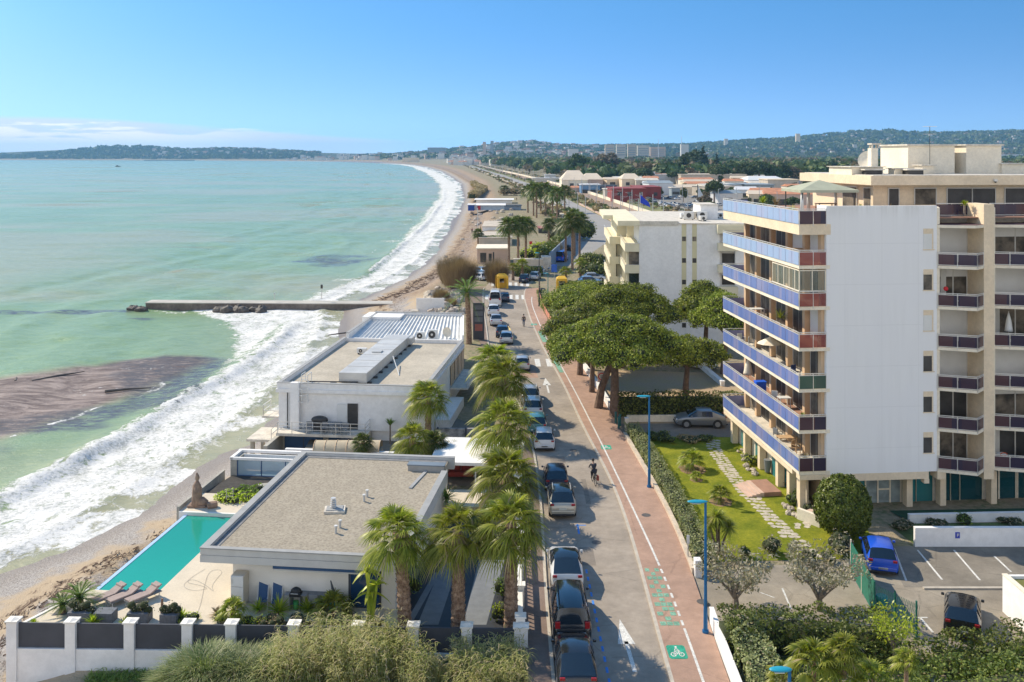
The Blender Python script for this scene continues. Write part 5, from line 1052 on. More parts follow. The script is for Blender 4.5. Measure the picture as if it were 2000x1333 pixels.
for i, px in enumerate((270, 288, 268)): c = G(px, 603, SEA); rock((c.x, 164.6-(i % 2)*.8, SEA+.2), 1.1, 'dark rock at the outer tip of the jetty', 'rocks at the jetty tip', m_drock, 20+i)
t_ = thing('marker_post', 'thin marker post with a dark head near the shore end of the jetty', 'post', (G(610, 598, -1.4).x, 167.5, -1.4)); q = MB(); q.tube([(0, 0, 0), (0, 0, 2.6)], .06, 6); q.build('pole', m_rail, t_); q = MB(); q.box(-.18, -.1, 1.9, .18, .1, 2.6); q.build('head', m_dark, t_)
t_ = thing('marker_post', 'thin short pole standing on the middle of the jetty', 'post', (G(515, 598, -1.4).x, 167, -1.4)); q = MB(); q.tube([(0, 0, 0), (0, 0, 1.2)], .05, 6); q.build('pole', m_rail, t_); q = MB(); q.box(-.2, -.03, .95, .2, .03, 1.05); q.build('crossbar', m_rail, t_)
# white hut panel at the root of the jetty
t_ = thing('beach_screen', 'white slanted screen panel at the shore end of the jetty', 'screen', G(838, 610, 0)); c = G(820, 610, 0); q = MB(); q.prism([(-2.0, -.1), (2.4, -.1), (2.4, .1), (-2.0, .1)], -1, 2.2); q.build('panel', m_wwall, t_); q = MB(); q.prism([(-2.7, -1), (-1.6, -1), (-1.6, -.2), (-2.7, -.2)], -1, .4); q.build('wall_stub', m_slab, t_)
# yellow information board by the street: dark panels
# ------------------------------------------------------------------ vehicles
def paint(name, col, metal=.0, rough=.28): return M(name, col, rough, .0, 1, metal=metal, coat=.6)
m_tyre = M('tyre_rubber', (.018, .018, .018), .85, 0); m_rim = M('alloy_rim', (.42, .42, .43), .35, 0, metal=.7); m_cglass = M('car_glass', (.012, .018, .026), .08, 0, spec=.9)
m_trim = M('black_trim', (.02, .02, .022), .6, 0); m_tail = M('tail_light_red', (.30, .012, .015), .3, 0); m_headl = M('head_light', (.62, .64, .66), .15, 0); m_plate = M('number_plate', (.62, .62, .55), .5, 0)
# side profiles: list of (y from rear, z of top line, has greenhouse), belt z; length L, width W, height Ht
KIND = dict(
 hatch=dict(L=4.0, W=1.76, H=1.48, belt=.92, hood=.93, sill=.22, rw=.05, r0=.50, r1=2.15, ws=3.10, nose=.70, wf=.80, wb=.68, wr=.33, deck=0),
 suv=dict(L=4.45, W=1.86, H=1.62, belt=1.02, hood=1.03, sill=.28, rw=.12, r0=.75, r1=2.45, ws=3.35, nose=.82, wf=.90, wb=.82, wr=.36, deck=0),
 coupe=dict(L=4.5, W=1.86, H=1.56, belt=1.03, hood=1.02, sill=.28, rw=.10, r0=1.25, r1=2.5, ws=3.40, nose=.82, wf=.90, wb=.82, wr=.37, deck=0),
 sedan=dict(L=4.5, W=1.78, H=1.43, belt=.90, hood=.90, sill=.2, rw=.85, r0=1.45, r1=2.5, ws=3.30, nose=.68, wf=.88, wb=.86, wr=.32, deck=1),
 mpv=dict(L=5.1, W=1.95, H=1.92, belt=1.10, hood=1.12, sill=.26, rw=.06, r0=.28, r1=3.30, ws=4.20, nose=.85, wf=.95, wb=.95, wr=.34, deck=0),
 van=dict(L=5.6, W=2.05, H=2.5, belt=1.30, hood=1.15, sill=.3, rw=.04, r0=.14, r1=4.0, ws=4.75, nose=.9, wf=1.0, wb=.95, wr=.36, deck=0))
def car(kind, col, label, px=None, py=None, head=0.0, wpos=None, roof=None, name=None, cat='car', group='cars parked along the road', blind=False):
    """px,py: photo pixel of the middle of the rear axle line on the ground; head 0 = facing away from the camera"""
    k = KIND[kind]; p = wpos or G(px, py, .01); t_ = thing(name or 'parked_car', label, cat, p, head, group)
    L, W, H = k['L'], k['W'], k['H']; hw = W/2
    # stations: y, half width at belt, z_belt(top of body side), z_top, half width at top
    belt, top = k['belt'], H
    st = [(0.0, hw*.86, belt-.30, belt-.28, hw*.80), (.10, hw*.95, belt-.04, belt-.02, hw*.90)]
    if k['deck']: st += [(k['rw'], hw, belt, belt+.05, hw*.84)]
    else: st += [(k['rw']+.06, hw*.97, belt, belt+.04, hw*.84)]
    st += [(k['r0'], hw, belt+.01, top-.05, hw*.70), (k['r0']+.35, hw, belt+.01, top, hw*.73), (k['r1'], hw, belt-.01, top-.01, hw*.73), (k['r1']+.12, hw, belt-.01, top-.06, hw*.72),
           (k['ws'], hw*.99, k['hood']-.03, k['hood']+.03, hw*.86), (L-.45, hw*.93, k['hood']-.13, k['hood']-.08, hw*.80), (L-.12, hw*.84, k['nose']-.08, k['nose'], hw*.72), (L, hw*.74, k['nose']-.25, k['nose']-.22, hw*.68)]
    y0 = -k['wb']   # axle line at y=0
    rows = []
    for (y, w, zb, zt, wt) in st:
        s = k['sill']+(.12 if y < .05 or y > L-.05 else 0)
        rows.append([(w*.90, s), (w*.985, s+.16), (w, (s+zb)*.55), (w*.985, zb-.05), (w*.955, zb), (wt+(w*.955-wt)*.12, zb+(zt-zb)*.86), (wt*.86, zt+.0), (0, zt+(.035 if zt > belt+.2 else .012))])
    nP = len(rows[0]); vs = [];
    for (y, *_), r in zip(st, rows):
        vs += [(-x, y+y0, z) for x, z in r]+[(x, y+y0, z) for x, z in r[::-1][1:]]
    m = 2*nP-1; body = []; wsf = []; rwf = []; sgl = []; roof_f = []
    iR = 2; i0 = 3; i1 = 6; iW = 7
    for i in range(len(st)-1):
        for j in range(m-1):
            f = (i*m+j, i*m+j+1, (i+1)*m+j+1, (i+1)*m+j); jj = j if j < nP-1 else m-2-j
            if i == i0-1 and jj >= 5: rwf.append(f)
            elif i == i1 and jj >= 5: wsf.append(f)
            elif jj == 4 and i0 <= i <= i1-1+1 and not (blind and i < i1-1): sgl.append(f)
            elif roof and jj >= 5 and i0 <= i <= i1-1: roof_f.append(f)
            else: body.append(f)
    ends = [tuple(range(m))[::-1], tuple(range((len(st)-1)*m, len(st)*m))]
    under = [(i*m, (i+1)*m, (i+1)*m+m-1, i*m+m-1) for i in range(len(st)-1)]
    q = MB(); q.add(vs, body+ends+under); bo = q.build('body', col, t_, smooth=True, bevel=0)
    es = bo.modifiers.new('e', 'EDGE_SPLIT'); es.split_angle = R(38)
    def facepart(nm, fs, mt, off=.0):
        idx = sorted({i for f in fs for i in f}); mp_ = {a: b for b, a in enumerate(idx)}; q = MB(); q.add([vs[i] for i in idx], [tuple(mp_[i] for i in f) for f in fs]); return q.build(nm, mt, t_, smooth=True)
    facepart('windscreen', wsf, m_cglass); facepart('rear_window', rwf, m_cglass); L_ = [f for f in sgl if vs[f[0]][0] < 0]; R_ = [f for f in sgl if vs[f[0]][0] > 0]
    for g in (L_, R_): facepart('side_window', g, m_cglass)
    if roof: facepart('roof_panel', roof_f, roof)
    q = MB()
    for s in (-1, 1):
        for yy in (k['r0']+.28, (k['r0']+k['r1'])/2+.25):
            q.beam((s*hw*.962, yy+y0, belt), (s*(hw*.765), yy+y0, top-.08), .07, .03)
    q.build('door_pillars', m_trim if kind != 'van' else col, t_)
    for yy in (0, L-k['wb']-k['wf']):
        for s in (-1, 1):
            r = k['wr']; q = MB(); q.tube([(s*(hw-.20), yy, r), (s*(hw-.01), yy, r)], r, 20); w_ = q.build('wheel', m_tyre, t_, smooth=False); q = MB(); q.tube([(s*(hw-.012), yy, r), (s*(hw+.008), yy, r)], r*.62, 14); q.build('rim', m_rim, w_)
            q = MB(); q.tube([(s*(hw-.03), yy, r+.0), (s*(hw-.005), yy, r)], r*1.17, 20); q.build('wheel_arch', m_trim, t_)
    zt = belt-.20; tall = kind in ('mpv', 'van')
    for s in (-1, 1):
        q = MB(); q.cbox((s*hw*.76, y0+.045, belt-(.05 if not tall else -.05)), (hw*.26, .10, .13 if not tall else .34)); q.build('tail_light', m_tail, t_, bevel=.02)
        q = MB(); q.cbox((s*hw*.60, y0+L-.10, k['nose']-.10), (hw*.34, .18, .15)); q.build('headlight', m_headl, t_, bevel=.03)
        q = MB(); q.cbox((s*(hw+.08), y0+k['ws']-.25, belt+.06), (.16, .12, .13)); q.build('door_mirror', col, t_, bevel=.03)
    for yy, nm in ((y0-.03, 'rear_bumper'), (y0+L-.01, 'front_bumper')):
        q = MB(); q.cbox((0, yy+(.06 if nm[0] == 'r' else -.08), k['sill']+.20), (W*.86, .16, .24)); q.build(nm, col, t_, bevel=.05)
        q = MB(); q.cbox((0, yy+(.0 if nm[0] == 'r' else -.02), k['sill']+.06), (W*.80, .18, .10)); q.build('bumper_trim', m_trim, t_, bevel=.02)
    q = MB(); q.cbox((0, y0-.035, k['sill']+(.42 if kind != 'hatch' else .24)), (.52, .03, .12)); q.build('number_plate', m_plate, t_)
    q = MB(); q.cbox((0, y0+L-.01, k['sill']+.22), (.52, .04, .11)); q.build('number_plate', m_plate, t_)
    q = MB(); q.cbox((0, y0+L-.03, k['nose']-.22), (W*.45, .05, .12)); q.build('grille', m_trim, t_)
    if kind in ('mpv', 'suv'):
        for s in (-1, 1): q = MB(); q.beam((s*hw*.66, y0+k['r0']+.3, top+.035), (s*hw*.66, y0+k['r1']-.1, top+.035), .03, .04); q.build('roof_rail', m_rail if kind == 'suv' else m_trim, t_)
    return t_
p_black = paint('black_car_paint', (.012, .013, .016), rough=.2); p_navy = paint('dark_blue_car_paint', (.012, .022, .055), .2); p_white = paint('white_car_paint', (.68, .68, .67)); p_silver = paint('champagne_car_paint', (.46, .42, .34), .35)
p_grey = paint('grey_car_paint', (.22, .23, .24), .4); p_blue = paint('bright_blue_car_paint', (.010, .085, .56)); p_teal = paint('teal_car_paint', (.05, .20, .24), .2); p_lblue = paint('pale_blue_car_paint', (.22, .38, .58), .2); p_lsil = paint('silver_car_paint', (.46, .47, .48), .4)
# the near kerb row; pixel = rear axle middle on the ground
car('coupe', p_black, 'black car at the bottom edge of the street behind the black people carrier', 1127, 1350)
car('mpv', p_black, 'long black people carrier between a white car and a black car', 1116, 1248)
car('coupe', p_white, 'white car with black glass roof parked in front of the black people carrier', 1107, 1148, roof=m_cglass)
car('suv', p_silver, 'champagne car with a dark glass roof panel behind the small dark blue car', 1098, 1006, roof=m_cglass)
car('hatch', p_navy, 'dark blue hatchback in front of the champagne car', 1087, 957)
car('hatch', p_white, 'white hatchback on the road side of the palms opposite the lawn', 1063, 878, roof=None)
car('hatch', p_teal, 'dark teal car half hidden by palm fronds behind two white cars', 1049, 846); car('suv', p_white, 'white car partly hidden by palm fronds before the road arrow', 1041, 815)
car('suv', p_lsil, 'silver car just behind the white one, under the palm fronds', 1036, 790)
car('hatch', p_lsil, 'silver car parked beside the zebra crossing behind the farthest near palm', 1020, 724)
car('hatch', p_lsil, 'pale silver hatchback in the kerb row just before the palm tops', 989, 672); car('hatch', p_navy, 'dark car in front of the pale silver hatchback near the yellow line', 981, 659)
car('sedan', p_lsil, 'silver saloon parked behind the white estate and the white van', 969, 636, head=.06); car('suv', p_white, 'white sports utility car directly behind the white van', 964, 617, head=.03)
car('van', p_white, 'tall white van parked beside the dark billboard', 967, 599, cat='van', name='parked_van', blind=True, head=.0); car('hatch', p_navy, 'dark small car on the road just beyond the white van', 985, 590, group='cars on the road')
for i, (px, py, kd, c_, lb) in enumerate(((1023, 553, 'suv', p_navy, 'nearest dark car of the row beyond the crossing'), (1043, 548, 'suv', p_lsil, 'pale car second in the row beyond the crossing'), (1052, 537, 'suv', p_white, 'white pickup shaped car third in the row beyond the crossing'),
        (1068, 527, 'hatch', p_lblue, 'grey blue car last in the row by the leaning blue wall'), (1094, 512, 'van', p_blue, 'blue van parked in shade by the blue wall'), (1094, 500, 'hatch', p_white, 'white car in the shade beyond the blue van'), (1110, 490, 'hatch', p_black, 'black car far up the side street beyond the palms'))):
    car(kd, c_, lb, px, py, head=-.16-.03*i, group='cars parked beyond the crossing')
for i, (px, py, kd, c_, lb) in enumerate(((1137, 556, 'suv', p_lblue, 'pale blue car nearest the yellow kiosk in the small car park'), (1146, 549, 'suv', p_lsil, 'silver blue car second from the yellow kiosk'), (1150, 541, 'mpv', p_lblue, 'blue people carrier third from the yellow kiosk'), (1158, 534, 'hatch', p_white, 'white car farthest from the kiosk beside the cream block'))):
    car(kd, c_, lb, px, py, head=-1.5, group='cars in the small car park')
for i, (px, py, kd, c_, lb) in enumerate(((943, 548, 'hatch', p_white, 'white car in the sandy lot by the rocks'), (962, 545, 'hatch', p_lsil, 'silver car beside the white one in the sandy lot'), (948, 536, 'sedan', p_lblue, 'pale blue car behind the tan bush in the sandy lot'))):
    car(kd, c_, lb, px, py, head=.8, group='cars in the sandy lot')
car('coupe', p_grey, 'dark grey sports utility car parked side on between hedge and lawn', wpos=G(1398, 832, .012), head=R(88), group='cars on the drives')
car('hatch', p_white, 'white car half hidden under the pines by the sand plot', wpos=G(1386, 722, .012), head=R(55), group='cars on the drives')
car('hatch', p_blue, 'bright blue hatchback parked by the green fence', wpos=G(1722, 1116, .017), head=R(-15), group='cars in the car park')
car('hatch', p_black, 'black hatchback in the car park behind the front hedge', wpos=G(1880, 1240, .017), head=R(-26), group='cars in the car park')
r_ = random.Random(31)
for i in range(34):
    px = 1225+r_.random()*190; D_ = r_.uniform(430, 560); c = Vector(((px-1000)*D_/FOC, D_, .02)); c.x = max(c.x, 78)
    if i < 1: q0 = car('hatch', p_white, 'pale car among many in the big yard by the red building', wpos=c, head=r_.random()*6, group='cars in the big yard'); protoc = q0; q1 = car('suv', p_grey, 'dark car among many in the big yard by the red building', wpos=c+Vector((6, 4, 0)), head=1, group='dark cars in the big yard')
    else: dup(q0 if i % 3 else q1, c, r_.choice([.3, .3+math.pi/2, .3, 1.9]))

# ------------------------------------------------------------------ people
m_skin = M('skin', (.42, .26, .19), .6, 0); m_dkcl = M('dark_clothes', (.035, .035, .045), .9, .1, 5); m_jean = M('blue_grey_trousers', (.10, .12, .17), .9, .1, 5); m_brcl = M('brown_jacket', (.12, .085, .06), .9, .1, 5); m_hair = M('dark_hair', (.02, .015, .012), .8, 0)
def person(loc, rz, label, pose='walk', top=m_dkcl, legs=m_jean, group=None):
    t_ = thing('person', label, 'person', loc, rz, group)
    def skin(nm, verts, edges, radii, mt, root=0, sub=1):
        me = bpy.data.meshes.new(nm); me.from_pydata(verts, edges, []); me.materials.append(mt); o = link(nm, me, t_)
        s = o.modifiers.new('s', 'SKIN'); s.use_smooth_shade = True
        sl = me.skin_vertices[0] if me.skin_vertices else None
        if sl is None:
            import bmesh; bm = bmesh.new(); bm.from_mesh(me); lay = bm.verts.layers.skin.verify(); bm.to_mesh(me); bm.free(); sl = me.skin_vertices[0]
        for i, r in enumerate(radii): sl.data[i].radius = r if isinstance(r, tuple) else (r, r)
        sl.data[root].use_root = True
        m = o.modifiers.new('u', 'SUBSURF'); m.levels = sub; m.render_levels = sub; return o
    if pose == 'walk':
        V = [(0, 0, .92), (0, 0, 1.12), (0, .02, 1.36), (0, .02, 1.48), (0, .04, 1.58), (0, .05, 1.70),
             (-.10, 0, .88), (-.11, .16, .50), (-.10, .20, .10), (-.10, .32, .04), (.10, 0, .88), (.11, .02, .48), (.10, -.26, .14), (.10, -.18, .04),
             (-.19, .02, 1.38), (-.25, -.06, 1.12), (-.24, .02, .88), (-.24, .04, .78), (.19, .02, 1.38), (.25, .08, 1.12), (.24, .22, .92), (.24, .26, .83)]
    else:
        V = [(0, -.05, .98), (0, .05, 1.16), (0, .18, 1.38), (0, .24, 1.47), (0, .28, 1.55), (0, .30, 1.67),
             (-.10, -.02, .96), (-.12, .34, .80), (-.11, .22, .42), (-.11, .34, .36), (.10, -.02, .96), (.12, .24, .66), (.11, .05, .26), (.11, .17, .20),
             (-.19, .20, 1.40), (-.25, .38, 1.20), (-.24, .56, 1.08), (-.24, .62, 1.05), (.19, .20, 1.40), (.25, .38, 1.20), (.24, .56, 1.08), (.24, .62, 1.05)]
    Ed = [(0, 1), (1, 2), (2, 3), (3, 4), (4, 5), (0, 6), (6, 7), (7, 8), (8, 9), (0, 10), (10, 11), (11, 12), (12, 13), (2, 14), (14, 15), (15, 16), (16, 17), (2, 18), (18, 19), (19, 20), (20, 21)]
    Rr = [.13, .12, .14, .055, .075, .085, .085, .062, .045, .04, .085, .062, .045, .04, .06, .045, .034, .035, .06, .045, .034, .035]
    skin('body', V, Ed, Rr, m_skin)
    def seg(nm, ids, mt, g):
        mp_ = {a: b for b, a in enumerate(ids)}; return skin(nm, [V[i] for i in ids], [(mp_[a], mp_[b]) for a, b in Ed if a in mp_ and b in mp_], [Rr[i]*g for i in ids], mt)
    seg('jacket', [0, 1, 2, 14, 15, 16, 18, 19, 20], top, 1.17); seg('trousers', [0, 6, 7, 8, 10, 11, 12], legs, 1.22)
    for a, b in ((8, 9), (12, 13)): q = MB(); q.tube([V[a], V[b], tuple(Vector(V[b])+Vector((0, .08, -.01)))], [.05, .055, .035], 8); q.build('shoe', m_trim, t_, smooth=True)
    q = MB(); q.ell((V[5][0], V[5][1]-.015, V[5][2]+.02), .098, .112, .115, 12, 8); q.build('hair' if pose == 'walk' else 'helmet', m_hair, t_, smooth=True)
    return t_
cyx = G(1160, 945, .01); cyc = person(cyx, R(8), 'dark clothed cyclist riding away up the middle of the road', 'ride', m_dkcl, m_dkcl)
bk = thing('bicycle', 'bicycle ridden by the cyclist with a reddish rear bag', 'bicycle', cyx, R(8))
for y, nm in ((-.48, 'wheel'), (.56, 'wheel')):
    q = MB(); n = 20; q.tube([(0, y+.33*math.cos(2*math.pi*i/n), .34+.33*math.sin(2*math.pi*i/n)) for i in range(n+1)], .022, 6, cap=False); w_ = q.build(nm, m_tyre, bk)
    q = MB(); [q.beam((0, y, .34), (0, y+.32*math.cos(a), .34+.32*math.sin(a)), .008) for a in [i*math.pi/5 for i in range(10)]]; q.build('spokes', m_rail, w_)
q = MB(); [q.tube([a, b], .02, 6) for a, b in (((0, -.48, .34), (0, -.05, .30)), ((0, -.05, .30), (0, -.16, .85)), ((0, -.16, .80), (0, -.48, .34)), ((0, -.14, .74), (0, .38, .80)), ((0, -.05, .30), (0, .38, .72)), ((0, .56, .34), (0, .36, .98)))]; q.build('frame', m_trim, bk)
q = MB(); q.tube([(-.28, .58, 1.05), (-.26, .44, 1.06), (0, .38, 1.0), (.26, .44, 1.06), (.28, .58, 1.05)], .018, 6); q.build('handlebar', m_trim, bk); q = MB(); q.cbox((0, -.16, .90), (.16, .26, .06)); q.build('saddle', m_trim, bk, bevel=.02)
q = MB(); q.cbox((.16, -.55, .62), (.14, .34, .36)); q.build('bag', M('rust_red_fabric', (.22, .05, .035), .85), bk, bevel=.03); q = MB(); q.cbox((0, -.5, .84), (.18, .4, .03)); q.build('rack', m_trim, bk)
person(G(1023, 638, .01), R(170), 'person in a brown jacket walking along the middle of the road', 'walk', m_brcl, m_jean)
person(G(1098, 668, .12), R(30), 'person in dark blue standing beside the dark hedge box at the orange fence', 'walk', m_jean, m_dkcl)
person(G(939, 452, 0), R(80), 'dark figure walking on the pale beach slab', 'walk', m_dkcl, m_dkcl); person(G(922, 456, -.3), R(10), 'figure in reddish clothes at the edge of the beach rocks', 'walk', M('red_clothes', (.25, .06, .06), .9), m_dkcl)
person(G(1062, 408, 0), R(10), 'figure walking on the coast road among the slim palms', 'walk', m_dkcl, m_jean); person(G(1009, 392, 0), R(10), 'brown figure standing above the blue beach bar', 'walk', m_brcl, m_brcl)
# ------------------------------------------------------------------ plants
m_bark_p = M('palm_trunk', (.27, .16, .105), .95, .35, 5, col2=(.36, .25, .17), fine=.4, fscale=22, bump=.9, bscale=14); m_bark = M('pine_bark', (.17, .115, .085), .95, .3, 3, bump=.6, bscale=10); m_barkg = M('grey_bark', (.24, .20, .16), .95, .3, 4, bump=.6, bscale=12)
m_fan = leafmat('fan_palm_leaf', (.13, .165, .02), (.42, .42, .07), .42, .8, .34, dry=(.45, .36, .20), dryamt=.07)
m_fand = leafmat('dark_fan_palm_leaf', (.055, .09, .02), (.19, .22, .06), .45, .8, .2, dry=(.36, .30, .18), dryamt=.10)
m_dryf = leafmat('dry_palm_skirt', (.26, .19, .10), (.42, .34, .20), .8, 1, .1)
m_pine = leafmat('pine_needles', (.10, .145, .016), (.36, .39, .05), .6, .45, .12, dry=(.16, .12, .06), dryamt=.03)
m_hedge = leafmat('hedge_leaf', (.065, .095, .016), (.22, .25, .055), .5, .9, .15, dry=(.22, .17, .08), dryamt=.04)
m_hedgel = leafmat('light_hedge_leaf', (.17, .19, .07), (.34, .35, .16), .55, .7, .15, dry=(.30, .25, .15), dryamt=.06)
m_olive = leafmat('olive_leaf', (.19, .17, .115), (.38, .34, .25), .6, 1, .15, dry=(.30, .23, .14), dryamt=.12)
m_lime = leafmat('lime_leaf', (.22, .30, .02), (.55, .58, .08), .4, 1.5, .35); m_green = leafmat('green_leaf', (.08, .14, .02), (.24, .31, .06), .45, 1.5, .25)
m_reed = leafmat('reed_leaf', (.24, .29, .06), (.62, .56, .24), .55, .7, .2, dry=(.55, .45, .28), dryamt=.15); m_pamp = leafmat('pampas_leaf', (.10, .15, .04), (.38, .40, .19), .5, .9, .25, dry=(.5, .45, .3), dryamt=.08)
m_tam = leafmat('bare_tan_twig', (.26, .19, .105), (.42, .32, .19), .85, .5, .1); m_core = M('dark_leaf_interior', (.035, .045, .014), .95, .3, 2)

def ribbon(P0, D0, L, w, droop, seg=3, side=None, curl=0):
    """arrays of strips from P0 along D0, length L, width w; returns verts, quads"""
    n = len(P0); D = D0/np.linalg.norm(D0, axis=1)[:, None]; up = np.array([0, 0, 1.])
    S = np.cross(D, up) if side is None else side; S = S/(np.linalg.norm(S, axis=1)[:, None]+1e-9)
    rowsv = []
    for i in range(seg+1):
        t = i/seg; ww = w*(1-t)**.6 if i < seg else w*.04
        p = P0+D*(L*t)[:, None]; p = p.copy(); p[:, 2] -= droop*L*t*t
        rowsv.append(p-S*np.reshape(ww*.5, (-1, 1))); rowsv.append(p+S*np.reshape(ww*.5, (-1, 1)))
    V = np.stack(rowsv, 1).reshape(-1, 3); k = 2*(seg+1); b = (np.arange(n)*k)[:, None, None]; q = np.array([[2*i, 2*i+1, 2*i+3, 2*i+2] for i in range(seg)])[None]
    return V, (b+q).reshape(-1, 4)
def merge(parts):
    Vs = []; Qs = []; k = 0
    for V, Q in parts: Vs.append(V); Qs.append(Q+k); k += len(V)
    return np.concatenate(Vs), np.concatenate(Qs)
def fan_crown(nf=42, R0=1.15, blade=1.15, nl=24, droop=.45, seed=0, lo=-.75, hi=1.35, wid=.055):
    """a fan palm crown about the origin (top of trunk)"""
    g = np.random.default_rng(seed); parts = []
    for i in range(nf):
        a = i*2.39996+g.normal(0, .15); u = (i+.5)/nf; el = hi+(lo-hi)*u**.85+g.normal(0, .08)
        d = np.array([math.cos(a)*math.cos(el), math.sin(a)*math.cos(el), math.sin(el)]); pl = R0*g.uniform(.8, 1.15)*(.75+.4*u)
        tip = d*pl+np.array([0, 0, -.10*pl*max(0, math.cos(el))])
        parts.append(ribbon(np.array([[0, 0, 0.]]), tip[None], np.array([np.linalg.norm(tip)]), .06, 0, 1));
        side = np.cross(d, [0, 0, 1.]); side /= np.linalg.norm(side)+1e-9; nrm = np.cross(side, d)
        th = np.linspace(-1.9, 1.9, nl)+g.normal(0, .03, nl); L = blade*(1-.28*np.abs(th/1.9)**2)*g.uniform(.9, 1.1, nl)
        fold = .25*np.abs(np.sin(th)); D = np.cos(th)[:, None]*d+np.sin(th)[:, None]*side+fold[:, None]*nrm*.6
        parts.append(ribbon(np.repeat(tip[None], nl, 0), D, L, wid*1.7, droop*(1+.5*u), 3, side=np.cross(D, np.repeat(nrm[None], nl, 0))+nrm*.5))
    return merge(parts)
def feather_crown(nf=46, L=2.6, nl=34, seed=0, lo=-.5, hi=1.35, leaf=.42, droop=.42, wid=.03):
    g = np.random.default_rng(seed); parts = []
    for i in range(nf):
        a = i*2.39996; u = (i+.5)/nf; el = hi+(lo-hi)*u+g.normal(0, .06); d = np.array([math.cos(a)*math.cos(el), math.sin(a)*math.cos(el), math.sin(el)]); LL = L*g.uniform(.85, 1.1)
        t = np.linspace(.12, 1, nl); c = d[None]*(LL*t)[:, None]; c[:, 2] -= droop*LL*t*t; s = np.cross(d, [0, 0, 1.]); s /= np.linalg.norm(s)+1e-9
        parts.append(ribbon(np.zeros((1, 3)), d[None], np.array([LL]), .06, droop, 4))
        for sg in (-1, 1):
            D = s[None]*sg+d[None]*.55+np.array([[0, 0, .30]]); l = leaf*np.sin(np.pi*np.clip(t*.92+.08, 0, 1))**.5*g.uniform(.85, 1.1, nl); parts.append(ribbon(c, D, l, wid, .35, 2))
    return merge(parts)
def palm_trunk(h, r0, r1, parent, mt=m_bark_p, lean=(0, 0), rough=True, name='trunk'):
    q = MB(); n = max(6, int(h/.16)); pts = []; rr = []
    for i in range(n+1):
        t = i/n; pts.append((lean[0]*t*t, lean[1]*t*t, h*t)); rr.append((r0+(r1-r0)*t)*(1.0+(.10 if i % 2 else -.04))+(.12*r0 if i == 0 else 0))
    q.tube(pts, rr, 12)
    if rough:   # old leaf bases
        r = random.Random(int(h*100));
        for k in range(int(h*42)):
            t = r.random(); a = r.random()*6.283; R_ = (r0+(r1-r0)*t); z = h*t; x, y = lean[0]*t*t, lean[1]*t*t; ca, sa = math.cos(a), math.sin(a)
            q.add([(x+ca*R_*.9-sa*.06, y+sa*R_*.9+ca*.06, z-.05), (x+ca*R_*.9+sa*.06, y+sa*R_*.9-ca*.06, z-.05), (x+ca*(R_+.10), y+sa*(R_+.10), z+.10)], [(0, 1, 2)])
    return q.build(name, mt, parent)
CROWN = {}
def crown_mesh(kind):
    if kind in CROWN: return CROWN[kind]
    if kind.startswith('fan'): V, Q = fan_crown(seed=int(kind[3:]), nf=46)
    elif kind.startswith('dark'): V, Q = fan_crown(seed=int(kind[4:]), nf=44, R0=.95, blade=1.0, nl=16, wid=.08)
    elif kind.startswith('small'): V, Q = fan_crown(seed=int(kind[5:]), nf=22, R0=.5, blade=.55, nl=16, wid=.05, lo=-.3)
    elif kind.startswith('feather'): V, Q = feather_crown(seed=int(kind[7:]))
    elif kind.startswith('cycad'): V, Q = feather_crown(seed=int(kind[5:]), nf=34, L=1.2, nl=26, lo=.0, hi=1.3, leaf=.2, wid=.025)
    else: V, Q = fan_crown(seed=5, nf=26, R0=1.0, blade=1.0, nl=8, wid=.18)
    me = bpy.data.meshes.new('crown_mesh'); V = V.astype(np.float32); me.vertices.add(len(V)); me.vertices.foreach_set('co', V.ravel()); me.loops.add(Q.size); me.loops.foreach_set('vertex_index', Q.astype(np.int32).ravel())
    me.polygons.add(len(Q)); me.polygons.foreach_set('loop_start', np.arange(len(Q), dtype=np.int32)*4); me.update(calc_edges=True)
    CROWN[kind] = me; return me
def palm(p, h, label, kind='fan1', s=1.0, r=.36, mt=None, group=None, skirt=False, lean=(0, 0), name='palm_tree', cat='palm tree', rz=None):
    t_ = thing(name, label, cat, p, random.random()*6 if rz is None else rz, group); palm_trunk(h, r, r*.78, t_, lean=lean, rough=r > .2)
    me = crown_mesh(kind)
    mt = mt or (m_fand if kind.startswith('dark') else m_green if kind[:5] in ('cycad', 'feath') else m_fan)
    if not me.materials: me.materials.append(mt)
    o = bpy.data.objects.new('crown', me); COL.objects.link(o); o.parent = t_; o.location = (lean[0], lean[1], h); o.scale = (s, s, s); KIDS.setdefault(t_.name, []).append(o)
    if skirt:
        n = 120; a = rng.uniform(0, 6.28, n); D = np.stack([np.cos(a)*.55, np.sin(a)*.45, -np.ones(n)*rng.uniform(.5, 1.2, n)], 1); P0 = np.stack([np.cos(a)*.15, np.sin(a)*.15, h-rng.uniform(0, .4, n)], 1)
        V, Q = ribbon(P0, D, rng.uniform(.6, 1.35, n)*s, .12, .12, 2); npmesh('dry_fronds', V, Q, m_dryf, t_)
    return t_
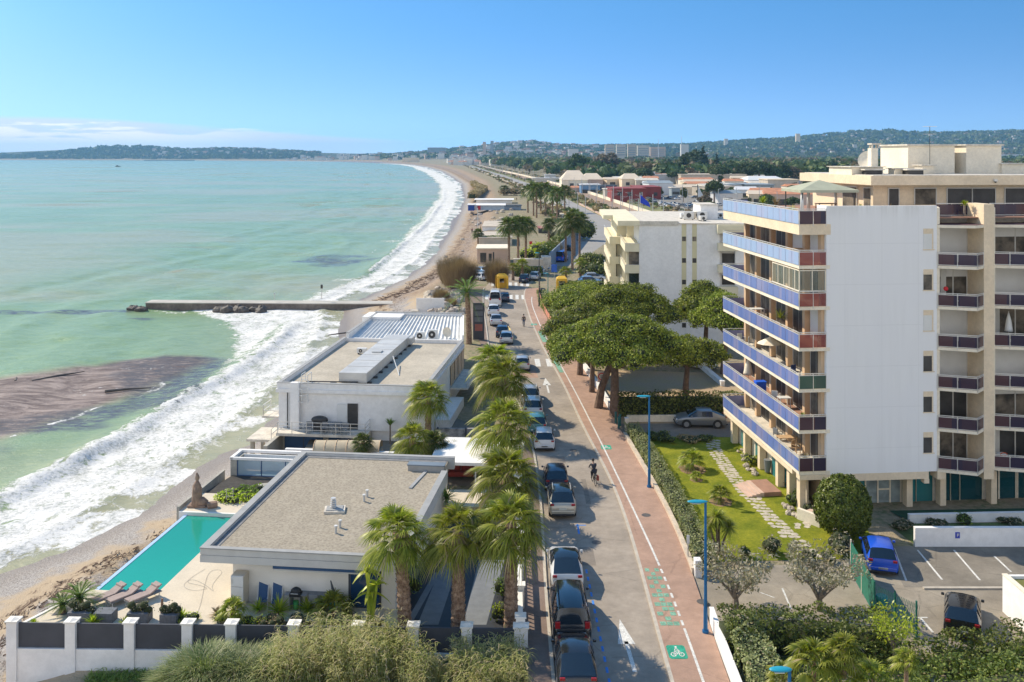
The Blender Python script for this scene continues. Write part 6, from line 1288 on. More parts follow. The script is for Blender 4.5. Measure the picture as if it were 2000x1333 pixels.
# near row: base pixel, crown centre pixel
def pbase(px, py): return G(px, py, 0)
def palm_at(bx, by, cy, label, kind, s=1.0, r=.36, **k):
    b = G(bx, by); b.z = .02; Dm = b.y; h = (HC-(cy-HY)*Dm/FOC); return palm(b, h, label, kind, s, r, **k)
palm_at(790, 1228, 1040, 'stout fan palm just inside the front wall, nearest the villa', 'fan1', .98, lean=(-.35, 0), skirt=True, rz=0); palm_at(895, 1228, 1038, 'stout fan palm in the middle of the three inside the front wall', 'fan2', .98, skirt=True, rz=2.0); palm_at(998, 1228, 1022, 'stout fan palm inside the front wall, beside the street wall', 'fan3', 1.08, skirt=True, rz=0)
for (X_, Y_, cy, lb, kd, s) in ((-.35, 61.5, 925, 'big fan palm rising behind the street lantern beyond the three front palms', 'fan1', 1.25), (-.55, 69.5, 825, 'big fan palm second along the street behind the lantern palm', 'fan2', 1.3), (-.75, 80, 735, 'big fan palm third along the street beside the beach building', 'fan3', 1.35), (-1.6, 88, 705, 'fan palm at the far end of the street group by the beach building', 'fan1', 1.25)):
    h = HC-(cy-HY)*Y_/FOC; palm((X_, Y_, 0), h, lb, kd, s, .34, skirt=True, rz=0.7)
palm((-7.0, 77, 0), HC-(775-HY)*77/FOC, 'fan palm in front of the white beach building wall', 'fan3', 1.0, .28, rz=1)
palm((-7.6, 70.5, 0), HC-(855-HY)*70.5/FOC, 'short fan palm just behind the villa roof edge', 'fan2', .82, .3, rz=3); palm((-6.0, 71.5, 0), HC-(865-HY)*71.5/FOC, 'dark low fan palm right of the one behind the villa roof edge', 'dark1', .85, .28, rz=2); palm((-11.6, 71.8, 0), HC-(862-HY)*71.8/FOC, 'small ragged palm beside the barrel shelter', 'dark2', .55, .2, rz=2); palm((-4.7, 72.3, 0), HC-(880-HY)*72.3/FOC, 'dark low fan palm close to the carport roof', 'dark1', .7, .22, rz=5)
palm_at(916, 672, 572, 'tall date palm with feathery arching fronds behind the beach building', 'feather1', 1.35, .38, lean=(-.3, 0))
# yucca / banana like plants in the court
def rosette(p, label, n=60, L=.9, w=.07, mt=None, trunk=0, lo=-.2, hi=1.4, droop=.25, name='yucca', cat='plant', group=None, r=.08, seed=1):
    t_ = thing(name, label, cat, p, 0, group); g = np.random.default_rng(seed)
    if trunk: palm_trunk(trunk, r, r*.8, t_, m_barkg, rough=False, name='stem')
    a = g.uniform(0, 6.28, n); el = g.uniform(lo, hi, n); D = np.stack([np.cos(a)*np.cos(el), np.sin(a)*np.cos(el), np.sin(el)], 1); P0 = np.zeros((n, 3)); P0[:, 2] = trunk
    V, Q = ribbon(P0, D, L*g.uniform(.7, 1.1, n), w, droop, 3); npmesh('leaves', V, Q, mt or m_green, t_); return t_
def cordyline(p, label, heads, mt=m_fand):
    t_ = thing('cordyline', label, 'small tree', p)
    for i, (x, y, z, s) in enumerate(heads):
        q = MB(); q.tube([(0.05*i, 0, 0), (x*.55, y*.55, z*.5), (x, y, z)], [.09, .07, .055], 8); q.build('stem', m_bark, t_)
        n = 230; a = rng.uniform(0, 6.28, n); el = rng.uniform(-.7, 1.4, n); D = np.stack([np.cos(a)*np.cos(el), np.sin(a)*np.cos(el), np.sin(el)], 1); V, Q = ribbon(np.repeat(np.array([[x, y, z]]), n, 0), D, rng.uniform(.6, .95, n)*s, .055, .35, 3); npmesh('leaf_head', V, Q, m_fan, t_)
cordyline(G(1402, 1082, .014), 'cordyline tree with several leaf heads on the lawn behind the near lamp post', [(-.55, .1, 1.9, .9), (-.1, 0, 2.3, 1.05), (.15, .2, 2.15, 1.0), (.65, -.1, 1.7, .95)])
m_earth = M('bare_earth', (.24, .15, .085), .95, .3, 3, col2=(.36, .24, .14))
for (px, py, s, lb) in ((1353, 917, .95, 'largest of the small fan palms on the lawn, in a ring of bare earth'), (1408, 980, .72, 'small fan palm on the lawn just behind the cordyline'), (1360, 938, .42, 'tiny low fan palm between the two larger ones on the lawn')):
    p = G(px, py, .016); palm(p, .85*s, lb, 'small1', 1.35*s, .13*s, name='lawn_palm', mt=None)
    q = MB(); r_ = random.Random(px); q.poly([(p.x+1.15*s*r_.uniform(.85, 1.1)*math.cos(a/14*6.283), p.y+1.3*s*r_.uniform(.85, 1.1)*math.sin(a/14*6.283), .018+.0005*(py % 3)) for a in range(14)]); setting(q.build('earth_patch', m_earth))

def leafmass(name, label, cat, centres, radii, per, size, mt, flat=(1, 1, 1), core=True, parent=None, origin=(0, 0, 0), group=None, part='foliage', asp=1.5, jit=.7, corescale=.62):
    C, N = blobpts(centres, radii, per, flat); V, Q = leafquads(C, N, size, asp, jit)
    mi = np.zeros(len(Q), int); mats = [mt]
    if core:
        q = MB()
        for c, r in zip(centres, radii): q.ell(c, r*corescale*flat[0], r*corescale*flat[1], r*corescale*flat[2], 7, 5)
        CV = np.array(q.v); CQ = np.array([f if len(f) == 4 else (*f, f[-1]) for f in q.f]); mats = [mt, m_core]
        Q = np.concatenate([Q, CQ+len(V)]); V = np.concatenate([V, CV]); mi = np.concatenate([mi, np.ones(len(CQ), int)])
    o = npmesh(part if parent is not None else name, V, Q, mats, parent, None if parent is not None else origin, mi=mi)
    if parent is None: tag(o, label, cat, group)
    return o
def umbrella(p, label, base_h, rx, ry, rz, trunks, n=90, per=60, size=.16, seed=1, clump=.8, mt=m_pine, group=None):
    """canopy centre height base_h; dome with flat underside"""
    t_ = thing('umbrella_pine', label, 'pine tree', p, 0, group); g = np.random.default_rng(seed)
    for (x0, y0, x1, y1, r) in trunks:
        q = MB(); z1 = base_h-.2*rz; xm, ym = (x0*.4+x1*.6), (y0*.4+y1*.6); q.tube([(x0, y0, 0), (x0*.85+x1*.15, y0*.85+y1*.15, z1*.35), (xm, ym, z1*.8), (x1, y1, z1+.5)], [r*1.25, r, r*.8, r*.55], 10); tr = q.build('trunk', m_bark, t_)
        for k in range(7):
            a = k*.9+seed; q = MB(); ex, ey = x1*.4+math.cos(a)*rx*.66, y1*.4+math.sin(a)*ry*.66; q.tube([(xm, ym, z1*.78), ((xm+ex)/2, (ym+ey)/2, z1*.98), (ex, ey, z1+rz*.35)], [r*.5, r*.3, r*.1], 6); q.build('limb', m_bark, tr)
    cs = []; rs = []
    n = int(n*1.6)
    for i in range(n):
        a = i*2.39996+g.normal(0, .1); u = math.sqrt((i+.5)/n); h = rz*(1-u**2.2)*(.6+.5*g.random()); rim = 1+.10*math.sin(a*3+seed)+.07*math.sin(a*5+seed*2)
        r = clump*g.uniform(.5, 1.25); cs.append((rx*u*rim*math.cos(a), ry*u*rim*math.sin(a), base_h+h-.15*rz+g.normal(0, .12))); rs.append(r)
    leafmass('foliage', None, None, cs, rs, per*2.3, size*.76, mt, (1, 1, .66), True, t_, part='crown', jit=.7, corescale=.55)
    return t_
umbrella(G(1196, 818, 0)+Vector((.3, .8, 0)), 'largest umbrella pine with spreading flat crown, nearest the road', 6.5, 6.0, 5.2, 3.0, [(0, 0, .1, .5, .42), (-1.3, 2.6, .8, 2.0, .36)], 150, 150, .155, 1, 1.05)
umbrella(G(1156, 768, 0), 'slim trunked pine left of the road sign under the big umbrella pine', 6.0, 2.3, 2.6, 1.6, [(0, 0, .3, .6, .26)], 30, 110, .16, 5, .9)
umbrella((12.8, 107, 0), 'second umbrella pine, wide dark crown behind the largest one', 6.5, 6.1, 5.2, 3.0, [(0, 0, .5, 0, .4), (-4, -1, -3, 0, .35)], 140, 110, .17, 2, 1.15)
umbrella((9.6, 121, 0), 'long low pine crown farthest left beside the green verge', 5.6, 5.0, 5.0, 2.0, [(0, 0, .5, 0, .35)], 110, 90, .18, 3, 1.1)
umbrella((7.6, 103.0, 0), 'yellow green pine crown left of the largest umbrella pine, overhanging the path', 5.4, 3.5, 3.6, 2.4, [(0, 0, .3, 0, .3)], 70, 110, .17, 4, 1.0, leafmat('yellow_green_needles', (.10, .135, .015), (.29, .31, .05), .6, .6, .15, dry=(.2, .14, .08), dryamt=.08))
umbrella(G(1412, 735, 0)+Vector((.3, 1, 0)), 'pine with thick trunk close to the blue balconies', 6.2, 3.0, 3.4, 3.0, [(0, 0, .5, 0, .33)], 80, 110, .17, 6, 1.05)
umbrella((22.6, 108, 0), 'dark round pine between the white block and the blue balconies', 6.6, 3.2, 3.4, 3.3, [(0, 0, .3, 0, .3)], 85, 100, .17, 7, 1.05)
umbrella((17.6, 93.5, 0), 'low dark pine reaching from the largest pine towards the parked white car', 4.4, 3.8, 3.0, 1.8, [(0, 0, .3, 0, .3)], 70, 110, .16, 8, 1.0)
umbrella((9.0, 131, 0), 'grey brown scrubby pine at the left end of the pine group', 4.5, 2.6, 3.0, 1.6, [(0, 0, .2, 0, .2)], 30, 80, .18, 9, 1.0)
def hedge(name, label, pts, w, h, mt, dens=90, size=.11, z0=0, wob=.15, cat='hedge', origin=None, seed=3, group=None):
    g = np.random.default_rng(seed); pts = [np.array(p[:2], float) for p in pts]; C = []; N = []; core = MB()
    for a, b in zip(pts[:-1], pts[1:]):
        d = b-a; L = np.linalg.norm(d); d /= L; s = np.array([-d[1], d[0]])
        peri = 2*h+w; n = int(L*peri*dens); t = g.uniform(0, L, n); u = g.uniform(0, peri, n)
        off = np.where(u < h, -w/2, np.where(u > h+w, w/2, u-h-w/2)); z = np.where(u < h, u, np.where(u > h+w, peri-u, h))
        nx = np.where(u < h, -1., np.where(u > h+w, 1., 0.)); nz = np.where((u >= h) & (u <= h+w), 1., 0.15)
        lump = (vnoise(a[0]+d[0]*t+z*.7, a[1]+d[1]*t+off, .8, seed)-.5)*2*wob; off = off+nx*(lump-g.uniform(0, .12, n)); z = z+(nz > .5)*(lump-g.uniform(0, .10, n))
        P_ = a[None]+d[None]*t[:, None]+s[None]*off[:, None]; C.append(np.stack([P_[:, 0], P_[:, 1], z0+z], 1)); NN = s[None]*nx[:, None]; N.append(np.stack([NN[:, 0], NN[:, 1], nz], 1))
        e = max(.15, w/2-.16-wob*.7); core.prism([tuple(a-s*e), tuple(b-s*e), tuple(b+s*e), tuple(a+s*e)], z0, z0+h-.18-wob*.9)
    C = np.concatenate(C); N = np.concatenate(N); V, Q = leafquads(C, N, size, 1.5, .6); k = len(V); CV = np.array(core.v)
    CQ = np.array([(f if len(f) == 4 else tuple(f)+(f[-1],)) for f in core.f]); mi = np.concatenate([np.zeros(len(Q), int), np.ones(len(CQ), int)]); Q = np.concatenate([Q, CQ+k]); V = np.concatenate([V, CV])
    o_ = np.array([pts[0][0], pts[0][1], z0]); return tag(npmesh(name, V-o_, Q, [mt, m_core], None, tuple(o_), mi=mi), label, cat, group)
hp_ = [(BRx(y)+.85, y) for y in (54.6, 58, 62, 66, 70, 74, 78, 81.5)]
hedge('hedge', 'long clipped grey green hedge between the cycle path and the lawn', hp_, 1.25, 1.05, m_hedgel, 130, .085, wob=.10)
hedge('hedge', 'tall dark hedge between the sand plot and the drive', [(9.9, 87.2), (17, 87.4), (24.5, 87.0)], 1.3, 2.1, m_hedge, 60, .13, wob=.25)
hedge('hedge', 'low clipped hedge below the yellow kiosk', [G(1095, 567), G(1150, 562), G(1178, 566)], 2.2, 1.4, m_hedge, 30, .2)
hedge('hedge', 'ivy bank along the orange fence beside the cycle path', [(5.4, 165), (5.5, 150), (6.6, 140), (7.6, 130), (8.4, 124)], 2.0, .7, m_hedgel, 30, .2)
hedge('hedge', 'narrow dark clipped box at the end of the orange fence', [(7.25, 121.3), (7.3, 122.4)], .9, 2.0, m_hedge, 90, .15)
m_pathwall = M('worn_cream_wall', (.56, .47, .37), .9, .15, 1.5, fine=.1, fscale=8)
def lowwall(label, pts, h, w=.22, m=None, z0=0, name='low_wall', cat='wall', cap=True):
    t_ = thing(name, label, cat, (*pts[0][:2], z0)); q = MB(); c_ = MB()
    for a, b in zip(pts[:-1], pts[1:]):
        a = Vector(a[:2]); b = Vector(b[:2]); d = (b-a).normalized(); s = Vector((-d.y, d.x))*w/2; q.prism([a-s, b-s, b+s, a+s], z0, z0+h)
        s = s*1.25; c_.prism([a-s, b-s, b+s, a+s], z0+h, z0+h+.05)
    q.build('wall', m or m_pathwall, t_, world=True);
    if cap: c_.build('coping', m or m_pathwall, t_, world=True)
    return t_
lowwall('low cream wall along the path at the foot of the long clipped hedge', [(BRx(y)+.08, y) for y in (53.9, 56, 60, 64, 68, 72, 76, 80.5)], .38)
q = MB(); q.box(-.2, -.25, 0, .2, .3, 1.0); t_ = tag(q.build('gate_pier', m_wwall, origin=None, bevel=.02), 'short white gate pier at the near end of the clipped hedge', 'pier'); t_.location = (BRx(54)+.3, 53.8, .0)
lowwall('low white wall under the pines beside the path', [(BRx(y)+.15, y) for y in (88, 93, 99.0, 106)], .75, .25, m_wwall); lowwall('low white wall at the bottom right of the path by the front hedge', [(BRx(y)+.12, y) for y in (30, 40, 46.2, 48.2)], .9, .18, m_wwall)
lowwall('low pale wall across the right end of the sand plot', [G(1368, 718), G(1412, 755)], .5, .4, m_wwall); lowwall('long low pale wall between the drive and the tall hedge', [(10.6, 85.1), (21.0, 85.3)], .55, .2, m_cream2)
q = thing('gate_pier', 'thin pale gate pier by the drive at the head of the clipped hedge', 'pier', (BRx(81)+.5, 82.4, 0)); b = MB(); b.box(-.15, -.15, 0, .15, .15, 1.1); b.build('shaft', m_cream2, q); b = MB(); b.box(-.19, -.19, 1.1, .19, .19, 1.16); b.build('cap', m_pl, q)
for i, y in enumerate((82.6, 83.4, 84.2)):
    q = thing('bollard', ['dark green bollard nearest the hedge at the drive entrance', 'dark green bollard in the middle at the drive entrance', 'dark green bollard nearest the big pine trunk'][i], 'bollard', (BRx(y)-.1+.25*(i % 2), y, .12)); b = MB(); b.cyl((0, 0, 0), .1, .95, 10); b.build('shaft', M('bottle_green_metal', (.02, .13, .12), .4) if i == 0 else bpy.data.materials['bottle_green_metal'], q); b = MB(); b.ell((0, 0, .98), .12, .12, .1, 10, 6); b.build('cap', bpy.data.materials['bottle_green_metal'], q)
t_ = thing('clipped_tree', 'large dense clipped dome shaped tree beside the apartment entrance', 'tree', G(1656, 1062, 0)+Vector((0, .9, 0)), 0)
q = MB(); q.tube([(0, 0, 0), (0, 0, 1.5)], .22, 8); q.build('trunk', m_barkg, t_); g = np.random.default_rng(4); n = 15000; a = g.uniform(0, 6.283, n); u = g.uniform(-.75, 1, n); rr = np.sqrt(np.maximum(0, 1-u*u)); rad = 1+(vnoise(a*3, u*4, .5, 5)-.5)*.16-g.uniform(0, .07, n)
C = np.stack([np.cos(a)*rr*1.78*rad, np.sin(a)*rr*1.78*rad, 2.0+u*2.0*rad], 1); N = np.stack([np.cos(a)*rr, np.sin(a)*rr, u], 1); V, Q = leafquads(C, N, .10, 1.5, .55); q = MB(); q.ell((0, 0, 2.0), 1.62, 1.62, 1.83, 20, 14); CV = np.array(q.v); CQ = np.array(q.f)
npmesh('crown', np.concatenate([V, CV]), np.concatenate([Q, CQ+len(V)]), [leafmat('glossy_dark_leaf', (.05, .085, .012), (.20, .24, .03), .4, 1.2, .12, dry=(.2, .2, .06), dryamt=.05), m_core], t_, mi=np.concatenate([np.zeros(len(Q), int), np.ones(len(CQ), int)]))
def branchy(p, label, H_, spread, seed, mt=m_olive, leafsize=.085, nleaf=1900, name='olive_tree', cat='tree', rt=.17, ox=0):
    t_ = thing(name, label, cat, p); r = random.Random(seed); tips = []; q = MB()
    q.tube([(0, 0, 0), (.03, 0, .35), (0, .02, .7)], [rt*1.4, rt, rt*.9], 8); tr = q.build('trunk', m_barkg, t_)
    for k in range(7):
        a = k*.9+r.uniform(-.3, .3); q = MB(); pts = [(0, 0, .55)]; L = spread*r.uniform(.55, .95)
        for j in range(1, 5): t = j/4; pts.append((math.cos(a)*L*t+r.uniform(-.1, .1), math.sin(a)*L*t+r.uniform(-.1, .1), .55+(H_-.9)*t**.75+r.uniform(-.1, .1)))
        q.tube(pts, [rt*.6, rt*.45, rt*.33, rt*.2, rt*.08], 6); tips += pts[2:]
        for j in (1, 2, 3):
            for s in (-1, 1): b0 = pts[j]; e = (b0[0]+math.cos(a+s*1.1)*.6, b0[1]+math.sin(a+s*1.1)*.6, b0[2]+.45); q.tube([b0, e], [rt*.2, rt*.05], 5); tips.append(e)
        q.build('limb', m_barkg, tr)
    cs = [(x+r.uniform(-.25, .25), y+r.uniform(-.25, .25), z+r.uniform(-.05, .3)) for x, y, z in tips for _ in (0, 1)]; rs = [r.uniform(.28, .5) for _ in cs]
    tot = sum(x*x for x in rs); leafmass('f', None, None, cs, rs, nleaf/tot, leafsize, mt, (1, 1, .8), False, t_, part='crown', asp=2.6, jit=1.0); return t_
branchy(G(1436, 1190, .01), 'grey green spreading tree left of the pair by the drive', 2.75, 2.3, 11); branchy(G(1600, 1192, .01), 'grey green spreading tree right of the pair by the drive, near the green fence', 2.85, 2.5, 23, nleaf=2200)
def bush(px, py, r, h, label, mt=m_hedge, size=.09, per=160, z0=0, w=None, seed=None, name='shrub', cat='shrub', n=9, group=None, pos=None):
    g = np.random.default_rng(seed if seed is not None else int(px*7+py)); p = pos or G(px, py, z0); cs = []; rs = []
    for i in range(n): a = g.uniform(0, 6.283); u = math.sqrt(g.random())*.62; cs.append(((w or r)*u*math.cos(a), r*u*math.sin(a), h*(.35+.4*g.random()*(1-u)))); rs.append(r*.5*g.uniform(.8, 1.15))
    o = leafmass(name, label, cat, cs, rs, per, size, mt, (1, 1, min(1.2, h/r*.8)), True, None, tuple(p), group); return o
bush(1518, 1085, 1.0, 1.1, 'grey green shrub at the lawn edge left of the stone path end', m_olive, w=1.5); bush(1638, 1082, 1.05, 1.5, 'pale variegated shrub in front of the clipped dome tree', m_olive); bush(1618, 1098, .6, .8, 'small green bush below the pale variegated shrub'); bush(1456, 1090, .5, .8, 'dark small bush at the near edge of the lawn'); bush(1580, 1092, .55, .6, 'low green bush by the end of the stone path')
bush(1470, 905, 1.0, .8, 'bright green mound in the rockery by the apartment entrance', m_lime, w=1.3); bush(1556, 985, .85, .95, 'round green shrub in the rockery near the apartment corner', m_green); bush(1562, 975, .55, 1.1, 'dark clipped ball shrub in the rockery near the apartment corner', m_hedge); bush(1580, 1002, .45, .7, 'small dark ball shrub next to the apartment corner steps')
bush(1545, 955, .5, .8, 'reddish dry shrub beside the apartment entrance steps', m_tam); rosette(G(1478, 888, .02), 'pale spiky plant beside the lower balcony columns', 50, 1.3, .08, m_lime, .2); bush(1270, 858, 1.0, .8, 'dark shrub left of the drive behind the clipped hedge'); bush(1255, 872, .9, .7, 'brownish rounded shrub under the far lamp post', m_tam); bush(1300, 862, 1.2, .9, 'large dark shrub beside the drive and the lawn'); bush(1345, 862, 1.3, .5, 'low reddish brown shrub bed at the head of the lawn', m_tam, w=2.0); bush(1380, 860, .9, .5, 'low brown green shrub near the start of the stone path', m_hedge)
t_ = thing('plant_pot', 'tall dark grey pot on the apartment entrance step', 'plant pot', G(1499, 922, .1)); q = MB(); q.tube([(0, 0, 0), (0, 0, .9)], [.2, .28], 12); q.build('pot', m_gfurn, t_); q = MB(); q.tube([(0, 0, .9), (0, 0, .95)], [.3, .3], 12); q.build('rim', m_gfurn, t_)
t_ = thing('entrance_steps', 'pink tiled steps rising to the apartment entrance', 'steps', (18.15, 66.3, 0), R(8)); m_step = M('pink_stone', (.56, .40, .31), .85, .1, 2)
for i in range(4): q = MB(); q.box(-1.2+i*.3, 0, 0, -1.2+(i+1)*.3, 2.6, .07*(i+1)+.02); q.build('step', m_step, t_)
q = MB(); q.box(0, 0, 0, 1.3, 2.6, .32); q.build('landing', m_tile, t_)
t_ = thing('ramp_steps', 'pale stone ramp beside the clipped dome tree', 'steps', G(1600, 1015, 0), R(35)); q = MB(); [q.box(-.9, i*.45-.9, 0, .9, i*.45-.45, .10+.1*i) for i in range(4)]; q.build('step', m_step, t_, bevel=.02); q = MB(); q.box(-1.2, -.9, 0, -.95, .9, .75); q.build('side_wall', m_cream2, t_)
m_rubble = M('pale_rubble', (.48, .41, .32), .95, .25, 2)
rr_ = random.Random(8); k = 0
for (x0, y0, x1, y1, n) in ((1445, 878, 1460, 905, 7), (1462, 912, 1478, 928, 5), (1525, 985, 1560, 1012, 8), (1570, 1000, 1590, 1018, 5), (1560, 955, 1595, 1000, 6)):
    for i in range(n): t = i/(n-1); k += 1; rock(G(x0+(x1-x0)*t+rr_.uniform(-6, 6), y0+(y1-y0)*t+rr_.uniform(-4, 4), .1), rr_.uniform(.16, .34), 'pale rockery stone among the shrubs along the apartment front', 'rockery stones', m_rubble, 100+k)
lowwall('long white retaining wall behind the parked blue car', [(25.3, 57.95), (45, 57.95)], 1.15, .25, m_wwall); lowwall('low white wall in front of the ground floor glazing', [(26.5, 61.6), (40.7, 62.3)], .55, .22, m_wwall)
q = MB(); q.box(0, 0, 0, .28, .03, .38); o = tag(q.build('parking_sign', M('blue_sign', (.05, .08, .45), .5), origin=None), 'tiny blue parking badge on the long white retaining wall', 'sign'); o.location = (G(1888, 1066, .7).x, 57.79, .55); q = MB(); q.box(.10, -.012, .12, .14, -.004, .30); q.box(.14, -.012, .26, .19, -.004, .30); q.box(.14, -.012, .19, .19, -.004, .22); q.box(.19, -.012, .19, .22, -.004, .30); w_ = q.build('lettering', m_white, o)
for i, (px, py, r, h) in enumerate(((1765, 1032, 1.0, .5), (1885, 1022, .9, .7), (1830, 1030, .8, .6), (1975, 1025, 1.0, .5))): bush(px, py, r, h, ['low grey ring shaped bush nearest the dome tree in the shaded bed', 'dark spiky bush in the shaded bed above the parking badge', 'grey leaved bush by the pale stone in the shaded bed', 'low pale bush at the right end of the shaded bed'][i], m_olive if i != 1 else m_green, z0=.02)
sheet('green_deck', [(26.5, 61.9), (44, 62.8), (44, 64.4), (26, 63.6)], .06, M('astro_turf', (.02, .07, .035), .9, .2, 1))  # flat dark green deck strip before the ground floor glazing
rock(G(1838, 1042, .3), .45, 'pale stone standing in the shaded bed', None, m_rubble, 5)
# front right hedge mass: several thick lumpy hedges and dwarf palms
hedge('hedge', 'thick lumpy green hedge along the near side of the drives, left half', [G(1410, 1225, 1.2), G(1530, 1222, 1.2), G(1640, 1228, 1.2), G(1745, 1240, 1.2)], 2.2, 2.1, m_hedge, 110, .10, z0=-.2, wob=.55, seed=11)
hedge('hedge', 'thick lumpy green hedge along the near side of the drives, right half', [G(1840, 1262, 1.2), G(1930, 1262, 1.2), G(2080, 1235, 1.2)], 2.4, 1.6, m_hedge, 110, .10, z0=-.3, wob=.5, seed=12)
hedge('hedge', 'tall dark hedge across the bottom right corner', [(15.0, 39.2), (20, 39.8), (24.5, 40.8), (30, 42)], 2.2, 2.6, m_hedge, 110, .10, z0=-.4, wob=.5, seed=13)
hedge('hedge', 'sunlit pale hedge beside the path at the bottom of the picture', [(BRx(33)+1.6, 33), (BRx(38)+1.5, 38), (BRx(43)+1.3, 43), (BRx(46.5)+1.2, 46.5)], 1.7, 1.9, m_hedgel, 130, .09, z0=-.2, wob=.35, seed=14)
hedge('hedge', 'dark undergrowth between the bottom right hedges', [(12.2, 34), (12.8, 41), (14.5, 44.4), (22, 44.0), (28, 44)], 1.6, 1.2, m_hedge, 90, .11, z0=-.3, wob=.5, seed=15)
for i, (px, py, s) in enumerate(((1590, 1290, 1.05), (1648, 1268, .8), (1640, 1310, .9), (1705, 1325, .9), (1530, 1322, .7), (1770, 1290, .6))):
    palm(P(px, py, 38.5)-Vector((0, 0, 1.2)), 1.2, ['largest dwarf fan palm in the front right hedge', 'dwarf fan palm behind the largest one in the front right hedge', 'dwarf fan palm just below the upper pair in the front right hedge', 'dwarf fan palm at the right of the front hedge group', 'dwarf fan palm beside the bottom lamp head', 'darker dwarf fan palm at the right end of the hedge group'][i], 'small%d' % (2+i % 2), 1.25*s, .10, name='dwarf_palm', cat='palm')
branchy(G(1745, 1290, .6), 'bare twiggy sapling rising out of the front right hedge', 2.0, .8, 31, m_lime, .07, 900, 'sapling', 'tree', .06)
cyc_l = [((125, 1195), .9, 'dark cycad palm at the left corner of the villa terrace'), ((152, 1192), 1.25, 'larger cycad palm beside the sun loungers')]
for (px, s, lb), kd in zip([((122, 1197), .85, cyc_l[0][2]), ((155, 1190), 1.2, cyc_l[1][2])], ('cycad1', 'cycad2')): palm(G(*px, .05), .5*s, lb, kd, s, .2*s, name='cycad', cat='cycad')
sheet('cycad_bed', [G(100, 1205, 0), G(175, 1200, 0), G(175, 1185, 0), G(120, 1185, 0)], .058, m_drock if False else M('dark_pebbles', (.12, .12, .13), .8, .4, 6))
m_planter = M('grey_wicker_planter', (.13, .14, .16), .8, .15, 8)
for i, (px, py, w, hgt, mt, lb) in enumerate(((160, 1212, .62, .75, m_olive, 'grey box planter with a rounded grey shrub beside the cycads'), (206, 1213, .5, .1, m_green, 'empty looking grey box planter between the sun loungers'), (273, 1213, .55, .75, m_olive, 'grey box planter with a spilling green shrub right of the loungers'), (333, 1216, .45, .6, m_olive, 'grey box planter with a small round shrub by the wooden post'))):
    p = G(px, py, .05); t_ = thing('planter', lb, 'planter', p, -.05); q = MB(); q.box(-w, -.36, 0, w, .36, .55); q.build('box', m_planter, t_, bevel=.02)
    if hgt > .2: leafmass('f', None, None, [(x, 0, .7+.15*math.sin(x*9)) for x in np.linspace(-w*.8, w*.8, 5)], [.38]*5, 260, .055, mt, (1, 1, .8), True, t_, part='plant')
    else: leafmass('f', None, None, [(x, 0, .52) for x in (-.25, .2)], [.22]*2, 260, .05, mt, (1, 1, .4), False, t_, part='plant')
q = MB(); q.tube([(0, 0, 0), (0.02, 0, 1.25)], [.09, .06], 8); tag(q.build('wooden_post', m_wood, origin=None), 'weathered wooden post standing on the terrace between two planters', 'post').location = G(316, 1216, .05)
def lounger(p, label, rz):
    t_ = thing('sun_lounger', label, 'sun lounger', p, rz, 'sun loungers by the pool'); m_t = M('taupe_cushion', (.36, .28, .25), .85, .08, 3) if 'taupe_cushion' not in bpy.data.materials else bpy.data.materials['taupe_cushion']
    q = MB(); q.box(-.33, -.95, .28, .33, .95, .33); q.build('frame', m_gfurn, t_); q = MB(); q.box(-.31, -.93, .33, .31, .25, .42); q.build('seat_cushion', m_t, t_, bevel=.03); q = MB(); q.cbox((0, .60, .52), (.62, .80, .09), 0, R(24)); q.build('backrest', m_t, t_, bevel=.03)
    q = MB(); q.tube([(-.3, .72, .62), (.3, .72, .62)], .07, 8); q.build('pillow', m_t, t_)
    for sx in (-1, 1):
        for sy in (-.85, .8): q = MB(); q.box(sx*.3-.02, sy-.02, 0, sx*.3+.02, sy+.02, .28); q.build('leg', m_rail, t_)
for i, px in enumerate((205, 238, 275)): lounger(G(px, 1180, .05)+Vector((0, .3, 0)), ['sun lounger nearest the cycads beside the pool', 'sun lounger in the middle of the three by the pool', 'sun lounger on the right of the three by the pool'][i], R(-38))
def deckchair(p, label, rz):
    t_ = thing('deck_chair', label, 'deck chair', p, rz, 'navy deck chairs'); q = MB(); q.cbox((0, -.05, .42), (.5, .55, .03), 0, R(-8)); q.build('seat', m_navy, t_); q = MB(); q.cbox((0, .5, .78), (.5, 1.0, .03), 0, R(50)); q.build('backrest', m_navy, t_)
    for s in (-1, 1):
        q = MB(); q.tube([(s*.27, -.45, 0), (s*.27, .55, 1.0)], .02, 6); q.build('leg', m_pl, t_); q = MB(); q.tube([(s*.27, .55, 0), (s*.27, -.30, .62), (s*.27, .2, .66)], .02, 6); q.build('armrest', m_pl, t_)
deckchair(VL(3.5, .1, .05), 'folding navy deck chair nearest the white fridge', R(-170+180)); deckchair(VL(4.3, .1, .05), 'folding navy deck chair beside the barbecue', R(10))
t_ = thing('fridge', 'old white two door fridge against the villa wall', 'fridge', VL(2.15, .25, .05), VR); q = MB(); q.box(-.36, -.33, .05, .36, .38, 1.75); q.build('body', M('cream_enamel', (.62, .55, .44), .5, .04, 1), t_, bevel=.02)
for z0, z1 in ((.08, 1.15), (1.18, 1.74)): q = MB(); q.box(-.35, -.38, z0, .35, -.33, z1); d_ = q.build('door', m_pl, t_, bevel=.01); q = MB(); q.box(-.29, -.42, (z0+z1)/2-.12, -.26, -.38, (z0+z1)/2+.15); q.build('handle', m_rail, d_)
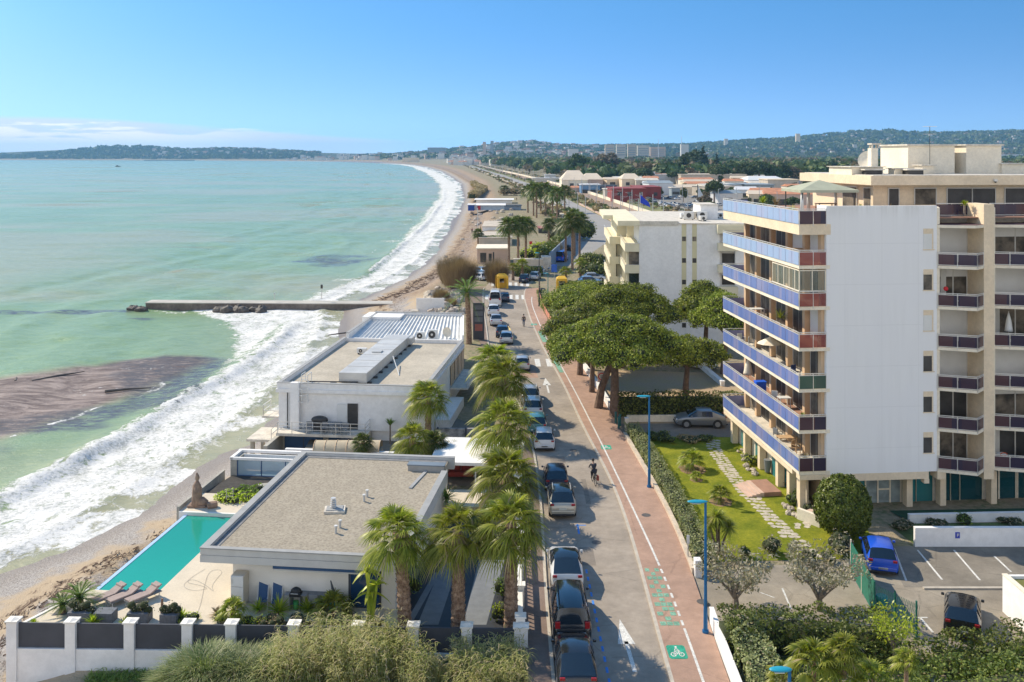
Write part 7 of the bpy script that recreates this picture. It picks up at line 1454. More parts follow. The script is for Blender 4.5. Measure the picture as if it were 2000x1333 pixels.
t_ = thing('barbecue', 'black gas barbecue with a green bottle below its lid', 'barbecue', VL(5.35, .15, .05), VR); q = MB(); q.box(-.3, -.22, .75, .3, .22, .92); q.ell((0, .02, .95), .30, .22, .24, 12, 8); q.build('lid', m_trim, t_, smooth=False); q = MB(); q.box(-.62, -.2, .82, -.32, .2, .85); q.box(.32, -.2, .82, .62, .2, .85); q.build('side_shelf', m_gfurn, t_)
for s in (-1, 1): q = MB(); q.box(s*.28-.02, -.2, .0, s*.28+.02, .2, .75); q.build('leg', m_gfurn, t_)
q = MB(); q.tube([(0, 0, .05), (0, 0, .45)], .15, 12); q.build('gas_bottle', M('green_gas_bottle', (.06, .32, .10), .5), t_); q = MB(); q.tube([(-.2, -.27, .95), (.2, -.27, .95)], .015, 6); q.build('handle', m_rail, t_)
chair(VL(6.35, .25, .05), 'black garden chair right of the barbecue', VR+math.pi, m_gfurn); table(VL(5.9, .55, .05), 'dark narrow table behind the barbecue against the villa wall', (2.0, .5), m=m_gfurn, rz=VR)
t_ = thing('umbrella_stand', 'closed dark parasol standing in a turquoise bucket by the villa wall', 'parasol', VL(7.35, .25, .05)); q = MB(); q.tube([(0, 0, 0), (0, 0, .35)], [.15, .19], 12); q.build('bucket', M('turquoise_plastic', (.03, .42, .36), .5), t_); q = MB(); q.tube([(0, 0, .1), (.05, 0, 1.0), (-.1, 0, 1.6)], [.03, .09, .03], 8); q.build('parasol', m_anth, t_)
q = MB(); r_ = random.Random(2); hp2 = [G(*p, .075) for p in ((400, 1112), (378, 1125), (362, 1138), (385, 1142), (410, 1150), (375, 1155), (355, 1145), (372, 1130), (398, 1140), (420, 1158), (412, 1146), (425, 1128), (435, 1118), (428, 1112), (408, 1116), (400, 1140), (392, 1180), (386, 1196))]
for _ in range(2):
    nh = [hp2[0]]
    for a, b in zip(hp2[:-1], hp2[1:]): nh += [a*.75+b*.25, a*.25+b*.75]
    hp2 = nh+[hp2[-1]]
q.tube([p-hp2[0] for p in hp2], .007, 5); tag(q.build('garden_hose', M('grey_hose', (.33, .32, .30), .6), origin=None), 'thin grey hose coiled and snaking across the pale terrace', 'hose').location = hp2[0]
gp = [(455, 1218, 'palm', .62, 'squat fan palm with thick trunk at the left end of the villa planting bed'), (505, 1195, 'yucca', .6, 'small yellow green yucca beside the squat fan palm'), (545, 1200, 'yucca', .9, 'large spiky yucca below the deck chairs'), (600, 1196, 'yucca', .7, 'yellow green yucca below the barbecue'), (650, 1205, 'palmb', .8, 'dense blue green fan palm below the turquoise bucket'), (470, 1222, 'bushl', .5, 'bright green cushion plant at the foot of the squat fan palm'), (500, 1222, 'bushl', .45, 'bright lime cushion plant in the villa planting bed'),
      (530, 1222, 'bushd', .5, 'pinkish dry cushion plant in the middle of the bed'), (580, 1222, 'busho', .5, 'rounded grey green bush below the yellow green yucca'), (355, 1212, 'yucca', .5, 'small yellow green yucca beside the round planter'), (372, 1216, 'bushl', .4, 'low leafy plant beside the planter at the bed end'), (425, 1205, 'yuccar', .45, 'brownish spiky plant left of the squat fan palm'), (243, 1224, 'yucca', .4, 'tiny bright agave behind the second dark panel'), (66, 1224, 'yucca', .3, 'tiny agave behind the first dark panel'), (182, 1222, 'yucca', .55, 'bright agave behind the second wall post'), (440, 1212, 'bushl', .4, 'light green ground plant left of the bed'), (690, 1225, 'bushl', .4, 'green cushion plant under the large leaved banana')]
for i, (px, py, kd, s, lb) in enumerate(gp):
    p = G(px, py, .05)
    if kd == 'palm': palm(p, .75, lb, 'small3', .95, .14, name='fan_palm', cat='palm')
    elif kd == 'palmb': palm(p, .5, lb, 'small2', 1.35, .12, name='fan_palm', cat='palm', mt=None)
    elif kd.startswith('yucca'): rosette(p, lb, 95, s*1.35, .075, m_tam if kd == 'yuccar' else m_lime, .12, .1, 1.45, seed=i)
    else: bush(0, 0, s*1.5, s*1.25, lb, {'l': m_lime, 'd': m_tam, 'o': m_olive}[kd[4]], .05, 420, pos=tuple(p), n=6, seed=i)
t_ = thing('banana_plant', 'tall banana plant with big yellow green leaves in front of the villa door', 'plant', G(722, 1215, .05)); g = np.random.default_rng(9)
for k in range(3):
    q = MB(); x, y, z = [(-.1, 0, 2.7), (.35, .2, 1.9), (.0, .3, 1.4)][k]; q.tube([(x*.3, y*.3, 0), (x, y, z)], [.12, .06], 8); q.build('stem', m_lime, t_)
    n = 9; a = g.uniform(0, 6.28, n); el = g.uniform(.1, 1.3, n); D = np.stack([np.cos(a)*np.cos(el), np.sin(a)*np.cos(el), np.sin(el)], 1); V, Q = ribbon(np.repeat(np.array([[x, y, z]]), n, 0), D, g.uniform(.8, 1.2, n), .34, .7, 5); npmesh('leaves', V, Q, m_lime, t_)
bush(768, 1150, .9, 2.0, 'leafy dark green shrub at the villa corner behind the first palm', m_green, size=.10, n=14); bush(985, 1165, .8, 1.4, 'green shrub along the street wall behind the third palm', m_green, n=14, w=.6); bush(975, 1210, .7, 1.0, 'yellow green agave like shrub at the foot of the third palm', m_lime, n=10); bush(800, 1170, .7, 1.6, 'dark foliage behind the first palm trunk', m_green, n=10)
bush(460, 978, 1.3, .7, 'low bright green cycad like bed beside the statue terrace', m_lime, size=.12, per=130, w=2.0, n=16); bush(490, 968, 1.2, .8, 'darker green shrubs at the back of the sunken garden', m_green, size=.12, w=1.4)
lowwall('small grey wall box at the back of the sunken garden', [G(505, 955, .3), G(530, 952, .3)], .5, .5, m_conc, cat='wall')
bush(700, 868, .8, .9, 'pale grey green round shrub near the ragged palm', m_olive, name='shrub'); rosette(G(762, 868, 0), 'tall narrow leafy plant in front of the white beach building', 40, .9, .1, m_green, 1.6, .6, 1.5, seed=8); rosette(G(872, 1000, 0), 'grey green yucca beside the villa roof corner and carport step', 80, 1.3, .08, m_green, .9, -.2, 1.4, seed=9)
# reeds and pampas grass in front of the wall
def grassmass(name, label, pts_fn, n, L, w, droop, mt, cat='grass', spread=.5, up=1.0, origin=(0, 0, 0), seed=1, kind=None, seg=4):
    g = np.random.default_rng(seed); P0 = pts_fn(n, g); a = g.uniform(0, 6.283, n); D = np.stack([np.cos(a)*spread*g.uniform(.2, 1, n), np.sin(a)*spread*g.uniform(.2, 1, n), up*np.ones(n)], 1)
    V, Q = ribbon(P0, D, L*g.uniform(.55, 1.1, n), w, droop, seg); o = npmesh(name, V-np.array(origin), Q, mt, None, origin); return tag(o, label, cat, kind=kind)
def disc(cx, cy, r, z=-1.0): return lambda n, g: np.stack([cx+r*np.sqrt(g.random(n))*np.cos(t := g.uniform(0, 6.283, n)), cy+r*.7*np.sqrt(g.random(n))*np.sin(t), np.full(n, z)], 1)
for i, (px, D_, r, L, lb) in enumerate(((400, 43.9, 1.7, 3.3, 'big arching pampas clump in front of the dark wall panels, leftmost'), (470, 43.7, 1.6, 3.2, 'big arching pampas clump second from the left by the wall'), (545, 43.8, 1.5, 3.4, 'big arching pampas clump where the reeds begin'), (350, 43.4, 1.1, 2.3, 'smaller pampas tuft at the left foot of the clumps'))):
    cx = (px-1000)*D_/FOC; grassmass('pampas_grass', lb, disc(cx, D_, r*.45, -.85), 5200, L*1.1, .045, .5, m_pamp, 'grass clump', .85, 1.0, (cx, D_, -1.2), 40+i)
def reeds(n, g):
    x = g.uniform(-11.6, .6, n); y = g.uniform(42.6, 45.6, n)-g.random(n)*.6; return np.stack([x, y, np.full(n, -.8)], 1)
g = np.random.default_rng(77); n = 2600; P0 = reeds(n, g); keep = vnoise(P0[:, 0], P0[:, 1], 1.1, 5)+g.random(n)*.3 > np.interp(P0[:, 0], [-12, -7, -5.5, -3.5, 0, 1], [.50, .42, .5, .52, .5, .55]); P0 = P0[keep]; n = len(P0)
Hh = g.uniform(1.2, 3.0, n)*np.interp(P0[:, 0], [-12, -8, -6, -3.5, 0], [.9, 1.15, 1.05, .72, .75]); a = g.uniform(0, 6.283, n); D = np.stack([np.cos(a)*.18, np.sin(a)*.18, np.ones(n)], 1)
parts = [ribbon(P0, D, Hh, .022, .06, 3)]
for k in range(13):
    t = g.uniform(.3, 1.0, n); P1 = P0+D*(Hh*t)[:, None]; a2_ = g.uniform(0, 6.283, n); D2 = np.stack([np.cos(a2_), np.sin(a2_), g.uniform(.2, 1.1, n)], 1); parts.append(ribbon(P1, D2, g.uniform(.25, .6, n), .036, .75, 3))
V, Q = merge(parts); tag(npmesh('reeds', V-np.array((-6, 44, -.8)), Q, m_reed, None, (-6, 44, -.8)), 'dense golden reeds growing in front of the garden wall', 'reeds', kind='stuff')
grassmass('undergrowth', 'tangled green undergrowth at the foot of the reeds', lambda n, g: np.stack([g.uniform(-12.5, 1.2, n), g.uniform(40, 45.8, n), g.uniform(-1.0, -.5, n)], 1), 16000, .95, .04, .5, m_pamp, 'undergrowth', 1.3, .8, (-6, 43, -.8), 51, 'stuff', 3)
grassmass('undergrowth', 'dark weeds along the foot of the white wall base', lambda n, g: np.stack([g.uniform(-21, -14, n), 45.7+g.normal(0, .3, n)-.0*n, np.interp(g.uniform(-21, -14, n), [-21, -14], [-1.6, -1.2])], 1), 3500, .5, .04, .5, m_green, 'undergrowth', 1.3, .7, (-18, 45, -1.5), 52, 'stuff', 3)
for i, (x, y, z, L, tr, mt, lb) in enumerate(((-1.2, 3.2, 20.3, .8, .2, m_lime, 'leafy potted plant at the corner of the top terrace rail'), (-1.0, 6.8, 20.3, 1.0, .5, m_tam, 'yellowing potted bush on the top terrace left of the gazebo'), (-1.0, 9.5, 20.3, .8, .6, m_lime, 'tall thin potted plant on the top terrace far from the gazebo'), (3.4, 2.2, 20.3, .7, .4, m_green, 'upright green pot plant behind the top edge of the white wall'), (10.6, 1.2, 20.3, .5, .8, m_lime, 'bright green plant on the top terrace beside the first pier'),
        (-.9, 6.0, ZK[3], 1.2, .9, m_fan, 'large potted palm spreading over the fourth balcony up'), (-.8, 2.2, ZK[1], .6, .2, m_green, 'green pot plants near the corner of the second balcony up'), (-.8, 1.6, ZK[0], .7, .2, m_olive, 'grey leaved pot plant at the corner of the lowest balcony'), (-.8, 5.2, ZK[5], .5, .3, m_shut, 'white flowering plant on the second balcony from the top'), (5.8, 2.6, 20.3, .9, .2, m_tam, 'bare twiggy bush behind the right part of the white wall top'))):
    rosette(Vector(AL(x, y, z)), lb, 60, L, .07, mt, tr, -.1, 1.4, seed=60+i, name='potted_plant')
# ------------------------------------------------------------------ street furniture
m_lampb = M('blue_lamp_paint', (.012, .14, .34), .35, .05, 1, metal=.2); m_lampt = M('teal_lamp_head', (.02, .30, .42), .35, 0)
def street_lamp(p, label, h=6.6, arm=-.75, r=.085, m=None, head=True, group='blue street lamps'):
    t_ = thing('street_lamp', label, 'street lamp', p, 0, group); m = m or m_lampb
    q = MB(); q.cyl((0, 0, 0), r*2.0, .12, 12); q.cyl((0, 0, .1), r*1.35, 1.2, 12, r*1.2); q.build('base', m, t_)
    q = MB(); q.tube([(0, 0, 1.2), (0, 0, h)], [r, r*.75], 12); q.build('pole', m, t_)
    if head:
        q = MB(); q.ell((arm*.55, 0, h+.08), abs(arm)*.72, .19, .075, 14, 8); hd = q.build('lamp_head', m_lampt, t_, smooth=True); q = MB(); q.box(arm*.95, -.12, h-.01, arm*.35, .12, h+.02); q.build('lens', m_pl, hd)
    return t_
street_lamp((G(1378, 1240).x, G(1378, 1240).y, .12), 'blue street lamp between the front hedge and the lawn, nearest and largest', 6.62); street_lamp((G(1268, 955).x, 67.95, .12), 'blue street lamp beside the clipped hedge opposite the white hatchback', 6.62)
c = P(1542, 1312, 34); street_lamp((c.x, c.y, c.z-6.6), 'blue street lamp whose flat head just shows at the bottom edge', 6.6, -.6)
street_lamp((G(1053, 600).x, G(1053, 600).y, .12), 'tall thin dark lamp post at the bend before the crossing', 8.6, -.6, .09, m_anth); street_lamp((5.7, 146, .12), 'slim teal lamp post on the green verge beside the pines', 5.8, -.6, .07, M('teal_paint', (.02, .20, .20), .4)); street_lamp((6.8, 131, .12), 'short teal post by the orange fence under the pines', 3.2, -.3, .07, bpy.data.materials['teal_paint'])
# thirty zone sign with red ring on a blue post
sg = thing('road_sign', 'round red ringed 30 sign on a white board above a blue post, under the pines', 'road sign', (BRx(91)-.35, 91, .12)); q = MB(); q.tube([(0, 0, 0), (0, 0, 2.4)], .045, 8); q.build('pole', m_dark, sg); q = MB(); q.box(-.12, -.06, 1.0, .12, .06, 2.05); q.build('blue_panel', M('deep_blue_sign', (.03, .07, .32), .5), sg)
q = MB(); q.box(-.42, -.05, 2.1, .42, -.01, 3.15); bd = q.build('board', M('pinkish_white_board', (.68, .56, .52), .5), sg, bevel=.02)
def disc_(r, z, y, n=20): return [(r*math.cos(2*math.pi*i/n), y, z+r*math.sin(2*math.pi*i/n)) for i in range(n)]
q = MB(); q.poly(disc_(.36, 2.66, -.056)); q.build('red_ring', M('sign_red', (.60, .03, .03), .5), bd); q = MB(); q.poly(disc_(.26, 2.66, -.060)); q.build('white_disc', m_pl, bd)
def glyph(q, ch, x, z, w, h, y, t=.035):
    S = {'3': [(0, 1, 1, 1), (1, 1, 1, 0), (0, 0, 1, 0), (.2, .5, 1, .5)], '0': [(0, 0, 1, 0), (0, 1, 1, 1), (0, 0, 0, 1), (1, 0, 1, 1)]}[ch]
    for a, b, c, d in S:
        q.box(x+min(a, c)*w-t/2, y, z+min(b, d)*h-t/2, x+max(a, c)*w+t/2, y+.002, z+max(b, d)*h+t/2)
q = MB(); glyph(q, '3', -.16, 2.54, .12, .24, -.066); glyph(q, '0', .05, 2.54, .12, .24, -.066); q.build('number', m_dark, bd)
# small blue roadside sign by the crossing, billboard, kiosks
def signpost(p, label, h, w, hh, m, face=0):
    t_ = thing('road_sign', label, 'road sign', p, face); q = MB(); q.tube([(0, 0, 0), (0, 0, h)], .04, 6); q.build('pole', m_rail, t_); q = MB(); q.box(-w/2, -.06, h-hh, w/2, -.03, h); q.build('plate', m, t_, bevel=.02); return t_
signpost((G(1082, 548).x, 181, .1), 'blue square sign beside the right yellow shelter', 3.2, 1.1, 1.5, M('mid_blue_sign', (.03, .12, .50), .5)); signpost((G(1037, 492).x, 238, 0), 'small red sign past the first palms', 2.6, .8, .8, bpy.data.materials['sign_red'])
signpost(G(1152, 745, .12), 'thin grey hoop rail at the left end of the white wall under the pines', 1.1, .8, .3, m_rail)
signpost((BRx(55.5)+.0, 55.5, .1), 'thin white warning post at the near end of the clipped hedge', 1.6, .18, .5, m_pl)
t_ = thing('billboard', 'tall dark menu billboard standing at the left kerb beside the white van', 'billboard', G(935, 664, .1)); q = MB(); q.box(-.75, -.12, 0, .75, .12, 4.9); q.build('panel', m_anth, t_, bevel=.03)
for z0, z1 in ((4.05, 4.6), (3.2, 3.8), (2.4, 3.0)): q = MB(); q.box(-.55, -.14, z0, .55, -.12, z1); q.build('menu_card', M('slate_card', (.13, .14, .17), .6) if 'slate_card' not in bpy.data.materials else bpy.data.materials['slate_card'], t_)
q = MB(); q.box(-.5, -.14, 1.2, .5, -.12, 2.1); q.build('photo_card', M('reddish_card', (.30, .10, .08), .6), t_)
m_yk = M('kiosk_yellow', (.72, .42, .03), .6, .08, 1)
def kiosk(p, label, w, d, h, rz=0):
    t_ = thing('kiosk', label, 'shelter', p, rz, 'yellow shelters');
    for sx in (-1, 1):
        for sy in (-1, 1): q = MB(); q.box(sx*w*.42-.18, sy*d*.42-.18, 0, sx*w*.42+.18, sy*d*.42+.18, h-.5); q.build('post', m_yk, t_)
    q = MB(); q.prism([(-w/2, -d/2), (w/2, -d/2), (w/2, d/2), (-w/2, d/2)], h-.6, h-.2); q.add([(-w/2, -d/2, h-.2), (w/2, -d/2, h-.2), (w/2, d/2, h-.2), (-w/2, d/2, h-.2), (-w*.28, 0, h+.25), (w*.28, 0, h+.25)], [(0, 1, 5, 4), (1, 2, 5), (2, 3, 4, 5), (3, 0, 4)]); q.build('roof', m_yk, t_)
    q = MB(); q.box(-w*.35, -.1, 0, w*.35, .1, 1.0); q.build('counter', m_yk, t_)
kiosk(G(980, 563, 0), 'yellow shelter on the left of the crossing', 2.0, 2.0, 2.5, .25); kiosk(G(1097, 566, 0), 'yellow shelter on the right of the crossing, by the small car park', 1.9, 1.9, 2.3, 0)
m_or = M('orange_netting', (.62, .20, .09), .8, .15, 2, col2=(.55, .28, .2))
def fence(label, pts, h, m, name='fence', cat='fence', step=2.0, post=None, t=.03):
    t_ = thing(name, label, cat, (*pts[0][:2], 0)); q = MB()
    for a, b in zip(pts[:-1], pts[1:]):
        a = Vector((*a[:2], 0)); b = Vector((*b[:2], 0)); d = (b-a).normalized(); s = Vector((-d.y, d.x, 0))*t/2; q.prism([a-s, b-s, b+s, a+s], .1, h)
    q.build('panel', m, t_, world=True);
    for a, b in zip(pts[:-1], pts[1:]):
        a = Vector((*a[:2], 0)); b = Vector((*b[:2], 0)); n = max(1, int((b-a).length/step))
        for k in range(n): p = a+(b-a)*k/n; q = MB(); q.cyl((p.x, p.y, 0), .045, h+.15, 6); q.build('post', post or m, t_, world=True)
    return t_
fence('low orange site fence along the outside of the cycle path bend', [(BRx(y)+.12, y) for y in (172, 160, 150, 140, 130, 121)], 1.0, m_or, post=m_dark, step=3)
m_gfen = M('green_fence_sheet', (.015, .15, .10), .6, .08, 1)
fence('tall green sheeted fence beside the bright blue car', [G(1662, 1122), G(1707, 1202)], 1.9, m_gfen, step=2.0, post=m_cream2);
t_ = thing('wire_fence', 'see through wire mesh fence panel joined to the green sheeted fence', 'fence', G(1710, 1204)); q = MB(); a, b = G(1708, 1203), G(1790, 1245); d = b-a
for k in range(26): p = a+d*k/26; q.beam(p+Vector((0, 0, .05)), p+d/26*3+Vector((0, 0, 1.7)), .012); q.beam(p+Vector((0, 0, 1.7)), p+d/26*3+Vector((0, 0, .05)), .012)
q.build('mesh', m_gfen, t_, world=True)
for k in (0, .5, 1): q = MB(); p = a+d*k; q.cyl((p.x, p.y, 0), .05, 1.85, 8); q.build('post', m_gfen, t_, world=True)
t_ = thing('bin', 'teal bin behind the end of the green fence', 'bin', G(1722, 1198)); q = MB(); q.tube([(0, 0, 0), (0, 0, .85)], [.24, .3], 12); q.build('bin_body', M('teal_plastic', (.02, .25, .30), .5), t_); q = MB(); q.tube([(0, 0, .85), (0, 0, .95)], [.32, .28], 12); q.build('lid', bpy.data.materials['teal_plastic'], t_)
# white walled building corner at the right edge
t_ = thing('garage_block', 'low white walled block with mossy flat roof at the right edge of the car park', 'building', (25.6, 51.2, 0)); q = MB(); q.prism([(25.65, 51.2), (36, 46), (36, 54.8), (26.4, 54.9)][:4], -.1, 2.0)
t2 = MB(); X0 = 26.0;
a, b_, c_, d_ = P(1960, 1122, 49.5), None, None, None
q = MB(); x0, y0, x1, y1 = 26.4, 43.0, 34, 49.6; zt = 2.0
q.box(x0, y0, 0, x1, y0+.2, zt); q.box(x0, y0, 0, x0+.2, y1, zt); q.box(x0+.2, y1-.2, 0, x1, y1, zt); q.build('wall', m_wwall, t_, world=True)
q = MB(); q.box(x0+.2, y0+.2, zt-.25, x1, y1-.2, zt-.15); q.build('roof', M('mossy_roof', (.26, .22, .06), .95, .3, 1.5, col2=(.14, .15, .04)), t_, world=True); q = MB(); q.box(x0-.04, y0-.04, zt, x1, y0+.24, zt+.06); q.box(x0-.04, y0+.24, zt, x0+.24, y1, zt+.06); q.build('coping', m_cream2, t_, world=True)

# ------------------------------------------------------------------ beach side beyond the jetty
def tambush(px, py, w, h, label, n=9000, seed=1):
    p = G(px, py, -.3); t_ = thing('tamarisk', label, 'tree', p); g = np.random.default_rng(seed)
    for k in range(6): a = k*1.05; q = MB(); q.tube([(0, 0, 0), (math.cos(a)*w*.2, math.sin(a)*w*.2, h*.35), (math.cos(a)*w*.38, math.sin(a)*w*.38, h*.7)], [.16, .1, .04], 5); q.build('trunk', m_barkg, t_)
    a = g.uniform(0, 6.283, n); u = np.sqrt(g.random(n)); el = 1.5-.42*u+g.normal(0, .10, n); D = np.stack([np.cos(a)*np.cos(el), np.sin(a)*np.cos(el), np.sin(el)], 1); lp = 1+.25*np.sin(a*3+seed); P0 = np.stack([np.cos(a)*u*w*.36*lp, np.sin(a)*u*w*.36*lp, h*(.12+.25*u*g.random(n))+g.random(n)*h*.12], 1)
    V, Q = ribbon(P0, D, g.uniform(.4, .8, n)*h*(1-.35*u*u), .07, .0, 2); npmesh('crown', V, Q, m_tam, t_)
tambush(892, 572, 8.0, 7.4, 'large bare tan tamarisk on the beach edge by the rocks', 5500, 1); tambush(969, 562, 5.0, 6.0, 'smaller bare tan tamarisk beside the yellow shelter', 3000, 2); tambush(862, 592, 3.0, 2.6, 'low dry bush at the left foot of the large tan tamarisk', 2500, 3)
tambush(1078, 505, 5.5, 4.5, 'dry brown bush cluster behind the tall palms', 5000, 4); tambush(880, 600, 2.5, 1.6, 'low scrub on the boulders above the beach', 1500, 5)
m_rock2 = M('pink_grey_rock', (.42, .34, .28), .9, .3, 1.5, col2=(.5, .44, .38))
r_ = random.Random(6); n = 0
for i in range(110):
    if i < 60: px, py = r_.uniform(838, 905), r_.uniform(572, 622)
    elif i < 85: px, py = r_.uniform(868, 905), r_.uniform(455, 520)
    else: px, py = r_.uniform(915, 1000), r_.uniform(412, 440)
    z = -.5; p = G(px, py, z); d_ = sdist(p.x, p.y)
    if d_ < 9.5 and i < 85 and r_.random() < .6: continue
    p.z = float(landz(p.x, p.y))+.15; rock(p, r_.uniform(.4, 1.25)*(1 if i < 60 else 1.3), 'boulder in the rough stone bank between beach and road', 'boulders of the beach bank', m_rock2 if i % 3 else m_rubble, 300+i)
q = MB(); g = random.Random(9)
for i in range(1300):
    yy = g.choice([g.uniform(46, 66), g.uniform(46, 66), g.uniform(170, 215), g.uniform(60, 100)]); off = g.choice([6.2, 6.6, 9.0, 9.6])+g.gauss(0, .5)+math.sin(yy*.25)*.8; x = float(shx(yy))+off; z = float(landz(x, yy))+.03; a = g.gauss(1.45, .6); L = g.uniform(.08, .5)*(4 if yy > 150 else 1)
    q.beam((x, yy, z), (x+math.cos(a)*L, yy+math.sin(a)*L, z+g.uniform(0, .06)), g.uniform(.015, .045)*(2.6 if yy > 150 else 1))
tag(q.build('driftwood', M('dark_driftwood', (.12, .075, .05), .95, .4, 2), origin=(-25, 60, -1.5)), 'line of dark driftwood and twigs left along the beach', 'driftwood', kind='stuff')
for (px, py, L, a, lb) in ((62, 745, 6.5, .9, 'dark log floating slantwise in the brown patch of water'), (205, 765, 5.0, .35, 'long dark log floating on the right part of the brown patch'), (30, 745, 2.5, 2.0, 'short forked log floating near the left picture edge')):
    p = G(px, py, SEA+.15); q = MB(); q.tube([(0, 0, 0), (math.cos(a)*L*.5, math.sin(a)*L*.5, .08), (math.cos(a)*L, math.sin(a)*L, .0)], [.18, .14, .05], 6); tag(q.build('log', m_drock, origin=None), lb, 'log').location = p
q = MB(); q.tube([(0, 0, 0), (2.0, 1.0, .1), (4.2, 1.9, .25)], [.07, .12, .16], 6); tag(q.build('log', m_drock, origin=None), 'bare log lying on the foam beside the beach building', 'log').location = G(640, 655, SEA+.3)
# beach houses and bars (px box at depth)
m_pinkw = M('peach_render', (.58, .42, .33), .9, .07, .8); m_terr = M('sandy_terrace', (.52, .45, .36), .9, .12, .4); m_gwall = M('blue_grey_wall', (.22, .28, .36), .8, .12, .5)
def house(name, label, cat, px0, px1, y_top, y_bot, dep, m, roof=m_slab, D=None, z0=0, rz=0, wins=(), roofh=.25, over=.3, gable=0, group=None, winm=m_dark):
    D = D or FOC*(HC-z0)/(y_bot-HY); a = P(px0, y_top, D); c = P(px1, y_bot, D); w = c.x-a.x; h = a.z-z0
    t_ = thing(name, label, cat, ((a.x+c.x)/2, D, z0), rz, group); q = MB(); q.box(-w/2, 0, 0, w/2, dep, h-roofh*.0); q.build('wall', m, t_)
    q = MB()
    if gable: q.add([(-w/2-over, -over, h+.01), (w/2+over, -over, h+.01), (w/2+over, dep+over, h+.01), (-w/2-over, dep+over, h+.01), (-w/2+gable*w*.25, dep/2, h+gable*dep*.18), (w/2-gable*w*.25, dep/2, h+gable*dep*.18)], [(0, 1, 5, 4), (1, 2, 5), (2, 3, 4, 5), (3, 0, 4), (3, 2, 1, 0)])
    else: q.box(-w/2-over, -over, h+.003, w/2+over, dep+over, h+roofh)
    q.build('roof', roof, t_)
    for (u0, u1, v0, v1) in wins: q = MB(); q.box(-w/2+u0*w, -.06, v0*h, -w/2+u1*w, -.003, v1*h); q.build('window', winm, t_)
    return t_
house('beach_house', 'peach walled beach house with dark windows behind the tamarisks', 'house', 932, 991, 487, 516, 9, m_pinkw, m_cream2, wins=((.1, .3, .1, .75), (.38, .48, .2, .7), (.52, .56, 0, .8)))
house('terrace_building', 'pale sandy terrace slab above the peach beach house', 'terrace', 935, 1000, 466, 480, 20, m_terr, m_terr, z0=0, over=.1); house('terrace_building', 'flat pale beach slab with white edge near the two walking figures', 'terrace', 942, 995, 444, 452, 26, m_wwall, m_terr, z0=-.3, over=.1)
house('boundary_wall', 'pale garden wall in front of the slim palm trunks', 'wall', 1003, 1060, 508, 530, 1.0, m_terr, m_slab, over=.05); house('boundary_wall', 'low pale wall below the peach beach house', 'wall', 930, 1003, 523, 534, .6, m_terr, m_slab, over=.05)
house('garden_store', 'small grey block at the corner of the leaning blue wall', 'shed', 1058, 1076, 505, 528, 4, m_slab, m_slab, over=.05)
q = MB(); a, b = G(1072, 525), G(1132, 462); q.prism([a.xy, b.xy, (b.x+.3, b.y), (a.x+.3, a.y)], 0, 3.4); t_ = tag(q.build('boundary_wall', m_gwall, origin=tuple(a)), 'long blue grey wall running up the side street from the grey store', 'wall')
hedge('hedge', 'scrubby hedge along the top of the long blue grey wall', [(G(1072, 525).x-1.5, G(1072, 525).y+2), (G(1132, 462).x-1.8, G(1132, 462).y)], 2.4, 3.6, m_hedge, 10, .4, seed=21, wob=.6); hedge('hedge', 'dark low hedge in front of the pale garden wall', [G(1005, 540), G(1058, 538)], 2.0, 1.8, m_hedge, 25, .22, seed=22); hedge('hedge', 'green hedge row behind the peach beach house roof', [G(938, 478), G(992, 478)], 2.2, 2.4, m_hedge, 14, .3, seed=23)
bush(1058, 498, 4.0, 3.5, 'yellow flowering bush behind the slim palm trunks', m_lime, .35, 14, n=12, w=5); bush(1095, 468, 4, 3, 'grey green bush below the right palm cluster', m_olive, .35, 14, n=10, w=6); bush(1040, 508, 3.5, 3.2, 'second yellow green bush left of the grey store', m_lime, .35, 14, n=10, w=4)
bush(1165, 540, 5, 3.0, 'dark green bush mass beside the cream block and parked cars', m_hedge, .3, 22, n=16, w=4.5); bush(1160, 520, 4.5, 3.4, 'round green bush behind the small car park', m_hedge, .3, 20, n=14, w=4.5); bush(1150, 470, 4, 6, 'tall dark shrub by the side street', m_hedge, .35, 14, n=14)
bb = house('beach_bar', 'low blue and white beach bar on the far sand with a striped tricolour end', 'bar', 925, 985, 402, 411, 14, M('pale_blue_wall', (.42, .50, .60), .8), m_wwall, z0=0, over=.6); q = MB(); w_ = 8
for i, cc in enumerate(((.03, .08, .45), (.75, .75, .75), (.55, .03, .05))): q = MB(); q.box(-8.2+i*1.5, -.5, .2, -6.8+i*1.5, -.35, 2.2); q.build('coloured_panel', M('flag_colour_%s' % ('blue', 'white', 'red')[i], cc, .7), bb)
house('beach_bar', 'dark blue end of the beach bar at the sand edge', 'hut', 914, 926, 401, 412, 8, M('deep_blue_wall', (.02, .07, .30), .8), m_wwall, z0=0); house('beach_bar', 'second white roofed beach bar behind the tricolour one', 'bar', 930, 1000, 391, 398, 12, m_wwall, m_wwall, z0=0, over=1.0); house('beach_shed', 'low dark shed right of the beach bars', 'shed', 985, 1018, 403, 411, 9, m_gwall, m_dark, z0=0)
house('beach_shed', 'dark roofed pergola among the palms behind the yellow bush', 'pergola', 1052, 1078, 447, 456, 8, m_dark, M('dull_red_roof', (.30, .10, .09), .8), z0=0)
hedge('hedge', 'brown scrub line along the far beach wall', [G(922, 388), G(945, 372), G(930, 366), G(925, 361)], 5, 3, m_tam, 2.5, .7, seed=24, wob=.8); bush(1002, 382, 9, 5, 'dark purple brown bush at the end of the far scrub line', m_tam, .6, 5, n=12)
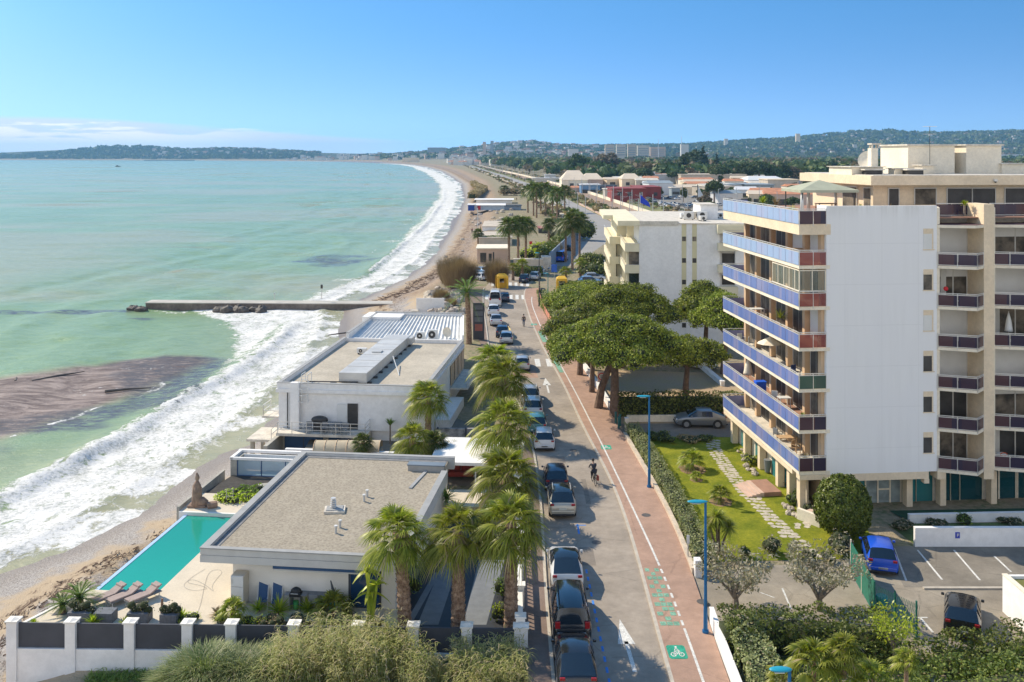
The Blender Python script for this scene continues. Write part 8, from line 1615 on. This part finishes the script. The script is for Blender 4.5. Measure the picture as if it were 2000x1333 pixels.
MP = [(994, 532, 440, 1.30, 'leftmost palm of the tall trio in front of the peach house'), (1012, 525, 437, 1.35, 'middle palm of the tall trio in front of the peach house'), (1027, 520, 438, 1.3, 'right palm of the tall trio in front of the peach house'), (1105, 512, 440, 1.35, 'left palm of the dense dark cluster beside the side street'), (1118, 528, 432, 1.4, 'front palm of the dense dark cluster beside the side street'), (1132, 505, 428, 1.35, 'right palm of the dense dark cluster beside the side street'), (1122, 500, 420, 1.2, 'rear palm of the dense dark cluster beside the side street'), (1072, 478, 436, 1.1, 'shorter single palm between the trio and the dark cluster'),
      (1002, 548, 522, .7, 'short palm beside the yellow shelter'), (1020, 545, 515, .8, 'short palm right of the one beside the yellow shelter'), (1105, 556, 530, .7, 'short bright palm behind the right yellow shelter'), (1133, 540, 512, .75, 'short palm above the small car park'), (934, 478, 455, .9, 'small palm on the beach bank beside the walking figures')]
for i, (px, by, cy, s, lb) in enumerate(MP):
    b = G(px, by); h = HC-(cy-HY)*b.y/FOC; palm(b, max(1, h), lb, 'dark%d' % (i % 3+3) if cy < 460 else 'small1', s*(1.25 if cy < 460 else 2.2), .28 if cy < 460 else .3, mt=m_fand if cy < 460 else m_fan, skirt=cy < 460, rz=i)
row = [(1031, 412, 372), (1042, 418, 368), (1048, 422, 371), (1056, 415, 369), (1066, 418, 369), (1079, 425, 376), (1088, 428, 378), (1103, 412, 372), (1063, 395, 366), (985, 378, 366)]
rp = None
for i, (px, by, cy) in enumerate(row):
    b = G(px, by+4); h = HC-(cy-HY)*b.y/FOC; lb = 'slim palm in the long double row beside the coast road'
    if i == 0: rp = palm(b, h, lb, 'far', 2.3, .35, mt=m_fand, group='slim palms beside the coast road')
    else: dup(rp, b, i*1.3, sc=(1, 1, h/float(HC-(372-HY)*G(1031, 416).y/FOC)))
# catenary masts along the railway and lamp standards
m_mast = M('mast_metal', (.45, .46, .46), .6, 0); ys = np.geomspace(340, 2400, 60)
t0 = None
for i, y in enumerate(ys):
    x = float(np.interp(y, [a[0] for a in CR], [a[1] for a in CR]))+20+(5.6 if i % 2 else -5.6)
    if t0 is None:
        t0 = thing('railway_mast', 'thin grey railway mast beside the brown track bed', 'mast', (x, y, 0), 0, 'railway masts along the track'); q = MB(); q.tube([(0, 0, 0), (0, 0, 9)], .16, 5); q.build('pole', m_mast, t0); q = MB(); q.beam((0, 0, 7.5), (-3.2, 0, 7.8), .1); q.beam((0, 0, 6.6), (-2.8, 0, 7.6), .08); q.build('arm', m_mast, t0)
    else: dup(t0, (x, y, 0), 0 if i % 2 else math.pi)
l0 = None
for i, y in enumerate(np.concatenate([np.geomspace(330, 1500, 16), np.linspace(340, 460, 8)])):
    x = float(np.interp(y, [a[0] for a in CR], [a[1] for a in CR]))-6 if i < 16 else 60+random.random()*60
    if l0 is None: l0 = thing('road_lamp', 'slender grey lamp standard by the coast road or the big yard', 'street lamp', (x, y, 0), 0, 'grey lamp standards in the distance'); q = MB(); q.tube([(0, 0, 0), (0, 0, 10)], .12, 5); q.build('pole', m_mast, l0); q = MB(); q.beam((0, 0, 10), (1.6, 0, 10.2), .12); q.build('arm', m_mast, l0)
    else: dup(l0, (x, y, 0), random.random()*6)
fp_ = thing('flagpole', 'tall white flagpole on the beach bank', 'flagpole', G(933, 470, -.2)); q = MB(); q.tube([(0, 0, 0), (0, 0, 9.5)], .09, 6); q.build('pole', m_pl, fp_); q = MB(); q.cyl((0, 0, 0), .3, .3, 8); q.build('base', m_slab, fp_)
cwx = lambda y: float(np.interp(y, [a[0] for a in CR], [a[1] for a in CR]))
lowwall('long pale wall between the railway and the service path', [(cwx(y)+26.3, y) for y in np.geomspace(330, 1500, 20)], 1.6, .4, m_cream2); lowwall('long pale sea wall on the beach side of the coast road', [(cwx(y)-13, y) for y in np.geomspace(480, 2600, 24)], 1.2, .8, m_pale)
lowwall('low pink wall along the outer kerb of the coast road bend', [(cwx(y)+5.5, y) for y in np.geomspace(300, 470, 12)], .7, .5, m_step)
m_redb = M('dark_red_facade', (.26, .05, .045), .8, .12, .2); m_bluef = M('corrugated_blue_facade', (.12, .24, .40), .6, .12, .3); m_tanr = M('tan_metal_roof', (.62, .52, .40), .8, .08, .1); m_orr = M('orange_tile_roof', (.50, .22, .12), .9, .2, .3); m_gr = M('grey_blue_sheet', (.26, .31, .34), .7, .1, .1); m_wh = M('white_cladding', (.62, .63, .64), .8, .06, .1)
B_ = [('warehouse', 'tan roofed warehouse with cream front beyond the slim palms', 'warehouse', 1098, 1148, 352, 368, 40, m_cream2, m_tanr, 1.0, ((.3, .45, .2, .6), (.6, .75, .2, .6))), ('warehouse', 'peach gable fronted warehouse right of the tan roofed one', 'warehouse', 1138, 1178, 351, 365, 30, m_pinkw, m_tanr, .9, ()),
      ('warehouse', 'blue corrugated shed with white arched roof edge', 'warehouse', 1135, 1172, 362, 378, 18, m_bluef, m_wh, 0, ((.05, .95, .0, .45),)), ('warehouse', 'dark blue shed beside the blue corrugated one', 'warehouse', 1172, 1204, 364, 374, 16, M('navy_facade', (.03, .04, .09), .7), m_dark, 0, ()),
      ('shop', 'dark red supermarket like building across the big yard', 'shop', 1196, 1262, 370, 395, 26, m_redb, m_redb, 0, ((.15, .3, .5, .8), (.45, .6, .45, .8), (.8, .9, .4, .8))), ('shop', 'taller dark red wing at the right of the red building', 'shop', 1245, 1291, 367, 390, 30, m_redb, m_redb, 0, ((.15, .3, .3, .6), (.7, .85, .3, .6))), ('shop', 'pale upper storey box at the left end of the red building', 'shop', 1182, 1205, 371, 388, 14, m_slab, m_slab, 0, ((.2, .5, .5, .8),)),
      ('warehouse', 'white factory with two thin chimneys behind the red building', 'factory', 1254, 1322, 342, 360, 40, m_wh, m_wh, 0, ((.1, .3, .3, .6),)), ('warehouse', 'long white roofed hall right of the factory chimneys', 'warehouse', 1288, 1348, 341, 356, 40, m_cream2, m_wh, 0, ((.2, .9, .3, .5),)), ('warehouse', 'long sandy coloured hall behind the sail shaped sign', 'warehouse', 1330, 1458, 342, 362, 40, m_terr, m_terr, 0, ((.3, .34, .3, .6), (.7, .73, .3, .6))), ('house', 'small cream house with dark roof on the sandy hall', 'house', 1428, 1458, 333, 345, 12, m_cream, m_dark, .8, ()),
      ('shop', 'low orange and white shop front below the white factory', 'shop', 1291, 1316, 370, 380, 10, m_wh, m_orr, .5, ((.1, .9, .1, .5),)), ('warehouse', 'grey blue roofed depot behind the top terrace rail', 'warehouse', 1400, 1452, 362, 384, 30, m_wh, m_gr, 0, ((.05, .95, .2, .7),)), ('warehouse', 'broad grey green walled depot left of the gazebo', 'warehouse', 1450, 1512, 362, 384, 26, m_gr, m_gr, 0, ()), ('warehouse', 'white curved roof hall beside the grey green depot', 'warehouse', 1462, 1535, 352, 368, 30, m_wh, m_wh, .5, ()), ('house', 'cream block with flat roof left of the roof slab', 'house', 1500, 1560, 352, 372, 24, m_terr, m_cream, 0, ()),
      ('house', 'pale villa with grey roof among the trees behind the gazebo', 'house', 1515, 1548, 338, 348, 14, m_wh, m_gr, .7, ((.1, .4, .2, .7),)), ('house', 'white blue shop between the warehouse and the red building', 'shop', 1180, 1205, 348, 358, 14, m_wh, M('bright_blue_roof', (.06, .18, .55), .7), 0, ()), ('house', 'tan roofed low hall behind the red building', 'warehouse', 1215, 1252, 350, 366, 26, m_cream, m_tanr, .9, ((.2, .4, .2, .6),)), ('house', 'white container like shed above the slim palms', 'shed', 1064, 1085, 342, 349, 12, m_wh, m_wh, 0, ()), ('house', 'long low white shed left of the tan warehouse', 'shed', 1040, 1098, 349, 356, 12, m_slab, m_wh, 0, ()), ('house', 'low red tiled lean to below the tan warehouse', 'shed', 1108, 1136, 367, 376, 12, m_pinkw, m_orr, .5, ()),
      ('house', 'pale apartment block behind the stair tower roof, at the right edge', 'building', 1955, 1998, 302, 318, 20, m_wh, m_wh, 0, ((.05, .95, .3, .5),)), ('house', 'red tiled house between the roof chimney and the stair tower', 'house', 1715, 1765, 322, 332, 16, m_cream, m_orr, .8, ()), ('house', 'cream house at the right picture edge behind the roof boxes', 'house', 1975, 2010, 318, 334, 16, m_cream, m_cream2, 0, ((.2, .4, .3, .7),)), ('house', 'pale building with dark windows in the middle of the big yard', 'shop', 1312, 1328, 368, 385, 10, m_gr, m_slab, 0, ((.1, .9, .3, .6),))]
for nm, lb, ct, x0, x1, yt, yb, dep, mw, mr, gb, wins in B_: house(nm, lb, ct, x0, x1, yt, yb, dep, mw, mr, gable=gb, wins=wins, over=.5, roofh=.5)
r_ = random.Random(55); k0 = None
for i in range(46):
    D_ = r_.uniform(440, 840); px = r_.uniform(1190, 1560); x = (px-1000)*D_/FOC
    if x < 84 or x > 300 or (D_ < 560 and px < 1420): continue
    mw, mr = r_.choice([(m_wh, m_wh), (m_cream2, m_orr), (m_terr, m_slab), (m_wh, m_gr), (m_pinkw, m_orr), (m_cream, m_tanr)]); w = r_.uniform(10, 26); t_ = thing('workshop', 'one of the many small sheds and workshops packed round the big yard', 'building', (x, D_, 0), r_.uniform(-.2, .4), 'small workshops of the yard'); h = r_.uniform(4, 7.5); d = r_.uniform(8, 16)
    q = MB(); q.box(-w/2, 0, 0, w/2, d, h); q.build('wall', mw, t_); q = MB(); q.add([(-w/2-.4, -.4, h), (w/2+.4, -.4, h), (w/2+.4, d+.4, h), (-w/2-.4, d+.4, h), (-w/2, d/2, h+1.6), (w/2, d/2, h+1.6)], [(0, 1, 5, 4), (1, 2, 5), (2, 3, 4, 5), (3, 0, 4)]); q.build('roof', mr, t_); q = MB(); q.box(-w*.3, -.08, 0, w*.05, -.003, h*.6); q.build('door', m_dark, t_)
for i, px in enumerate((1256, 1277)): D_ = G(1, 360).y+3; q = MB(); q.cyl((0, 0, 0), 1.0, HC-(336-HY)*D_/FOC, 10, .9); tag(q.build('factory_chimney', m_wh, origin=None), ['left one of two thin white chimneys on the white factory', 'right one of two thin chimneys on the white factory'][i], 'chimney').location = ((px-1000)*D_/FOC, D_, 0)
ss = thing('sail_sign', 'tall white triangular sail shaped structure on a round white base in the yard', 'monument', G(1372, 405)); q = MB(); D_ = ss.location.y; k = D_/FOC
q.add([(-8*k, 0, 40*k), (12*k, 0, 15*k), (-8*k, 0, 15*k), (-8*k, 1.5, 40*k), (12*k, 1.5, 15*k), (-8*k, 1.5, 15*k), (3*k, 0, 20*k), (3*k, 1.5, 20*k)], [(0, 2, 1, 6), (3, 7, 4, 5), (0, 6, 7, 3), (6, 1, 4, 7), (0, 3, 5, 2), (2, 5, 4, 1)]); q.build('sail', M('pale_grey_sail', (.52, .56, .60), .7), ss); q = MB(); q.cyl((2*k, 1, 11*k), 14*k, 3*k, 14); q.build('ring', m_wh, ss)
for x in (-8, 0, 8): q = MB(); q.cyl((x*k, 1, 0), 1.6*k, 11*k, 8); q.build('column', m_wh, ss)
q = MB(); q.box(-9*k, .5, 11*k, -8*k, 1.5, 44*k); q.build('mast', m_dark, ss)
# trees of the middle distance: prototypes copied in a loop
def protree(name, label, cat, H_, W_, mt, seed, n=420, shape='round', group='trees of the far park', trunk=True):
    g = np.random.default_rng(seed); t_ = thing(name, label, cat, (0, -900, 0), 0, group); q = MB(); q.tube([(0, 0, 0), (0, 0, H_*.6)], [W_*.05, W_*.02], 5); q.build('trunk', m_bark, t_); cs = []; rs = []
    for i in range(15 if shape != 'cone' else 18):
        if shape == 'cone': u = i/17; a = i*2.4; r = W_*.30*(1-u)+.35; cs.append((math.cos(a)*W_*.26*(1-u), math.sin(a)*W_*.26*(1-u), H_*(.12+.83*u))); rs.append(r)
        else: a = i*2.4; u = math.sqrt((i+.5)/15); cs.append((math.cos(a)*u*W_*.38, math.sin(a)*u*W_*.38, H_*(.78-.22*u*u-.25*g.random()*(shape != 'flat')))); rs.append(W_*g.uniform(.13, .22))
    tot = sum(r*r for r in rs); leafmass('f', None, None, cs, rs, n*3/tot, W_*.060, mt, (1, 1, .8), True, t_, part='crown', jit=.8, corescale=.7); return t_
m_f1 = leafmat('evergreen_far', (.030, .060, .022), (.10, .145, .045), .7, .12, .1); m_f2 = leafmat('winter_brown_far', (.13, .095, .065), (.24, .185, .125), .8, .12, .1); m_f3 = leafmat('olive_green_far', (.07, .095, .035), (.17, .19, .07), .7, .12, .1); m_f4 = leafmat('blue_green_far', (.018, .05, .038), (.05, .10, .075), .7, .12, .1)
pt = [protree('evergreen_tree', 'dark evergreen tree in the belt of woodland beyond the yards', 'tree', 15, 14, m_f1, 1), protree('bare_tree', 'bare brown winter tree in the belt of woodland beyond the yards', 'tree', 14, 13, m_f2, 2, group='bare trees of the far park'), protree('leafy_tree', 'olive green tree in the belt of woodland beyond the yards', 'tree', 13, 13, m_f3, 3, group='olive green trees of the far park'), protree('evergreen_tree', 'flat topped dark pine in the belt of woodland beyond the yards', 'tree', 15, 16, m_f1, 4, shape='flat', group='flat topped pines of the far park'), protree('conifer', 'blue green pointed conifer in the belt of woodland beyond the yards', 'tree', 18, 9, m_f4, 5, shape='cone', group='pointed conifers of the far park')]
def woodpos(r):
    while True:
        px = r.uniform(915, 2060); D_ = 790+1300*r.random()**1.8
        if px < 1050: D_ = max(D_, 900+(1050-px)*5)
        lim = 905+FOC*75/D_ ; x = (px-1000)*D_/FOC
        if x > cwx(D_)+48: return x, D_, px
r_ = random.Random(77); pos = sorted([woodpos(r_) for _ in range(215)], key=lambda t: t[1])
used_ = set()
for i, (x, y, px) in enumerate(pos):
    k = r_.choices([0, 1, 2, 3, 4], [5, 4 if px > 1400 or px < 1250 else 2, 3, 4, .5])[0]; s = r_.uniform(.95, 1.5)
    if k not in used_: used_.add(k); pt[k].location = (x, y, 0); pt[k].scale = (s, s, s)
    else: dup(pt[k], (x, y, 0), r_.random()*6, sc=(s, s, s*r_.uniform(.85, 1.15)))
for k in range(5):
    if k not in used_: pt[k].location = (300+k*20, 1200, 0)
for (px, by, ty, k, sc_, lb) in ((1190, 345, 288, 1, 1.5, 'tallest brown tree rising above the wood near the pale apartment blocks'), (1373, 352, 280, 4, 1.5, 'tall dark pointed conifer standing above the middle of the wood'), (1352, 350, 284, 0, 1.3, 'tall broad evergreen left of the pointed conifer'), (1395, 398, 347, 3, .9, 'umbrella pine beside the sail shaped sign'), (1130, 352, 292, 0, 1.2, 'tall round evergreen above the tan warehouse roof'), (1335, 395, 362, 2, .6, 'olive green tree left of the sail shaped sign'), (1270, 400, 383, 2, .5, 'bushy green tree in front of the red building'), (1400, 350, 296, 4, 1.2, 'shorter conifer right of the tall pointed one')):
    b = G(px, by); hgt = (by-ty)*b.y/FOC; base = [15, 14, 13, 15, 18][k]; s = hgt/base; dup(pt[k], b, px*.1, lb, (s*sc_*.8, s*sc_*.8, s), group='')
for i in range(64):
    D_ = r_.uniform(345, 800); px = r_.uniform(1170, 1640); x = (px-1000)*D_/FOC
    if x < 80: continue
    k = r_.choice([0, 1, 2, 2, 3]); s = r_.uniform(.3, .62); dup(pt[k], (x, D_, 0), px, ['dark evergreen tree', 'bare brown tree', 'olive green tree', 'flat topped pine'][k]+' standing among the yards and workshops', s, group='yard trees: '+['evergreen', 'bare', 'olive green', 'pine'][k])
for o in list(COL.objects):
    if o.get('group') == '': del o['group']
# the rest of the wood, reading as one mass
def woodmass(name, label, n, fn, H_, W_, quads, mats, seed, kind='stuff'):
    g = np.random.default_rng(seed); C = []; N = []; MI = []; S = []
    for i in range(n):
        x, y, z, s = fn(g); m = g.integers(0, len(mats)); d = g.normal(0, 1, (quads, 3)); d /= np.linalg.norm(d, axis=1)[:, None]; d[:, 2] = np.abs(d[:, 2])*1.0-.15
        C.append(np.array([x, y, z+H_*s*.5])+d*np.array([W_*s*.5, W_*s*.5, H_*s*.5])*g.uniform(.75, 1.05, (quads, 1))); N.append(d); MI.append(np.full(quads, m)); S.append(np.full(quads, W_*s*.30))
    C = np.concatenate(C); N = np.concatenate(N); S = np.concatenate(S); V, Q = leafquads(C, N, 1.0, 1.3, .5); V = np.repeat(C, 4, 0)+(V-np.repeat(C, 4, 0))*np.repeat(S, 4)[:, None]
    return tag(npmesh(name, V, Q, mats, mi=np.concatenate(MI)), label, 'woodland', kind=kind)
def wf(g):
    while True:
        y = 850+3300*g.random()**1.5; px = g.uniform(905, 2150); x = (px-1000)*y/FOC
        if x > cwx(min(y, 3150))+52: return x, y, float(hillz(np.array(x), np.array(y))), g.uniform(.7, 1.3)*(1+.0002*(y-1000))
woodmass('woodland', 'continuous dark woodland filling the plain behind the nearer trees', 2700, wf, 15, 18, 34, [m_f1, m_f2, m_f3, m_f1], 5)
def hf(g):
    while True:
        y = g.uniform(4300, 6500); px = g.uniform(700, 2200); x = (px-1000)*y/FOC; z = float(hillz(np.array(x), np.array(y)))
        if z > 8: return x, y, z, g.uniform(.8, 1.5)
woodmass('hillside_woods', 'woods covering the distant hills on the right', 3000, hf, 14, 34, 14, [m_f1, m_f3, m_f4], 6)
def cf(g):
    while True:
        y = g.uniform(6600, 7600); px = g.uniform(-300, 620); x = (px-1000)*y/FOC; z = float(hillz(np.array(x), np.array(y)))
        if z > 6: return x, y, z-2, g.uniform(.8, 1.5)
woodmass('headland_woods', 'woods covering the long low headland across the bay', 1500, cf, 16, 48, 12, [m_f4, m_f1], 7)
def vf(g):
    y = 330*(2400/330)**g.random(); o = g.choice([-16, -9.5, 7.5, 12.5, 36, 42])+g.normal(0, 1.6); return cwx(y)+o, y, 0, g.uniform(.3, 1.2)
woodmass('scrub', 'low scrub and weeds along the railway and the coast road', 1100, vf, 2.2, 3.2, 22, [m_f3, m_f2, m_tam], 8)
# distant houses: one built with parts, then copied
def farhouse(wm, rm, label, group, w=16, d=12, h=7, gable=1):
    t_ = thing('distant_house', label, 'house', (0, -900, 0), 0, group); q = MB(); q.box(-w/2, -d/2, -4, w/2, d/2, h); q.build('wall', wm, t_); q = MB()
    if gable: q.add([(-w/2-.6, -d/2-.6, h), (w/2+.6, -d/2-.6, h), (w/2+.6, d/2+.6, h), (-w/2-.6, d/2+.6, h), (-w/2+2, 0, h+2.6), (w/2-2, 0, h+2.6)], [(0, 1, 5, 4), (1, 2, 5), (2, 3, 4, 5), (3, 0, 4)])
    else: q.box(-w/2-.2, -d/2-.2, h, w/2+.2, d/2+.2, h+.8)
    q.build('roof', rm, t_); return t_
m_fw = M('far_white_wall', (.66, .63, .58), .9, 0); m_fp = M('far_pink_wall', (.58, .44, .35), .9, 0); m_fr = M('far_tile_roof', (.42, .22, .15), .9, 0)
FHs = [farhouse(m_fw, m_fr, 'white house with tiled roof among many on the distant wooded slopes', 'white tiled houses on the far slopes'), farhouse(m_fp, m_fr, 'pinkish house with tiled roof among many on the distant wooded slopes', 'pinkish houses on the far slopes', 18, 12, 8), farhouse(m_fw, m_fw, 'white flat roofed block among many in the distant town', 'white flat blocks of the far town', 26, 14, 13, 0)]
hs = []
r_ = random.Random(101)
while len(hs) < 1700:
    zone = r_.random()
    if zone < .3: px, y = r_.uniform(880, 1230), r_.uniform(2500, 4600)
    elif zone < .65: px, y = r_.uniform(1000, 2050), r_.uniform(4200, 6300)
    elif zone < .85: px, y = r_.uniform(560, 1180), r_.uniform(4300, 6700)
    else: px, y = r_.uniform(300, 620), r_.uniform(6900, 7600)
    x = (px-1000)*y/FOC
    if float(sdist(x, y)) < 90: continue
    z = float(hillz(np.array(x), np.array(y)))
    k = r_.choices([0, 1, 2], [5, 3, 4 if px < 1200 else 1])[0]; hs.append((y, x, z, k, r_.uniform(.7, 1.35)*(1.35 if px < 1200 and y > 4200 else .8), r_.uniform(-.5, .5)))
hs.sort(); first = set(); rest = MB();
for i, (y, x, z, k, s, rz) in enumerate(hs):
    if i < 240:
        if k not in first: first.add(k); FHs[k].location = (x, y, z+3); FHs[k].scale = (s, s, s); FHs[k].rotation_euler = (0, 0, rz)
        else: dup(FHs[k], (x, y, z+3), rz, sc=s)
    else:
        rest.mi = 0 if k != 1 else 1; rest.cbox((x, y, z+4*s), (18*s, 12*s, (13 if k != 2 else 20)*s), rz); rest.mi = 2 if k != 2 else 0; rest.cbox((x, y, z+(11.5 if k != 2 else 14.4)*s), (17*s, 11*s, 2*s), rz)
tag(rest.build('distant_town', [m_fw, m_fp, m_fr]), 'countless tiny pale houses of the towns along the far shore and hills', 'town', kind='stuff')
for i, (px0, px1, yt, yb, D_) in enumerate(((943, 949, 278, 296, 4300), (958, 964, 276, 292, 4400), (1182, 1200, 284, 300, 2900), (1204, 1222, 283, 300, 2950), (1226, 1242, 283, 300, 3000), (1245, 1268, 285, 299, 3050), (1270, 1300, 288, 299, 3100), (1415, 1422, 272, 282, 5200), (1555, 1563, 262, 274, 5000), (1330, 1345, 283, 296, 3300), (720, 745, 306, 316, 4700), (786, 818, 309, 317, 3700), (835, 870, 289, 296, 5000), (1110, 1130, 292, 300, 3300))):
    house('apartment_building', ['left one of the two round towers on the far skyline', 'right one of the two towers on the far skyline', 'leftmost pale apartment block behind the wood', 'second pale apartment block behind the wood', 'third pale apartment block behind the wood', 'fourth pale apartment block behind the wood', 'long low pale block at the right of the far apartment group', 'lone pale tower on the skyline right of the radio masts', 'small cream villa block high on the right hill', 'pale block below the radio masts', 'white low building on the far shore', 'long cream waterfront building at the end of the bay', 'row of blue grey blocks on the skyline left of the towers', 'pale block left of the far apartment group'][i], 'building', px0, px1, yt, yb+3, 16, [m_fp, m_gr, m_terr, m_slab, m_terr, m_slab, m_fp, m_slab, m_cream, m_fw, m_fw, m_cream, m_gr, m_fw][i], m_slab, D=D_, z0=0, over=.3, roofh=1.5, wins=[(.08, .92, a, a+.05) for a in (.45, .57, .69, .81)] if 2 <= i <= 6 else (), winm=m_gr)
for px, yt, lb in ((1286, 272, 'left one of the two thin radio masts above the wood'), (1331, 266, 'right taller one of the two thin radio masts above the wood')): D_ = 2600; q = MB(); q.tube([(0, 0, 0), (0, 0, HC-(yt-HY)*D_/FOC)], [1.2, .5], 5); tag(q.build('radio_mast', m_wh, origin=None), lb, 'mast').location = ((px-1000)*D_/FOC, D_, 0)
for px, lb in ((221, 'thin mast left of the lighthouse on the headland'), (232, 'dark lighthouse tower on the top of the headland'), (1788, 'small tower on the top of the right hill')):
    D_ = 7300 if px < 300 else 6200; z_ = float(hillz(np.array((px-1000)*D_/FOC), np.array(D_))); q = MB(); q.cyl((0, 0, -5), 1.5 if px == 221 else 4, 42 if px < 300 else 22, 8); q.cyl((0, 0, 30 if px < 300 else 15), 2.2 if px == 221 else 5, 4, 8); tag(q.build('tower', m_dark, origin=None), lb, 'tower').location = ((px-1000)*D_/FOC, D_, z_)
t_ = thing('boat', 'tiny dark boat far out on the pale green bay', 'boat', G(230, 326, SEA)); q = MB(); q.prism([(-6, -1.5), (4, -1.5), (8, 0), (4, 1.5), (-6, 1.5)], -.3, 1.8); q.build('hull', m_dark, t_); q = MB(); q.box(-4, -1.2, 1.8, 1, 1.2, 4.0); q.build('cabin', m_gr, t_)
q = MB(); q.prism([(-40*4, 0), (40*4, 0), (40*4, 14), (-40*4, 14)], -2, 6); tag(q.build('breakwater', m_gr, origin=None), 'long low dark breakwater in front of the headland town', 'breakwater').location = ((330-1000)*5900/FOC, 5900, SEA)
# ------------------------------------------------------------------ air
hz = bpy.data.materials.new('air_haze'); hz.use_nodes = True; n = hz.node_tree; n.nodes.clear(); o_ = n.nodes.new('ShaderNodeOutputMaterial'); v_ = n.nodes.new('ShaderNodeVolumePrincipled'); v_.inputs['Color'].default_value = (.32, .66, 1.0, 1); v_.inputs['Density'].default_value = 7.5e-5; v_.inputs['Anisotropy'].default_value = .1; n.links.new(v_.outputs[0], o_.inputs['Volume'])
q = MB(); q.box(-31000, -500, -9.5, 31000, 17000, 262); tag(q.build('haze', hz), 'thin blue haze over the bay and the hills', 'haze', kind='stuff')
